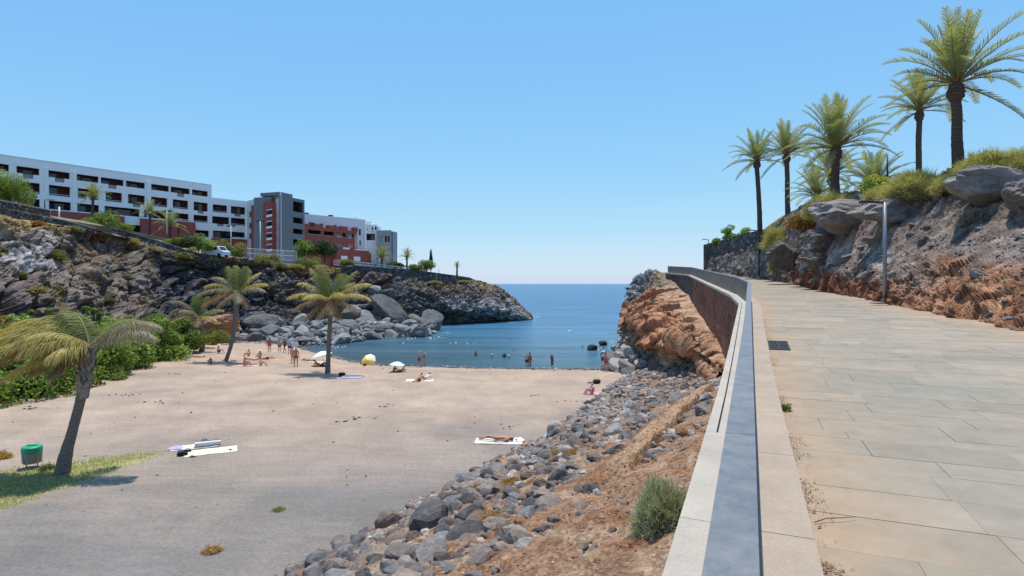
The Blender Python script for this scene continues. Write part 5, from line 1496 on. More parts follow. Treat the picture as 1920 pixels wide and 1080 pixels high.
# ---- wiry shrubs on the right bank
WIRY = [(.40, .37, .13), (.46, .41, .17), (.32, .31, .11), (.50, .43, .20)]; GREYB = [(.30, .24, .21), (.24, .19, .17), (.36, .29, .25)]
GW = 'wiry yellow-green shrubs on the right bank'
for i, (px, py, Yd, rx, ry, h, n, cols, lab) in enumerate([
    (1462, 456, 43.5, 1.45, 1.2, 1.6, 6000, WIRY, 'rounded wiry shrub lowest on the bank, beside the stone wall'),
    (1565, 396, 36.0, 1.85, 1.2, 1.35, 11000, WIRY, 'domed wiry shrub on top of the overhanging ledge'),
    (1726, 362, 30.0, 1.95, 1.3, 1.55, 14000, WIRY, 'broad wiry shrub between the lamp post and the largest palm'),
    (1790, 348, 28.0, 1.0, .9, .85, 4500, WIRY, 'small wiry shrub at the foot of the largest palm'),
    (1872, 324, 25.0, 1.65, 1.2, 1.2, 13000, WIRY + [(.36, .38, .10)], 'bright wiry shrub on the big rock at the right edge'),
    (1935, 312, 24.0, 1.3, 1.0, 1.1, 5000, WIRY + [(.36, .38, .10)], 'bright wiry shrub cut off by the right edge of the picture'),
    (1660, 366, 31.5, 1.1, .8, .8, 3500, WIRY, 'low wiry shrub behind the head of the lamp post'),
    (1450, 500, 46.5, .5, .5, 1.9, 1600, WIRY, 'wiry tuft hanging down the dark rock by the stone wall')]):
    q = on_grid(RCG, px, py); q = Vector((q.x + .1, q.y + ry * .25, q.z - .12))
    ks = 1.22 * q.y / Yd; dome_grass('wiry_shrub', q, rx * ks, ry * ks, h * ks, int(n * 1.9), cols, lab, 'shrub', GW, seed=150 + i, wid=.0095, fill=(.66, .26))
p = on_grid(RCG, 1812, 412)
dome_grass('dry_bush', (p.x, p.y - .25, p.z - .1), .62, .55, .75, 3500, GREYB, 'leafless grey dry bush on the gravel slope under the big rock', 'shrub', seed=170, wid=.009)
p = pt(1506, 436, 37.8)
bush('succulent_bush', p, 1.0, .9, 1.75, 1500, .22, [(.26, .12, .03), (.33, .18, .05), (.20, .10, .04), (.30, .23, .05)], 'brown and ochre leafy bush between two wiry shrubs on the bank', 'bush', seed=171, lob=11, aspect=.35)
for i, (px, py, Yd, h) in enumerate([(1347, 458, 70, 1.3), (1369, 450, 67, 1.5), (1366, 446, 67, 2.0), (1392, 446, 63, 1.5), (1380, 450, 65, 1.2)]):
    p = pt(px, py, Yd); p.z -= .2; bush('garden_plant', p, .75, .6, h, 900, .17, [(.16, .28, .03), (.22, .34, .05), (.12, .22, .03)],
         ['leftmost bright green plant on top of the tall stone wall', 'second bright green plant from the left on the tall stone wall', 'tallest bright green plant on the tall stone wall', 'rightmost bright green plant on the tall stone wall, by the leftmost palm', 'low bright green plant in the middle of the tall stone wall'][i], 'plant', 'bright green plants on the tall stone wall', seed=180 + i, lob=6, small=.5)
p = pt(1640, 358, 33); bush('garden_plant', p, .9, .7, 1.1, 1200, .16, [(.22, .34, .05), (.42, .36, .06)], 'vivid yellow-green plant beside the thin lamp post on the terrace', 'plant', seed=190, lob=7)

# ---- grey-green bush by the coping, in the foreground
p = pt(1247, 1010, 9.3); p.z = ez(p.x, p.y)
dome_grass('wiry_bush', (p.x + .02, p.y + .1, p.z - .05), .68, .70, 1.22, 15000, [(.34, .37, .24), (.42, .44, .30), (.27, .29, .18), (.44, .40, .27)], 'grey-green wiry bush growing against the outside of the parapet wall', 'bush', seed=195, wid=.005)
p = pt(0, 858, 23.5); p.z = bz(p.x, p.y)
dome_grass('dry_tuft', p, .55, .5, .42, 1200, [(.50, .30, .08), (.42, .26, .08)], 'orange dry tuft at the left edge of the beach, left of the bin', 'shrub', seed=196, wid=.012)
for i, (px, py, r_, cols, lab) in enumerate([(523, 962, .27, [(.24, .25, .08), (.3, .29, .12)], 'small green weed patch alone on the grey sand'), (398, 1040, .38, [(.48, .28, .12), (.42, .24, .10)], 'orange dry weed patch at the bottom of the beach'),
                                  (88, 885, .42, [(.08, .13, .03), (.11, .16, .04)], 'dark green tuft at the foot of the leaning palm'), (1466, 742, .09, [(.25, .27, .05), (.1, .12, .04)], 'tiny weed in the joint beside the kerb')]):
    if i < 3:
        Yd = 7.45 * F / (py - 532); p = pt(px, py, Yd); p.z = bz(p.x, p.y) + .01
    else:
        q = pos(s_of_y(7.35), .38); p = Vector(q)
    dome_grass('weed', p, r_, r_ * .9, r_ * (.35 if i < 2 else .8), 500, cols, lab, 'weed', seed=200 + i, wid=.008)
# orange dry grass among the boulders
for i, (px, py, rx, ry, lab) in enumerate([(905, 940, .55, .5, 'orange dry grass patch between the boulders, nearest to the sand'), (960, 945, .5, .45, 'orange dry grass patch beside the large grey boulder'), (1045, 885, .6, .5, 'rusty grass patch in the middle of the boulder slope'), (1075, 895, .5, .4, 'rusty grass tuft right of another among the boulders'), (930, 1045, .5, .45, 'dry grass at the edge of the bare earth, near the bottom')]):
    Yd = 6.2 * F / (py - 532); p = pt(px, py, Yd); p.z = ez(p.x, p.y) + .06
    dome_grass('dry_grass', p, rx, ry, .20, 1600, [(.40, .22, .08), (.34, .19, .07), (.45, .30, .13)], lab, 'grass', 'dry grass patches on the boulder slope', seed=210 + i, wid=.007)

# ---- thin turf round the leaning palm
n = 60000; r = np.random.default_rng(33)
x = r.uniform(-22, -12, n); y = r.uniform(17.5, 27, n); z = beach_z(x, y); keep = r.random(n) < turf_mask(x, y, z) * .85
x, y, z = x[keep], y[keep], z[keep]; n = len(x)
h = r.uniform(.03, .10, n); a = r.uniform(0, 6.28, n); w = .012
dx, dy = np.cos(a), np.sin(a); bp = np.stack([x, y, z], 1)
v = np.stack([bp + np.stack([-dy * w, dx * w, 0 * x], 1), bp - np.stack([-dy * w, dx * w, 0 * x], 1), bp + np.stack([dx * h * .7, dy * h * .7, h], 1)], 1).reshape(-1, 3)
c = np.array([(.30, .29, .10), (.38, .34, .14), (.22, .25, .07), (.42, .36, .18)])[r.integers(0, 4, n)]
tag(link('turf', mesh_np('turf', v, np.arange(3 * n).reshape(n, 3), M['blade'], np.repeat(c, 3, 0))), 'thin yellowish turf on the sand around the leaning palm', 'grass', kind='stuff')
# ================================================================== ROCKS
import bmesh
def ico(sub):
    bm = bmesh.new(); bmesh.ops.create_icosphere(bm, subdivisions=sub, radius=1.0)
    v = np.array([q.co[:] for q in bm.verts]); f = np.array([[q.index for q in p.verts] for p in bm.faces]); bm.free()
    return unit(v), f
ICO = {s: ico(s) for s in (1, 2, 3, 4)}
def rock_shape(sub, seed, angular=0.8, npl=13, axes=(1.0, .82, .62), rough=.05):
    r = np.random.default_rng(seed); d, f = ICO[sub]
    n = unit(r.normal(size=(npl, 3))); k = r.uniform(.62, 1.0, npl)
    dt = d @ n.T; rad = np.where(dt > .08, k[None] / np.maximum(dt, .08), 9.0)
    s = 12.0 + 30.0 * angular; rm = -np.log(np.exp(-s * np.minimum(rad, 2.5)).sum(1)) / s; rm = np.clip(rm, .3, 1.25)
    rr = rm * angular + .85 * (1 - angular)
    v = d * rr[:, None] * np.array(axes)
    hi = 0
    if sub > 2:
        c1, c2, cr = cells(d * 2.6 + seed, seed + 4); hi = .9 * (cr - .5) - .7 * np.exp(-((c2 - c1) / .09) ** 2) + .8 * perlin(d * 6 + seed, seed + 2) + .6 * perlin(d * 13 + seed, seed + 3)
        hi = hi[:, None]
    v = v * (1 + rough * 1.6 * fbm(d * 1.7 + seed, 3, seed)[:, None] + rough * hi)
    return v, f
def rot_rand(r, tilt=.5):
    a = r.uniform(0, 6.28); e = Matrix.Rotation(a, 3, 'Z') @ Matrix.Rotation(r.uniform(-tilt, tilt), 3, 'X') @ Matrix.Rotation(r.uniform(-tilt, tilt), 3, 'Y')
    return e
VAR = {}
def variants(key, mat, n, sub, **kw):
    if key not in VAR:
        VAR[key] = []
        for i in range(n):
            v, f = rock_shape(sub, i * 7 + hash_key(key), **kw); VAR[key].append(mesh_np('boulder', v, f, mat, None, False))
    return VAR[key]
def hash_key(k): return sum(ord(c) * (i + 3) for i, c in enumerate(k)) % 997

# ---- the rubble slope between the beach and the promenade wall
rs = random.Random(21)
def ulim(y): return float(np.interp(y, [9, 12, 14, 17, 20, 25, 30, 46], [.50, .62, .73, .86, .93, .95, .96, .93]))
cellsz = 0.5; GRIDR = {}
def place_ok(x, y, rad, fac):
    cx, cy = int(x / cellsz), int(y / cellsz)
    for i in range(cx - 3, cx + 4):
        for j in range(cy - 3, cy + 4):
            for (a, b_, c) in GRIDR.get((i, j), ()):
                if (a - x) ** 2 + (b_ - y) ** 2 < ((c + rad) * fac) ** 2: return False
    return True
rocks = []
for cnt, lo, hi, fac, umin in ((58, .33, .47, .80, .0), (420, .21, .33, .80, .0), (2100, .12, .21, .77, -.03), (3000, .06, .12, .74, -.05)):
    tries = 0; got = 0
    while got < cnt and tries < cnt * 14:
        tries += 1
        y = 9.5 + 38.5 * rs.random() ** 1.25; u = rs.uniform(umin, 1.0)
        edge = ulim(y) * (1 + .10 * math.sin(y * 1.3) + .06 * math.sin(y * 3.1))
        if u > edge and rs.random() > (.02 if hi < .3 else 0.0): continue
        if u > edge * .85 and lo > .3: continue
        x = float(xb(y) + (xw(y) - xb(y)) * u); rad = rs.uniform(lo, hi)
        if y > 20: rad *= .88
        if y > 36: rad *= .9
        # bare patches of dry grass and earth, and the earth ledge
        if perlin(np.array([x * .55, y * .55, 4.2]), 3) > .42 and lo < .3: continue
        rx, ry = x - 2.6, y - 14.0; L = 11.94; al = (rx * 5.7 + ry * 10.5) / L; ac = (rx * 10.5 - ry * 5.7) / L
        if -.9 < ac < .35 and -.3 < al < L + 1: continue
        if not place_ok(x, y, rad, fac): continue
        GRIDR.setdefault((int(x / cellsz), int(y / cellsz)), []).append((x, y, rad)); rocks.append((x, y, rad)); got += 1
def app(q):
    x, y, rad = q; z = ez(x, y); px = 960 + x / y * F; py = 532 - (z - CAMZ) / y * F
    cop = 1241 + (1080 - py) * .306
    return -1 if (py > 1100 or px > cop + 10 or px < 400) else rad / y
rocks.sort(key=app, reverse=True)
bm_ = variants('pile', M['boulder'], 14, 3, angular=.93, npl=10, rough=.045)
GR = 'grey volcanic boulders on the rubble slope'
big = [q for q in rocks[:185]]
special = {}
def nearest(px, py, skip):
    best = min((i for i in range(len(big)) if i not in skip), key=lambda i: (960 + big[i][0] / big[i][1] * F - px) ** 2 + (532 - (ez(big[i][0], big[i][1]) + .1 - CAMZ) / big[i][1] * F - py) ** 2)
    skip[best] = None; return best
specs = [(1062, 856, 'boulder_white', 'pale whitish boulder in the middle of the grey rubble slope', 1.25), (862, 925, 'boulder_white', 'pale pinkish boulder at the sand edge of the rubble, near the bottom', 1.0),
         (888, 985, 'boulder_orange', 'upright rust orange stone between two large grey boulders', 1.0), (985, 990, 'boulder_orange', 'small rust orange stone at the foot of the largest grey boulder', .8), (805, 965, 'boulder_orange', 'rust orange stone among the dark boulders at the sand edge', .8),
         (1205, 832, 'boulder_dark', 'dark rounded boulder beside the low earth ledge', 1.3), (978, 962, 'boulder', 'largest grey boulder of the rubble slope, beside the bare earth', 1.45), (855, 1000, 'boulder', 'big slanting grey boulder left of the upright orange stone', 1.4),
         (845, 1040, 'boulder', 'pale rounded grey boulder at the bottom of the rubble', 1.3), (925, 985, 'boulder', 'broad striped grey boulder above the upright orange stone', 1.45), (1150, 700, 'boulder_white', 'small pale stone near the far end of the rubble slope', 1.0),
         (640, 1050, 'boulder_dark', 'dark brown boulder at the very bottom left end of the rubble', 1.4), (1285, 800, 'boulder_orange', 'rust coloured stone by the low earth ledge', 1.0)]
for (px, py, mt, lab, sc_) in specs:
    i = nearest(px, py, special); special[i] = (mt, lab, sc_)
for i, (x, y, rad) in enumerate(big):
    _u = (x - xb(y)) / (xw(y) - xb(y)) / ulim(y); shp_ = rs.choice((0, 1, 2))
    _pl = 'at the sand edge' if _u < .28 else 'in mid-rubble' if _u < .68 else 'on the earth side' if (x - xb(y)) / (xw(y) - xb(y)) < .72 else 'out on the bare earth'
    _wh = 'at the very bottom' if y < 11.6 else 'at the picture bottom' if y < 13.2 else 'left of the wiry bush' if y < 16.5 else 'below the earth ledge' if y < 19 else 'past the earth ledge' if y < 22.5 else 'level with the nearest sunbather' if y < 29 else 'level with the sitter in pink' if y < 37 else 'near the orange cliff'
    _sz = 'large' if rad > .40 else 'medium' if rad > .28 else 'small'
    mt, lab, sc_ = special.get(i) or ('boulder', _sz + ' ' + ('blocky', 'flat', 'upright')[shp_] + ' grey boulder ' + _pl + ', ' + _wh, 1.0)
    if mt == 'boulder': me = bm_[i % 14]
    else: me = variants('pile_' + mt, M[mt], 2, 3, angular=.86, rough=.05)[i % 2]
    o = link('boulder', me, None, (x, y, ez(x, y) + rad * .10)); s = rad * 1.12 * sc_
    o.scale = (s * rs.uniform(.9, 1.15), s * rs.uniform(.9, 1.1), s * ((1.0, .68, 1.45)[shp_] if i not in special else 1.1)); o.rotation_euler = rot_rand(rs, .4).to_euler()
    tag(o, lab, 'boulder', None if i in special else GR)
V = []; T = []; nv = 0
shp = [rock_shape(2, 300 + i, .92, rough=.06) for i in range(8)] ; shp1 = [rock_shape(1, 330 + i, .7, rough=.03) for i in range(6)]
Cc = []
for (x, y, rad) in rocks[185:]:
    v, f = rs.choice(shp if rad > .165 else shp1); m = np.array(rot_rand(rs)); s = rad * 1.12
    v = v @ m.T * s + np.array([x, y, ez(x, y) + rad * .25]); V.append(v); T.append(f + nv); nv += len(v)
    g = rs.choice([(.13, .125, .12), (.20, .185, .175), (.27, .245, .225), (.22, .165, .13), (.35, .32, .29), (.17, .12, .095), (.28, .21, .165), (.30, .17, .10) if rs.random() < .35 else (.2, .2, .2)])
    Cc.append(np.tile(g, (len(v), 1)))
tag(link('rubble', mesh_np('rubble', np.concatenate(V), np.concatenate(T), M['rock'], np.concatenate(Cc) * 1.1)), 'small grey stones filling the rubble slope', 'rubble', kind='stuff')
# gravel on the bare earth
V = []; T = []; nv = 0; Cc = []
for i in range(2600):
    y = 8.2 + 14 * rs.random() ** 1.3; u = rs.uniform(.45, 1.0); x = float(xb(y) + (xw(y) - xb(y)) * u); rad = .012 + .045 * rs.random() ** 3
    v, f = rs.choice(shp1); m = np.array(rot_rand(rs)); v = v @ m.T * rad + np.array([x, y, ez(x, y) + .06 + rad * .2]); V.append(v); T.append(f + nv); nv += len(v)
    Cc.append(np.tile(rs.choice([(.36, .22, .14), (.25, .22, .20), (.45, .32, .22), (.30, .16, .09)]), (len(v), 1)))
tag(link('gravel', mesh_np('gravel', np.concatenate(V), np.concatenate(T), M['rock'], np.concatenate(Cc))), 'loose gravel on the bare orange earth', 'gravel', kind='stuff')

# ---- boulders along the left shore
sm = variants('shore', M['shore'], 12, 3, angular=.98, npl=9, rough=.045)
GL = 'grey boulders along the left shore'
sh_px = [430, 450, 500, 560, 620, 665, 700, 760, 800, 832]; sh_py = [644, 642, 645, 648, 645, 641, 634, 630, 630, 618]
placed = []; shore_list = []; SV = []; ST = []; SCc = []; snv = 0
for i in range(230):
    for t in range(30):
        px = rs.uniform(436, 815); f = rs.random() ** 1.4
        if px > 740 and f > .4: continue
        if px < 560 and f > .62: continue
        py0 = np.interp(px, sh_px, sh_py); z = .1 + 2.9 * f; Yd = (CAMZ - .1) * F / (py0 - 532) + 13 * f
        rad = (.38 + 1.55 * rs.random() ** 2.2) * (1 if f > .15 else .85)
        x = (px - 960) / F * Yd
        if all((x - a) ** 2 + (Yd - b_) ** 2 > ((rad + c) * .72) ** 2 for a, b_, c in placed): break
    placed.append((x, Yd, rad)); shore_list.append((rad, x, Yd, z, px, f))
shore_list.sort(reverse=True)
for i, (rad, x, Yd, z, px, f) in enumerate(shore_list):
    if i >= 88:
        v, ff = rock_shape(3, 500 + i % 9, .95, 10, rough=.05); v = v @ np.array(rot_rand(rs, .7)).T * rad * 1.15 + np.array([x, Yd, z * .78 + rad * .12]); SV.append(v); ST.append(ff + snv); snv += len(v)
        SCc.append(np.tile(rs.choice([(.17, .165, .16), (.26, .25, .24), (.34, .33, .31), (.25, .21, .18)]), (len(v), 1))); continue
    o = link('boulder', sm[i % 10], None, (x, Yd, z * .78 + rad * .12)); o.scale = (rad * 1.25, rad * 1.15, rad * 1.1); o.rotation_euler = rot_rand(rs, .7).to_euler()
    _wh = 'behind the curved palm' if px < 480 else 'right of the curved palm' if px < 530 else 'behind the tanned man' if px < 575 else 'left of the straight palm' if px < 612 else 'right of the straight palm' if px < 660 else 'behind the yellow parasol' if px < 712 else 'below the huge tilted slab' if px < 765 else 'near the sea cave'
    tag(o, ('big ' if rad > 1.1 else 'middle-sized ') + 'grey boulder ' + ('at the foot' if f < .3 else 'in the middle' if f < .6 else 'at the top') + ' of the rockfall, ' + _wh, 'boulder', GL)
tag(link('rockfall', mesh_np('rockfall', np.concatenate(SV), np.concatenate(ST), M['rock'], np.concatenate(SCc))), 'small broken rocks between the boulders of the left shore', 'rubble', kind='stuff')
bs = variants('slab', M['shore'], 4, 4, angular=1.0, npl=7, rough=.03, axes=(1, .75, .6)); bd = variants('slabd', M['boulder_dark'], 3, 4, angular=1.0, npl=7, rough=.045, axes=(1, .8, .62))
for (px, py, Yd, s, sz, rz, ry, me, lab) in [
    (728, 592, 101, 3.7, .85, .3, .85, bd[1], 'huge tilted grey slab leaning against the dark cliff behind the beach'), (690, 603, 98, 2.9, .8, 1.2, .3, bs[1], 'large pale slab left of the huge tilted slab'),
    (658, 592, 99, 2.5, .9, 2.0, .2, bs[2], 'big pointed boulder high in the rockfall, right of the thin palm'), (772, 606, 98, 2.2, .85, .7, .35, bs[3], 'large light grey block right of the huge tilted slab'),
    (806, 604, 103, 2.3, 1.25, .2, .1, bs[1], 'upright dark block at the edge of the sea cave'), (640, 622, 88, 2.5, .7, .1, .05, bs[3], 'flat-topped grey boulder at the water edge'), (720, 622, 93, 2.6, .65, 2.6, .15, bs[0], 'long low boulder at the water, left of the sea cave'),
    (775, 622, 95, 2.3, .7, 1.7, .1, bs[2], 'wedge-shaped wet boulder furthest out at the water edge'), (703, 545, 110, 1.5, .8, .4, .1, bs[3], 'lighter boulder perched high below the headland wall'),
    (500, 612, 88, 2.9, .75, .5, .1, bd[0], 'broad dark boulder at the foot of the cliff between the two palms'), (402, 652, 76, 2.5, .6, .2, 0, bd[1], 'grey boulder under the low red-tipped bush at the hedge end'), (478, 598, 92, 2.6, .8, 1.5, .3, bd[2], 'dark olive slab leaning on the cliff right of the curved palm')]:
    p = pt(px, py, Yd); o = link('boulder', me, None, p); o.scale = (s, s * .9, s * sz * 1.15); o.rotation_euler = (ry * .5, ry, rz); tag(o, lab, 'boulder')
# tan rock behind the curved palm
v, f = rock_shape(4, 77, .95, rough=.09); p = pt(405, 610, 77)
o = link('rock_outcrop', mesh_np('rock_outcrop', v, f, M['boulder_orange'], None, False), None, p); o.scale = (3.2, 2.2, 3.0); tag(o, 'tan brown rock outcrop behind the fronds of the curved palm', 'rock')
# ---- pale rocks at the right end of the beach
pm = variants('palerock', M['boulder_white'], 5, 3, angular=.9, npl=10, rough=.06); placed = []
for i in range(52):
    for t in range(30):
        y = rs.uniform(50, 70); x0 = np.interp(y, [50, 55, 62, 70], [10.2, 8.6, 10.6, 12.6]); x1 = np.interp(y, [50, 58, 62, 70], [12.6, 12.6, 13.1, 14]); x = rs.uniform(x0, x1); rad = .25 + .85 * rs.random() ** 1.8
        if all((x - a) ** 2 + (y - b_) ** 2 > ((rad + c) * .66) ** 2 for a, b_, c in placed): break
    placed.append((x, y, rad)); z = .1 + 1.9 * (x - x0) / (x1 - x0 + .01)
    o = link('rock', pm[i % 5] if i % 4 else sm[i % 10], None, (x, y, z * .8 + .1)); o.scale = (rad * 1.2, rad * 1.1, rad); o.rotation_euler = rot_rand(rs, .6).to_euler()
    tag(o, ('big' if rad > .6 else 'small') + ' pale rock ' + ('by the person in dark red' if y < 56 else 'at the water edge' if x < (x0 + x1) / 2 else 'under the orange cliff') + (', towards the sea' if y > 63 else ''), 'rock', 'pale rocks at the right end of the beach')
wr = variants('searock', M['wet_rock'], 2, 3, angular=.8, rough=.07)
for i, (px, py, Yd, s, lab) in enumerate([(1111, 653, 72.5, .62, 'round wet rock with a yellowish top standing in the sea'), (1131, 644, 78.5, .72, 'dark wet rock in the sea behind the yellowish one')]):
    o = link('sea_rock', wr[i], None, pt(px, py, Yd)); o.scale = (s * 1.2, s, s * 1.1); o.rotation_euler = (.2, .1, i); tag(o, lab, 'rock')

# ---- ledges and loose rocks of the right bank
lm = [rock_shape(4, 400 + i, .97, 9, (1, .7, .62), .085) for i in range(5)]
plain('ledge', (0.17, 0.155, 0.15), 0.95, 0.1)
M['ledge'] = boulder_mat('ledge_rock', [(0.0, (.15, .125, .11)), (.5, (.20, .17, .15)), (1.0, (.27, .24, .22))], .8)
for i, (px, py, Yd, sx, sy, sz, rz, tl, lab) in enumerate([
    (1598, 408, 32.2, 2.7, 1.6, 1.45, .15, .12, 'overhanging grey ledge rock left of the lamp post, under the domed shrub'), (1696, 396, 28.0, 2.4, 1.4, 1.35, .1, -.1, 'rounded grey ledge rock right of the lamp post'),
    (1873, 357, 22.3, 1.75, 1.2, 1.1, .1, .15, 'big dark overhanging rock at the right edge, under the bright shrub'), (1552, 452, 34.6, 1.9, 1.2, 1.1, .3, 0, 'brown shaded rock face below the overhanging ledge'),
    (1480, 480, 41, 1.5, 1.1, 1.5, .3, 0, 'pitted grey rock buttress beside the wiry tuft'), (1950, 372, 20.2, 1.5, 1.0, 1.0, .4, .1, 'dark rock cut off by the right edge of the picture'),
    (1548, 494, 33.8, 1.5, .9, .55, .2, .15, 'pale grey ledge low on the bank, left of the lamp post'), (1618, 486, 30.6, 1.4, .9, .55, .1, -.1, 'second pale grey ledge, right behind the lamp post'),
    (1712, 500, 25.6, .95, .7, .5, .4, .2, 'dark jagged outcrop just right of the lamp post above the orange cut'), (1850, 452, 21.6, .7, .5, .35, .2, .2, 'small dark outcrop on the gravel under the big dark rock')]):
    v, f = lm[i % 5]; o = link('ledge_rock', mesh_np('ledge_rock', v, f, M['ledge'], None, False), None, pt(px, py, Yd)); o.scale = (sx, sy, sz); o.rotation_euler = (0, tl, rz); tag(o, lab, 'rock')
lr = variants('bankrock', M['ledge'], 6, 3, angular=.85, npl=11, rough=.09)
for i in range(34):
    px = rs.uniform(1480, 1915); lo = np.interp(px, [1480, 1660, 1915], [530, 560, 622]); hi = np.interp(px, [1480, 1660, 1800, 1915], [470, 420, 415, 405]); py = lo + (hi - lo) * rs.random() ** .8
    p = on_grid(RCG, px, py); s = .09 + .24 * rs.random() ** 2.5
    o = link('rock', lr[i % 6], None, p); o.scale = (s * 1.3, s, s); o.rotation_euler = rot_rand(rs, .5).to_euler(); tag(o, ('small' if s < .16 else 'larger') + ' loose rock ' + ('left of the lamp post' if px < 1650 else 'just right of the lamp post' if px < 1760 else 'below the big dark rock') + (', on the gravel' if py < (lo + hi) / 2 else ', low on the orange cut'), 'rock', 'loose rocks on the right bank')
# scree: small stones lying all over the bank
V = []; T = []; nv = 0; Cc = []; gg = RCG[25:190, :].reshape(-1, 3); pxg, pyg = project(gg); okk = np.where((pxg > 1440) & (pxg < 2000))[0]; gn_ = np.random.default_rng(8)
wts = 1.0 / gg[okk, 1] ** 1.5; sel = gn_.choice(okk, 5200, p=wts / wts.sum())
for i in sel:
    rad = .018 + .075 * rs.random() ** 4; v, f = rs.choice(shp1); v = v @ np.array(rot_rand(rs)).T * rad + gg[i] + np.array([0, 0, rad * .2]); V.append(v); T.append(f + nv); nv += len(v)
    low = pyg[i] > np.interp(pxg[i], [1480, 1660, 1800, 1920], [505, 520, 520, 520])
    Cc.append(np.tile(rs.choice([(.34, .19, .11), (.40, .25, .16), (.24, .15, .11)] if low else [(.20, .17, .155), (.30, .27, .25), (.14, .12, .11), (.36, .34, .32)]), (len(v), 1)))
tag(link('scree', mesh_np('scree', np.concatenate(V), np.concatenate(T), M['rock'], np.concatenate(Cc))), 'small stones lying all over the right bank', 'gravel', kind='stuff')
# crumbled soil along the foot of the bank, spilling on the paving
V = []; T = []; nv = 0; Cc = []
for i in range(2400):
    px = rs.uniform(1440, 2000); py = np.interp(px, [1440, 1485, 1530, 1590, 1660, 1730, 1800, 1920, 2000], [528, 537, 547, 558, 574, 590, 604, 632, 650]); Yd = np.interp(px, [1440, 1485, 1530, 1590, 1660, 1730, 1800, 1920, 2000], [49, 41, 32.8, 27.5, 22.8, 19.8, 17.4, 14.4, 13.2])
    p = pt(px, py, Yd); d = abs(rs.gauss(0, .35)); rad = .012 + .055 * rs.random() ** 4
    v, f = rs.choice(shp1); v = v @ np.array(rot_rand(rs)).T * rad + np.array([p.x - d * .95, p.y - d * .35, p.z + .01]); V.append(v); T.append(f + nv); nv += len(v)
    Cc.append(np.tile(rs.choice([(.30, .18, .11), (.22, .18, .16), (.40, .26, .16), (.16, .12, .10)]), (len(v), 1)))
tag(link('soil_crumbs', mesh_np('soil_crumbs', np.concatenate(V), np.concatenate(T), M['rock'], np.concatenate(Cc))), 'crumbled soil along the foot of the bank', 'gravel', kind='stuff')

# ================================================================== BEACH STUFF
def ground_at(px, py):
    z = 0.8
    for _ in range(8):
        Yd = (CAMZ - z) * F / (py - 532); x = (px - 960) / F * Yd; z = bz(x, Yd)
    return Vector((x, Yd, z))
V = []; T = []; nv = 0; Cc = []
def stone(x, y, z, rad, c, flat=1.0):
    global nv
    v, f = rs.choice(shp1); v = v @ np.array(rot_rand(rs, .3)).T * np.array([rad * 1.3, rad, rad * flat]) + np.array([x, y, z]); V.append(v); T.append(f + nv); nv += len(v); Cc.append(np.tile(c, (len(v), 1)))
DKS = [(.06, .05, .045), (.10, .075, .06), (.15, .11, .09), (.08, .06, .04)]
for i in range(330):
    px = rs.uniform(20, 1150); py = 665 + 330 * rs.random() ** 2.2
    if px > 1150 - (py - 700) * 1.5: continue
    p = ground_at(px, py)
    if bz(p.x, p.y) < .12 or p.x > xb(p.y) - .3: continue
    stone(p.x, p.y, p.z + .01, (.02 + .08 * rs.random() ** 2.5) * min(1.0, p.y / 40), rs.choice(DKS), .6)
for (px, py, n, sp) in [(685, 783, 16, .5), (655, 790, 8, .3), (305, 755, 9, .5), (720, 762, 8, .6), (1108, 718, 10, .4), (745, 692, 12, .7), (510, 718, 8, .5), (235, 740, 9, .6), (1060, 752, 9, .5), (960, 800, 6, .5), (330, 702, 7, .5), (60, 765, 8, .6), (1000, 742, 6, .4), (1085, 690, 6, .6)]:
    c = ground_at(px, py)
    for k in range(n): x = c.x + rs.gauss(0, sp); y = c.y + rs.gauss(0, sp * .5); stone(x, y, bz(x, y) + .02, rs.uniform(.03, .11), rs.choice(DKS), .6)
tag(link('beach_debris', mesh_np('beach_debris', np.concatenate(V), np.concatenate(T), M['rock'], np.concatenate(Cc))), 'dark pebbles and seaweed scraps scattered on the sand', 'debris', kind='stuff')
V = []; T = []; nv = 0; Cc = []
for i in range(4200):
    x = rs.uniform(-30, 11); y = float(ysh(x)) - abs(rs.gauss(0, 1.0)) + .55; rad = .03 + .10 * rs.random() ** 3
    stone(x, y, bz(x, y) + rad * .2, rad, rs.choice([(.10, .10, .105), (.16, .155, .15), (.25, .24, .23), (.07, .065, .06)]), .7)
for i in range(900):
    x = rs.uniform(-42, -26); y = rs.uniform(76, 84); rad = .06 + .2 * rs.random() ** 3
    stone(x, y, max(bz(x, y), 0) + rad * .2, rad, rs.choice([(.16, .16, .165), (.22, .22, .22), (.30, .29, .28)]), .7)
tag(link('shingle', mesh_np('shingle', np.concatenate(V), np.concatenate(T), M['rock'], np.concatenate(Cc))), 'grey shingle along the water line', 'pebbles', kind='stuff')
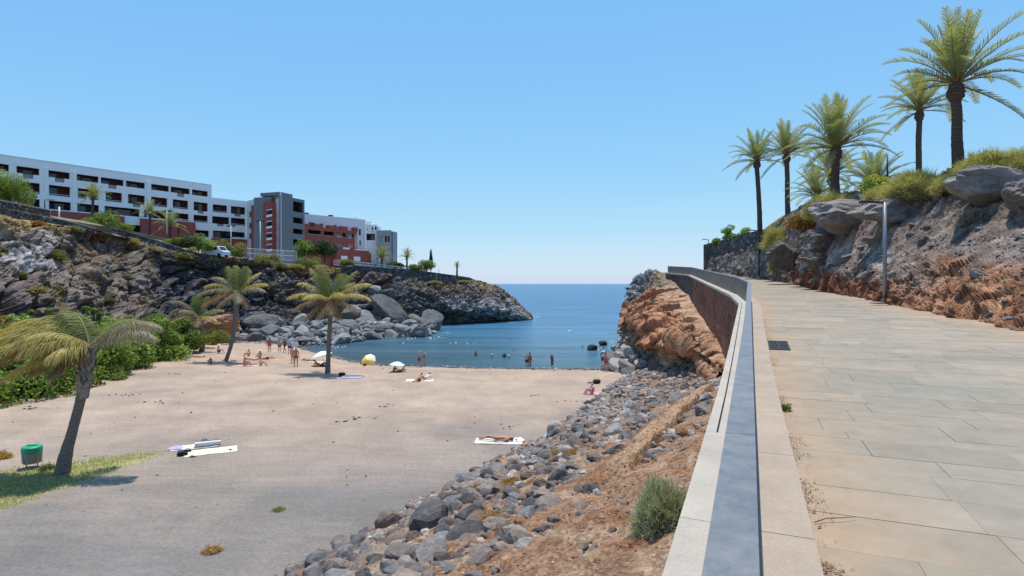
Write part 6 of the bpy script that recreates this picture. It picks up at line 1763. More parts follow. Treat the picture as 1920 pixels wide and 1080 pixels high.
# foam
plain('foam', (.82, .85, .86), .7, .2)
V = []; T = []; nv = 0
def foam(x, y, rx, ry, a=0.0):
    global nv
    n = 10; th = np.linspace(0, 6.283, n, endpoint=False); r_ = np.array([rs.uniform(.5, 1.1) for _ in range(n)])
    px_, py_ = np.cos(th) * r_ * rx, np.sin(th) * r_ * ry; ca, sa = math.cos(a), math.sin(a)
    v = np.stack([x + px_ * ca - py_ * sa, y + px_ * sa + py_ * ca, np.full(n, .018)], 1); v = np.vstack([v, [[x, y, .045]]])
    V.append(v); T.append(np.array([[n, k, (k + 1) % n] for k in range(n)]) + nv); nv += n + 1
for (px, py, n, sx, sy) in [(1001, 596, 26, 7, 5), (1004, 588, 10, 5, 5), (815, 633, 18, 14, 2.5), (770, 634, 8, 8, 2), (838, 624, 6, 6, 2), (632, 650, 10, 14, 1.5), (870, 643, 8, 22, 2), (756, 643, 3, 3, 1), (1068, 620, 3, 3, 2), (1150, 640, 10, 9, 4), (1125, 655, 6, 8, 3), (950, 604, 8, 20, 1.5)]:
    for k in range(n):
        qx = px + rs.gauss(0, sx * .6); qy = py + rs.gauss(0, sy * .6); Yd = CAMZ * F / (qy - 532); foam((qx - 960) / F * Yd, Yd, rs.uniform(.05, .22), rs.uniform(.05, .2), rs.uniform(-.3, .3))
for i in range(45):
    x = rs.uniform(-26, 9); y = float(ysh(x)) + .15 + .5 * math.sin(x * .8) * .4 + rs.gauss(0, .12); foam(x, y, rs.uniform(.08, .3), rs.uniform(.02, .05))
tag(link('foam', mesh_np('foam', np.concatenate(V), np.concatenate(T), M['foam'])), 'white foam where the sea meets rocks and sand', 'foam', kind='stuff')

# ---- litter bin
p = ground_at(60, 876); bin_ = empty('litter_bin', p, 'litter bin with a green lid on short legs, beside the leaning palm', 'bin', rz=.2)
b = MB(); b.lathe([(.02, .18), (.27, .18), (.30, .30), (.325, .62), (.315, .64), (.02, .64)], 20); b.build('body', M['bin_grey'], bin_, True)
b = MB(); b.lathe([(.335, .60), (.345, .66), (.34, .82), (.30, .855), (.12, .87), (.0, .87)], 20); b.build('lid', M['bin_green'], bin_)
b = MB(); b.box((0, 0, .885), (.32, .12, .05)); b.build('handle', M['bin_green'], bin_)
for i in range(12):
    a = i * math.pi / 6; b = MB(); b.box((math.cos(a) * .318, math.sin(a) * .318, .42), (.012, .07, .40), a); b.build('slat', M['bin_grey'], bin_)
for sx in (-1, 1):
    b = MB(); b.tube([(sx * .2, 0, -.1), (sx * .2, 0, .2)], .022, 6); b.build('leg', M['galv'], bin_)
b = MB(); b.tube([(-.2, 0, .03), (.2, 0, .03)], .018, 6); b.build('foot_bar', M['galv'], bin_)

# ---- towels and bags
def towel(name, c, L, W, rz, mat, label, cat='towel', wav=.02, lift=.02, group=None):
    n, m = 24, 12; u = np.linspace(-.5, .5, n); w = np.linspace(-.5, .5, m); U, Wd = np.meshgrid(u, w)
    sd = abs(hash_key(label)); P = np.stack([U * L, Wd * W, 0 * U], -1); z = wav * fbm(P * 3 + sd, 3, sd) + .5 * wav + lift * .0
    P[..., 0] += .03 * perlin(P * 4 + 3, sd + 1); P[..., 1] += .03 * perlin(P * 4 + 9, sd + 2)
    cr, sr = math.cos(rz), math.sin(rz); gx = c[0] + P[..., 0] * cr - P[..., 1] * sr; gy = c[1] + P[..., 0] * sr + P[..., 1] * cr
    z = z + beach_z(gx, gy) - c[2] + lift
    P[..., 2] = z; Q = P.copy(); Q[..., 2] -= .02
    g = np.concatenate([P.reshape(-1, 3), Q.reshape(-1, 3)]); f = grid_faces(m, n); k = m * n
    per = np.concatenate([np.arange(n), np.arange(1, m) * n + n - 1, (m - 1) * n + np.arange(n - 2, -1, -1), np.arange(m - 2, 0, -1) * n])
    side = np.array([[per[(i + 1) % len(per)], per[i], per[i] + k, per[(i + 1) % len(per)] + k] for i in range(len(per))])
    o = link(name, mesh_np(name, g, [np.concatenate([f, f[:, ::-1] + k, side])], mat, None, True), None, c); o.rotation_euler.z = rz
    return tag(o, label, cat, group)
a_ = R(27)
c = ground_at(396, 847); towel('beach_towel', c, 2.05, .95, a_, M['towel_lime'], 'lime green towel spread on the sand beside a rolled white towel')
c = ground_at(366, 838); towel('beach_towel', c, 1.95, .8, a_, M['towel_white'], 'white towel behind the lime green towel')
c = ground_at(330, 842.5); towel('beach_cloth', c + Vector((0, 0, .01)), .5, .42, .2, M['cloth_lilac'], 'crumpled lilac cloth at the left end of the white towel', 'cloth', .09)
c = ground_at(390, 837.5)
b = MB(); ths = np.linspace(0, 6.283 * 2.2, 40); rr_ = .05 + .085 * np.linspace(0, 1, 40)
pr = np.stack([np.cos(ths) * rr_, np.sin(ths) * rr_ + .14], 1); L = 1.05; v = [(-L / 2, y, z) for y, z in pr] + [(L / 2, y * .9, z * .92) for y, z in pr]
b.add(v, [(i, i + 1, 41 + i, 40 + i) for i in range(39)]); b.add([(-L / 2 + .02, math.cos(t) * .13, .14 + math.sin(t) * .13) for t in np.linspace(0, 6.283, 16, endpoint=False)] + [(-L / 2 + .02, 0, .14)], t=[(16, (i + 1) % 16, i) for i in range(16)])
b.add([(L / 2 - .02, math.cos(t) * .12, .13 + math.sin(t) * .12) for t in np.linspace(0, 6.283, 16, endpoint=False)] + [(L / 2 - .02, 0, .13)], t=[(16, i, (i + 1) % 16) for i in range(16)])
o = b.build('rolled_towel', M['towel_white'], None, True, c + Vector((0, 0, .03))); o.rotation_euler.z = a_; tag(o, 'thick rolled white towel lying between the white and the lime towel', 'towel')
def bag(px, py, label, s=1.0, mat='cloth_black', rz=.3):
    c = ground_at(px, py); o = empty('beach_bag', c, label, 'bag', rz=rz); v, f = rock_shape(3, hash_key(label), .35, rough=.09, axes=(.26 * s, .16 * s, .13 * s)); v[:, 2] = np.maximum(v[:, 2] + .1 * s, 0)
    link('body', mesh_np('body', v, f, M[mat], None, True), o)
    b = MB(); t = np.linspace(0, math.pi, 12); b.tube(np.stack([np.cos(t) * .16 * s, .03 + 0 * t, .17 * s + np.sin(t) * .10 * s], 1), .014, 5); b.build('handle', M[mat], o)
bag(341, 855, 'black bag at the left end of the lime green towel', .95)
bag(352, 848, 'small dark pouch between the lime towel and the white towel', .6)
bag(383, 831, 'black hat-like bag behind the rolled white towel', .7)
def sandals(px, py, label, mat='cloth_black', rz=.4):
    c = ground_at(px, py); o = empty('sandals', c, label, 'sandals', rz=rz)
    for k in (-1, 1):
        b = MB(); t = np.linspace(0, 6.283, 16, endpoint=False); ox, oy = np.cos(t) * .13, np.sin(t) * .05 + k * .08
        v = np.concatenate([np.stack([ox, oy, 0 * t + .005], 1), np.stack([ox, oy, 0 * t + .03], 1)]); b.add(v, [(i, (i + 1) % 16, 16 + (i + 1) % 16, 16 + i) for i in range(16)])
        b.add(v[16:], t=[(0, i, i + 1) for i in range(1, 15)]); s_ = b.build('sole', M[mat], o)
        b = MB(); b.tube([(.07, k * .08, .03), (.02, k * .08 - .05, .05), (-.02, k * .08 - .05, .03)], .010, 4); b.tube([(.07, k * .08, .03), (.02, k * .08 + .05, .05), (-.02, k * .08 + .05, .03)], .010, 4); b.build('strap', M[mat], s_)
sandals(431, 845, 'dark sandals at the right end of the lime green towel'); sandals(361, 857, 'dark sandals beside the black bag on the lime towel', 'hair_brown', 1.0)

# ---- parasols
def parasol(label, px, py_c, py_base, rad, tilt, rz, mats, seed=0, hgt=None, open_=.42):
    g = ground_at(px, py_base); c = pt(px, py_c, g.y); h = c.z - g.z
    o = empty('parasol', g, label, 'parasol'); n = 16
    rot = Matrix.Rotation(rz, 3, 'Z') @ Matrix.Rotation(tilt, 3, 'Y')
    top = np.array([0, 0, h])
    for k in range(8):
        b = MB(); v = []; q = []
        for i in range(6):
            s_ = i / 5
            for j in range(4):
                a = (k + j / 3) * math.pi / 4; sag = 1 - .06 * math.sin(j / 3 * math.pi) * s_
                w = Vector((rad * s_ * math.cos(a) * sag, rad * s_ * math.sin(a) * sag, rad * open_ * (1 - s_ ** 1.7))); w = rot @ w; v.append(top + np.array(w))
        for i in range(5):
            for j in range(3): q.append((i * 4 + j, (i + 1) * 4 + j, (i + 1) * 4 + j + 1, i * 4 + j + 1))
        b.add(v, q); b.build('canopy_panel', M[mats[k % len(mats)]], o)
    ax = rot @ Vector((0, 0, 1)); e0 = Vector(top) + ax * rad * open_ * 1.08; e1 = Vector(top) - ax * 1.4
    if e1.z > 0: e1 = e1 - ax * 0.0
    b = MB(); b.tube([tuple(e0), tuple(Vector(top)), tuple(e1), (e1.x, e1.y, min(e1.z, -.15))], .022, 6); b.build('pole', M['white_metal'], o)
    for k in range(8):
        a = k * math.pi / 4; e = rot @ Vector((rad * math.cos(a) * .98, rad * math.sin(a) * .98, 0)); m = rot @ Vector((0, 0, rad * open_ - .04))
        b = MB(); b.tube([top + np.array(m), top + np.array(rot @ Vector((rad * .55 * math.cos(a), rad * .55 * math.sin(a), rad * open_ * .58))), top + np.array(e)], .008, 4); b.build('rib', M['white_metal'], o)
    return o
parasol('white parasol shading a dark-clothed sitter behind the straight palm', 604, 667, 686, 1.05, R(16), R(170), ['umb_white'])
parasol('yellow and cream parasol tipped on its side near the water', 691, 677, 684, .82, R(58), R(255), ['umb_yellow', 'umb_yellow', 'umb_cream', 'umb_cream', 'umb_cream', 'umb_yellow', 'umb_yellow', 'umb_yellow'])
parasol('pale blue low parasol over seated bathers by the water line', 745, 684, 697, .70, R(5), 0, ['umb_blue'])

# ---- drain grate, twig, litter on the walkway
sd_ = s_of_y(13.2)
dr = empty('drain_grate', pos(sd_, .60, 0.004), 'dark square drain grate in the paving beside the kerb', 'drain grate', rz=-math.atan2(_dir[0][0], _dir[0][1])); dr.rotation_euler.x = .0505
b = MB()
for x, y, w, h in ((-.20, 0, .03, 1.32), (.20, 0, .03, 1.32), (0, -.645, .37, .03), (0, .645, .37, .03), (0, 0, .37, .06), (0, 0, .03, 1.26)): b.box((x, y, .006 + (.001 if h > w else 0)), (w, h, .014))
b.build('frame', M['dark_metal'], dr)
for i in range(11):
    b = MB(); b.box((-.165 + .033 * i, 0, .0045), (.013, 1.25, .007)); b.build('bar', M['dark_metal'], dr)
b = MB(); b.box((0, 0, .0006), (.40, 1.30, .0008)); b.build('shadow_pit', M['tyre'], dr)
q0 = np.array(pos(s_of_y(3.95), .40, .012)); q1 = np.array(pos(s_of_y(4.12), .67, .02))
b = MB(); b.tube([np.zeros(3), (q1 - q0) * .3 + np.array([0, .01, .012]), (q1 - q0) * .65 + np.array([0, -.006, .01]), q1 - q0], [.004, .0035, .003, .0015], 5)
b.tube([(q1 - q0) * .4, (q1 - q0) * .55 + np.array([.0, .04, .005])], [.0025, .001], 4); tag(b.build('twig', M['bark'], None, False, tuple(q0)), 'dry twig lying on the paving next to the kerb', 'twig')
V = []; T = []; nv = 0; Cc = []
n = 4200
for i in range(n):
    yv = 2.2 + 16 * rs.random() ** 1.6; t = .362 + abs(rs.gauss(0, .035)) + (.12 * rs.random() ** 3); cl = perlin(np.array([yv * 1.1, 2.2, 7.1]), 5)
    if cl < -.05 and rs.random() > .12: continue
    p = np.array(pos(s_of_y(yv), t, .006)); a = rs.uniform(0, 6.28); L = rs.uniform(.008, .034); W = L * rs.uniform(.15, .5)
    d = np.array([math.cos(a), math.sin(a), rs.uniform(-.1, .3)]); e = np.array([-math.sin(a), math.cos(a), rs.uniform(-.2, .2)])
    V.append(np.array([p - d * L * .5, p + e * W * .5, p + d * L * .5, p - e * W * .5]) + np.array([0, 0, .004])); T.append(np.array([[0, 1, 2, 3]]) + nv); nv += 4
    Cc.append(np.tile(rs.choice([(.16, .10, .06), (.10, .07, .05), (.25, .17, .10), (.30, .22, .13)]), (4, 1)))
tag(link('leaf_litter', mesh_np('leaf_litter', np.concatenate(V), np.concatenate(T), M['blade'], np.concatenate(Cc))), 'brown leaf litter gathered along the kerb', 'litter', kind='stuff')

# ================================================================== PEOPLE
BODY = {}
POSES = {
 'stand': dict(pel=(0, 0, .93), sp=(0, 0, 1.10), ch=(0, -.01, 1.30), nk=(0, -.01, 1.46), h1=(0, .01, 1.54), h2=(0, .02, 1.66), hL=(.09, 0, .88), kL=(.11, .02, .48), aL=(.12, -.01, .08), tL=(.14, .14, .03), hR=(-.09, 0, .88), kR=(-.11, .02, .48), aR=(-.12, -.01, .08), tR=(-.14, .14, .03),
      sL=(.17, -.01, 1.40), eL=(.24, -.02, 1.12), wL=(.25, .06, .88), fL=(.25, .09, .79), sR=(-.17, -.01, 1.40), eR=(-.24, -.02, 1.12), wR=(-.25, .06, .88), fR=(-.25, .09, .79)),
 'walk': dict(pel=(0, 0, .92), sp=(0, .01, 1.09), ch=(0, .02, 1.29), nk=(0, .03, 1.45), h1=(0, .05, 1.53), h2=(0, .06, 1.65), hL=(.09, 0, .87), kL=(.10, .17, .50), aL=(.10, .20, .09), tL=(.11, .34, .04), hR=(-.09, 0, .87), kR=(-.10, -.05, .48), aR=(-.10, -.27, .14), tR=(-.11, -.16, .03),
      sL=(.17, .02, 1.39), eL=(.22, -.12, 1.13), wL=(.22, -.02, .90), fL=(.22, .03, .82), sR=(-.17, .02, 1.39), eR=(-.22, .10, 1.13), wR=(-.22, .26, .95), fR=(-.21, .32, .88)),
 'sit': dict(pel=(0, 0, .12), sp=(0, -.04, .27), ch=(0, -.03, .46), nk=(0, .01, .61), h1=(0, .04, .69), h2=(0, .06, .80), hL=(.09, .03, .11), kL=(.13, .36, .42), aL=(.12, .55, .07), tL=(.13, .69, .03), hR=(-.09, .03, .11), kR=(-.13, .36, .42), aR=(-.12, .55, .07), tR=(-.13, .69, .03),
      sL=(.17, 0, .55), eL=(.24, .16, .38), wL=(.14, .36, .42), fL=(.08, .42, .40), sR=(-.17, 0, .55), eR=(-.24, .16, .38), wR=(-.14, .36, .42), fR=(-.08, .42, .40)),
 'recline': dict(pel=(0, 0, .11), sp=(0, -.13, .20), ch=(0, -.28, .33), nk=(0, -.38, .45), h1=(0, -.41, .53), h2=(0, -.42, .65), hL=(.09, .04, .10), kL=(.11, .42, .12), aL=(.11, .83, .07), tL=(.12, .90, .16), hR=(-.09, .04, .10), kR=(-.11, .38, .36), aR=(-.11, .58, .07), tR=(-.12, .72, .03),
      sL=(.17, -.33, .40), eL=(.22, -.50, .20), wL=(.24, -.40, .04), fL=(.25, -.31, .03), sR=(-.17, -.33, .40), eR=(-.22, -.50, .20), wR=(-.24, -.40, .04), fR=(-.25, -.31, .03)),
 'lie': dict(pel=(0, 0, .12), sp=(0, -.17, .11), ch=(0, -.38, .12), nk=(0, -.54, .12), h1=(0, -.62, .13), h2=(0, -.73, .13), hL=(.09, .05, .11), kL=(.12, .45, .10), aL=(.11, .86, .06), tL=(.13, .98, .04), hR=(-.09, .05, .11), kR=(-.13, .43, .22), aR=(-.09, .80, .06), tR=(-.10, .93, .04),
      sL=(.17, -.47, .12), eL=(.34, -.62, .06), wL=(.20, -.80, .04), fL=(.12, -.84, .04), sR=(-.17, -.47, .12), eR=(-.30, -.28, .07), wR=(-.28, -.03, .05), fR=(-.26, .06, .05)),
}
RAD = dict(pel=.135, sp=.115, ch=.135, nk=.055, h1=.075, h2=.095, hL=.095, kL=.058, aL=.040, tL=.034, sL=.062, eL=.042, wL=.030, fL=.036)
EDG = [('pel', 'sp'), ('sp', 'ch'), ('ch', 'nk'), ('nk', 'h1'), ('h1', 'h2')] + [(a + s, b + s) if a not in ('pel', 'ch') else (a, b + s) for s in 'LR' for a, b in (('pel', 'h'), ('h', 'k'), ('k', 'a'), ('a', 't'), ('ch', 's'), ('s', 'e'), ('e', 'w'), ('w', 'f'))]
def body(pose):
    if pose in BODY: return BODY[pose]
    J = POSES[pose]; names = list(J); me = bpy.data.meshes.new('body')
    vs = [J[n] for n in names]; es = [(names.index(a), names.index(b)) for a, b in EDG]; rad = [RAD.get(n, RAD.get(n[:-1] + 'L', .04)) for n in names]; lab = [n for n in names]
    for s in 'LR':        # hands: four fingers and a thumb
        w = Vector(J['w' + s]); f = Vector(J['f' + s]); d = (f - w).normalized(); sd = d.cross(Vector((.31, .2, .92))).normalized(); iw = names.index('f' + s)
        for k in range(4):
            b0_ = f + sd * (.024 * (k - 1.5)) + d * .02; L_ = (.065, .078, .072, .055)[k]
            vs += [tuple(b0_ + d * .012), tuple(b0_ + d * (.012 + L_) + Vector((0, .004, -.008)))]; n_ = len(vs); es += [(iw, n_ - 2), (n_ - 2, n_ - 1)]; rad += [.0105, .0085]
        th = w + d * .035 - sd * .035; vs += [tuple(th), tuple(th + d * .045 - sd * .02)]; n_ = len(vs); es += [(iw, n_ - 2), (n_ - 2, n_ - 1)]; rad += [.013, .010]
    me.from_pydata(vs, es, []); o = bpy.data.objects.new('body_tmp', me); COL.objects.link(o)
    m = o.modifiers.new('skin', 'SKIN'); m.use_smooth_shade = True
    for i, sv in enumerate(me.skin_vertices[0].data): sv.radius = (rad[i], rad[i]); sv.use_root = (i == 0)
    s_ = o.modifiers.new('sub', 'SUBSURF'); s_.levels = 1; s_.render_levels = 1
    dg = bpy.context.evaluated_depsgraph_get(); dg.update(); ev = o.evaluated_get(dg); bm = bpy.data.meshes.new_from_object(ev)
    n = len(bm.vertices); v = np.zeros(n * 3); bm.vertices.foreach_get('co', v); v = v.reshape(-1, 3)
    # face: nose, brow and ears pushed out of the head
    h2 = np.array(J['h2']); h1 = np.array(J['h1']); axis = unit(h2 - h1); fw = np.array([0, 0, 1.]) if pose == 'lie' else np.array([0, 1., 0]); fw = unit(fw - axis * (fw @ axis)); hc = (h1 * .35 + h2 * .65)
    rel = v - hc; hd_ = np.linalg.norm(rel, axis=1) < .17
    up_ = rel @ axis; fr = rel @ fw; sdx = rel @ np.cross(axis, fw)
    v[hd_ & (fr > .05) & (abs(sdx) < .02) & (abs(up_) < .03)] += fw * .022
    v[hd_ & (abs(sdx) > .07) & (abs(up_) < .03)] += (np.sign(sdx)[:, None] * np.cross(axis, fw)[None] * .014)[hd_ & (abs(sdx) > .07) & (abs(up_) < .03)]
    bm.vertices.foreach_set('co', v.ravel()); bm.update()
    nr = np.zeros(n * 3); bm.vertices.foreach_get('normal', nr); nr = nr.reshape(-1, 3)
    # nearest bone for each vertex
    best = np.full(n, 9.0); bone = np.zeros(n, int); tt = np.zeros(n)
    for k, (a, b_) in enumerate(EDG):
        A, B = np.array(J[a]), np.array(J[b_]); ab = B - A; t = np.clip(((v - A) @ ab) / (ab @ ab), 0, 1); d = np.linalg.norm(v - A - t[:, None] * ab, axis=1) - .5 * (RAD.get(a, RAD.get(a[:-1] + 'L', .04)))
        q = d < best; best[q] = d[q]; bone[q] = k; tt[q] = t[q]
    faces = [tuple(p.vertices) for p in bm.polygons]
    bpy.data.objects.remove(o); bm.materials.clear()
    BODY[pose] = (bm, v, nr, bone, tt, faces, (fr, up_, hd_)); return BODY[pose]
BON = {e: i for i, e in enumerate(EDG)}
def region(pose, kind):
    bm, v, nr, bone, tt, faces, (fr, up_, hd_) = body(pose); B = BON; z = np.zeros(len(v), bool)
    def on(a, b_, lo=0, hi=1): return (bone == B[(a, b_)]) & (tt >= lo) & (tt <= hi)
    if kind == 'shorts': z = on('pel', 'sp', 0, .35) | on('pel', 'hL') | on('pel', 'hR') | on('hL', 'kL', 0, .5) | on('hR', 'kR', 0, .5)
    if kind == 'briefs': z = on('pel', 'sp', 0, .15) | on('pel', 'hL') | on('pel', 'hR') | on('hL', 'kL', 0, .14) | on('hR', 'kR', 0, .14)
    if kind == 'top': z = on('sp', 'ch', .62, 1) | on('ch', 'nk', 0, .25)
    if kind == 'suit': z = region(pose, 'briefs') | on('pel', 'sp') | on('sp', 'ch') | on('ch', 'nk', 0, .35)
    if kind == 'shirt': z = on('pel', 'sp', .1, 1) | on('sp', 'ch') | on('ch', 'nk', 0, .7) | on('ch', 'sL') | on('ch', 'sR') | on('sL', 'eL', 0, .6) | on('sR', 'eR', 0, .6)
    if kind == 'dress': z = region(pose, 'suit') | on('hL', 'kL', 0, .7) | on('hR', 'kR', 0, .7)
    if kind == 'trousers': z = region(pose, 'shorts') | on('hL', 'kL') | on('hR', 'kR') | on('kL', 'aL', 0, .9) | on('kR', 'aR', 0, .9)
    if kind == 'hair': z = hd_ & ((fr < .015) | (up_ > .055))
    return z
def shell(name, pose, kind, mat, parent, off):
    bm, v, nr, *_r = body(pose); faces = _r[2]; z = region(pose, kind)
    fs = [f for f in faces if all(z[i] for i in f)]
    if not fs: return
    ids = sorted({i for f in fs for i in f}); mp = {i: k for k, i in enumerate(ids)}
    vv = v[ids] + nr[ids] * off; q = [tuple(mp[i] for i in f) for f in fs if len(f) == 4]; t = [tuple(mp[i] for i in f) for f in fs if len(f) == 3]
    link(name, mesh_np(name, vv, [np.array(x) for x in (q, t) if x], mat, None, True), parent)
def person(label, pose, loc, rz, skin, clothes, hair='hair_dark', scale=1.0, sink=0.0, hat=None, group=None):
    o = link('person', None, None, (loc[0], loc[1], loc[2] - sink)); o.rotation_euler.z = rz; o.scale = (scale,) * 3; tag(o, label, 'person', group)
    bm = body(pose)[0].copy(); bm.materials.append(M[skin]); link('body', bm, o)
    for nm, kind, mat, off in clothes: shell(nm, pose, kind, M[mat], o, off)
    if hair: shell('hair', pose, 'hair', M[hair], o, .016)
    if hat:
        J = POSES[pose]; c = Vector(J['h2']) + (Vector(J['h2']) - Vector(J['h1'])).normalized() * .045
        b = MB(); b.lathe([(.24, 0), (.12, .03), (.115, .10), (.06, .13), (0, .135)], 14, tuple(c)); b.build('hat', M[hat], o, True)
    return o
SH = lambda m: ('swim_shorts', 'shorts', m, .018)
BK = lambda m: [('bikini_bottom', 'briefs', m, .010), ('bikini_top', 'top', m, .010)]
G_ = ground_at
person('tanned man in rust shorts standing with his back turned, centre left of the beach', 'stand', G_(555, 687), R(8), 'skin_tan', [SH('cloth_rust')], 'hair_grey', 1.08)
person('bather standing right behind the tanned man in rust shorts', 'stand', G_(548, 681), R(-20), 'skin_light', BK('cloth_navy'), 'hair_brown', .98)
person('person in a purple top standing at the left end of the shingle', 'stand', G_(505, 660), R(40), 'skin_tan', [('shirt', 'shirt', 'cloth_purple', .02), SH('cloth_red')], 'hair_dark', 1.0)
person('small figure in dark shorts at the water edge, leftmost of three', 'stand', G_(524, 660), R(0), 'skin_light', [SH('cloth_black')], 'hair_brown', .85)
person('figure in an olive shirt at the water edge, middle of three', 'walk', G_(534, 661), R(80), 'skin_tan', [('shirt', 'shirt', 'cloth_olive', .02), SH('cloth_black')], 'hair_dark', .98)
person('figure in a lilac shirt at the water edge, just left of the tanned man', 'walk', G_(543, 664), R(20), 'skin_light', [('shirt', 'shirt', 'cloth_lilac', .02), SH('cloth_navy')], 'hair_grey', 1.0)
c = G_(463, 686); towel('beach_towel', c, 1.9, .9, .1, M['towel_pink'], 'pink towel under a dark-haired sunbather near the curved palm')
person('dark-haired woman sitting on the pink towel near the curved palm', 'sit', G_(458, 686), R(-70), 'skin_tan', BK('cloth_red'), 'hair_dark', 1.0)
person('dark-haired woman sitting sideways right of the pink towel', 'sit', G_(488, 686), R(-80), 'skin_light', BK('cloth_black'), 'hair_dark', 1.0)
person('sitter in a straw hat behind the two dark-haired women', 'sit', G_(488, 672), R(160), 'skin_light', BK('cloth_orange'), 'hair_brown', 1.0, hat='hat_straw')
person('red-topped figure sitting among the far sunbathers, left of the straw hat', 'sit', G_(467, 668), R(140), 'skin_light', [('swimsuit', 'suit', 'cloth_red', .01)], 'hair_brown', 1.0)
c = G_(503, 674); towel('beach_towel', c, 2.0, .9, .1, M['cloth_orange'], 'orange towel right of the sitter in the straw hat')
person('sunbather lying on the orange towel', 'lie', G_(500, 674) + Vector((0, 0, .03)), R(-80), 'skin_tan', [SH('cloth_black')], 'hair_dark', 1.0)
person('sunbather lying on pale sand left of the orange towel', 'lie', G_(472, 675), R(80), 'skin_light', BK('cloth_white'), 'hair_dark', 1.0)
person('dark-haired sunbather lying left of the curved palm', 'lie', G_(370, 670), R(100), 'skin_light', BK('cloth_white'), 'hair_dark', 1.0)
person('sunbather sitting in dark clothes at the end of the hedge', 'sit', G_(409, 662), R(-60), 'skin_light', [('dress', 'dress', 'cloth_black', .015)], 'hair_dark', 1.05, hat='hat_straw')
person('sunbather lying in front of the grey boulder at the hedge end', 'lie', G_(390, 654), R(90), 'skin_tan', [SH('cloth_red')], 'hair_brown', 1.0)
person('person in red half hidden in the shade of the hedge end', 'sit', G_(341, 671), R(-90), 'skin_tan', [('shirt', 'shirt', 'cloth_red', .02)], 'hair_dark', .95)
person('small child sitting alone on the sand left of the curved palm', 'sit', G_(395, 682), R(180), 'skin_tan', [SH('cloth_navy')], 'hair_dark', .75)
person('sunbather lying left of the white parasol', 'lie', G_(578, 677), R(75), 'skin_tan', BK('cloth_pink'), 'hair_dark', 1.0)
c = G_(596, 679); towel('beach_towel', c, 1.8, .8, .1, M['towel_cream'], 'cream towel left of the white parasol')
person('sitter in dark clothes under the white parasol', 'recline', G_(600, 688), R(-75), 'skin_tan', [('shirt', 'shirt', 'cloth_olive', .02), ('trousers', 'trousers', 'cloth_black', .02)], 'hair_dark', 1.1)
c = G_(660, 708); towel('beach_towel', c, 1.7, .8, R(-4), M['towel_blue'], 'light blue towel right of the straight palm')
c = G_(650, 706); towel('beach_cloth', c + Vector((0, 0, .015)), .8, .7, .1, M['towel_white'], 'white cloth on the left end of the blue towel', 'cloth', .05)
bag(641, 705, 'dark bag in the shade of the straight palm', 1.3)
person('tanned man in dark shorts bending forward at the water line', 'walk', G_(786, 689), R(-60), 'skin_tan', [SH('cloth_black')], 'hair_grey', 1.0)
person('woman in navy right beside the bending man at the water line', 'stand', G_(796, 686), R(120), 'skin_light', [('swimsuit', 'suit', 'cloth_navy', .01)], 'hair_blond', .98)
c = G_(787, 713.5); towel('beach_towel', c, 2.2, 1.5, .12, M['towel_cream'], 'cream towel in the open sand with two people on it')
person('dark-haired person reclining on the cream towel, on the left', 'recline', G_(786, 715) + Vector((0, 0, .03)), R(160), 'skin_tan', [SH('cloth_black')], 'hair_dark', .95)
person('person in white lying on the cream towel, on the right', 'recline', G_(797, 713) + Vector((0, 0, .03)), R(120), 'skin_light', [('shirt', 'shirt', 'cloth_white', .02)], 'hair_dark', .95)
for k, (px, rz) in enumerate([(738, 20), (751, -30)]):
    person(['seated bather under the left of the pale blue parasol', 'seated bather under the right of the pale blue parasol'][k], 'recline', G_(px, 698), R(rz + 150), 'skin_deep', [SH('cloth_black')], 'hair_dark', .85)
bag(684, 686, 'dark bag beside the yellow parasol', .9); c = G_(702, 682.5); towel('beach_towel', c, 1.4, .7, .05, M['towel_white'], 'white towel right of the yellow parasol')
def at_sea(px, py, sink): Yd = CAMZ * F / (py - 532); return (px - 960) / F * Yd, Yd, -sink
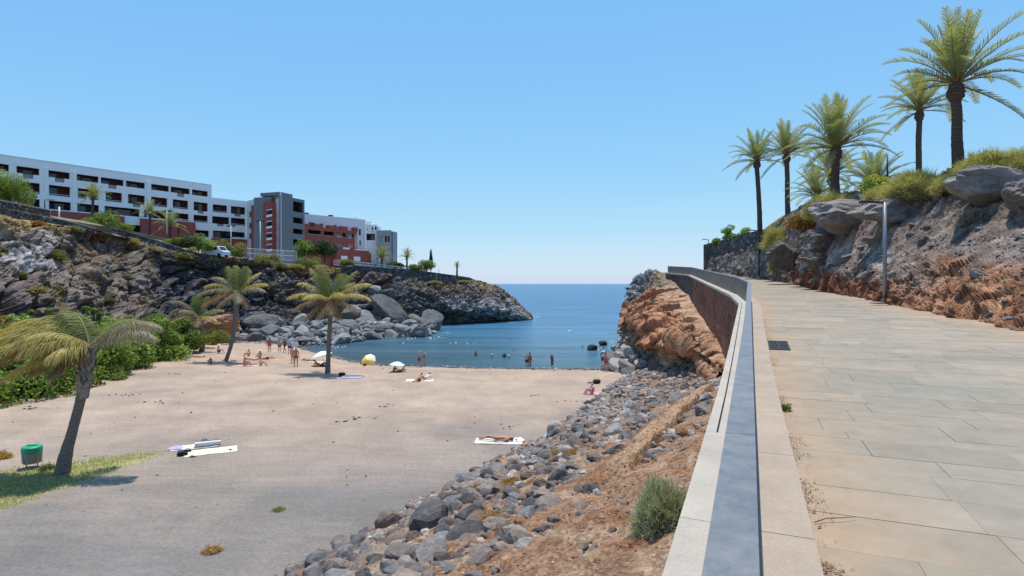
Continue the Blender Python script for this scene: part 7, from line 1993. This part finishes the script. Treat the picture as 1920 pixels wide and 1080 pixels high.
for (px, py, sk, lab, pose, skin, cl, hr) in [
    (988, 687, .25, 'left one of two people standing close together in the shallows', 'stand', 'skin_light', [SH('cloth_black')], 'hair_dark'), (993.5, 686, .25, 'right one of two people standing close together in the shallows', 'stand', 'skin_tan', [('swimsuit', 'suit', 'cloth_red', .01)], 'hair_dark'),
    (1035, 684, .45, 'lone person standing knee-deep in the shallows', 'stand', 'skin_deep', [('swimsuit', 'suit', 'cloth_rust', .01)], 'hair_grey'),
    (892, 667, .95, 'bather waist-deep in the water, leftmost of the row', 'stand', 'skin_tan', [SH('cloth_navy')], 'hair_dark'), (922, 670, .95, 'bather in white waist-deep in the water', 'stand', 'skin_light', [('shirt', 'shirt', 'cloth_white', .02)], 'hair_dark'),
    (945.5, 670, 1.1, 'bather in dark top chest-deep, between two in white', 'stand', 'skin_tan', [('shirt', 'shirt', 'cloth_navy', .02)], 'hair_dark'), (955, 671, 1.05, 'bather in white chest-deep, rightmost of the row', 'stand', 'skin_light', [('shirt', 'shirt', 'cloth_white', .02)], 'hair_dark'),
    (964, 660.5, 1.35, 'swimmer with only the head out, behind the row of bathers', 'stand', 'skin_light', [], 'hair_dark'), (936, 643, 1.35, 'far swimmer with only the head out, left of two', 'stand', 'skin_light', [], 'hair_dark'),
    (957, 639, 1.35, 'far swimmer with only the head out, right of two', 'stand', 'skin_light', [], 'hair_dark'), (1092, 651, 1.38, 'swimmer left of the yellowish wet rock', 'stand', 'skin_light', [], 'hair_dark')]:
    person(lab, pose, at_sea(px, py, 0), R(180 + (px % 7) * 20), skin, cl, hr, 1.0, sk)
person('person in a dark red dress climbing at the foot of the pale rocks', 'walk', G_(1136, 697) + Vector((0, 0, .2)), R(-60), 'skin_tan', [('dress', 'dress', 'cloth_red', .02)], 'hair_dark', .98)
c = G_(1117, 739); towel('beach_towel', c, 1.3, .6, .2, M['towel_pink'], 'pink towel at the right end of the beach by the rubble')
person('person in pink sitting on the sand by the end of the rubble', 'sit', G_(1111, 739), R(100), 'skin_light', [('shirt', 'shirt', 'cloth_pink', .02), ('trousers', 'trousers', 'cloth_pink', .015)], 'hair_blond', 1.0)
bag(1119, 719, 'dark bags on the sand behind the person in pink', 1.6)
# sunbather on the white towel, nearest
c = G_(935, 828); towel('beach_towel', c, 2.25, .95, R(-3), M['towel_white'], 'white towel under the nearest sunbather, close to the rubble')
c2 = G_(970, 827); towel('beach_cloth', c2 + Vector((0, 0, .03)), .62, .5, .3, M['towel_print'], 'blue and white printed cloth at the head of the nearest sunbather', 'cloth', .10)
person('tanned woman in a dark bikini lying on the white towel, nearest sunbather', 'lie', c + Vector((-.02, .05, .05)), R(82), 'skin_tan', BK('cloth_black'), 'hair_brown', 1.0)
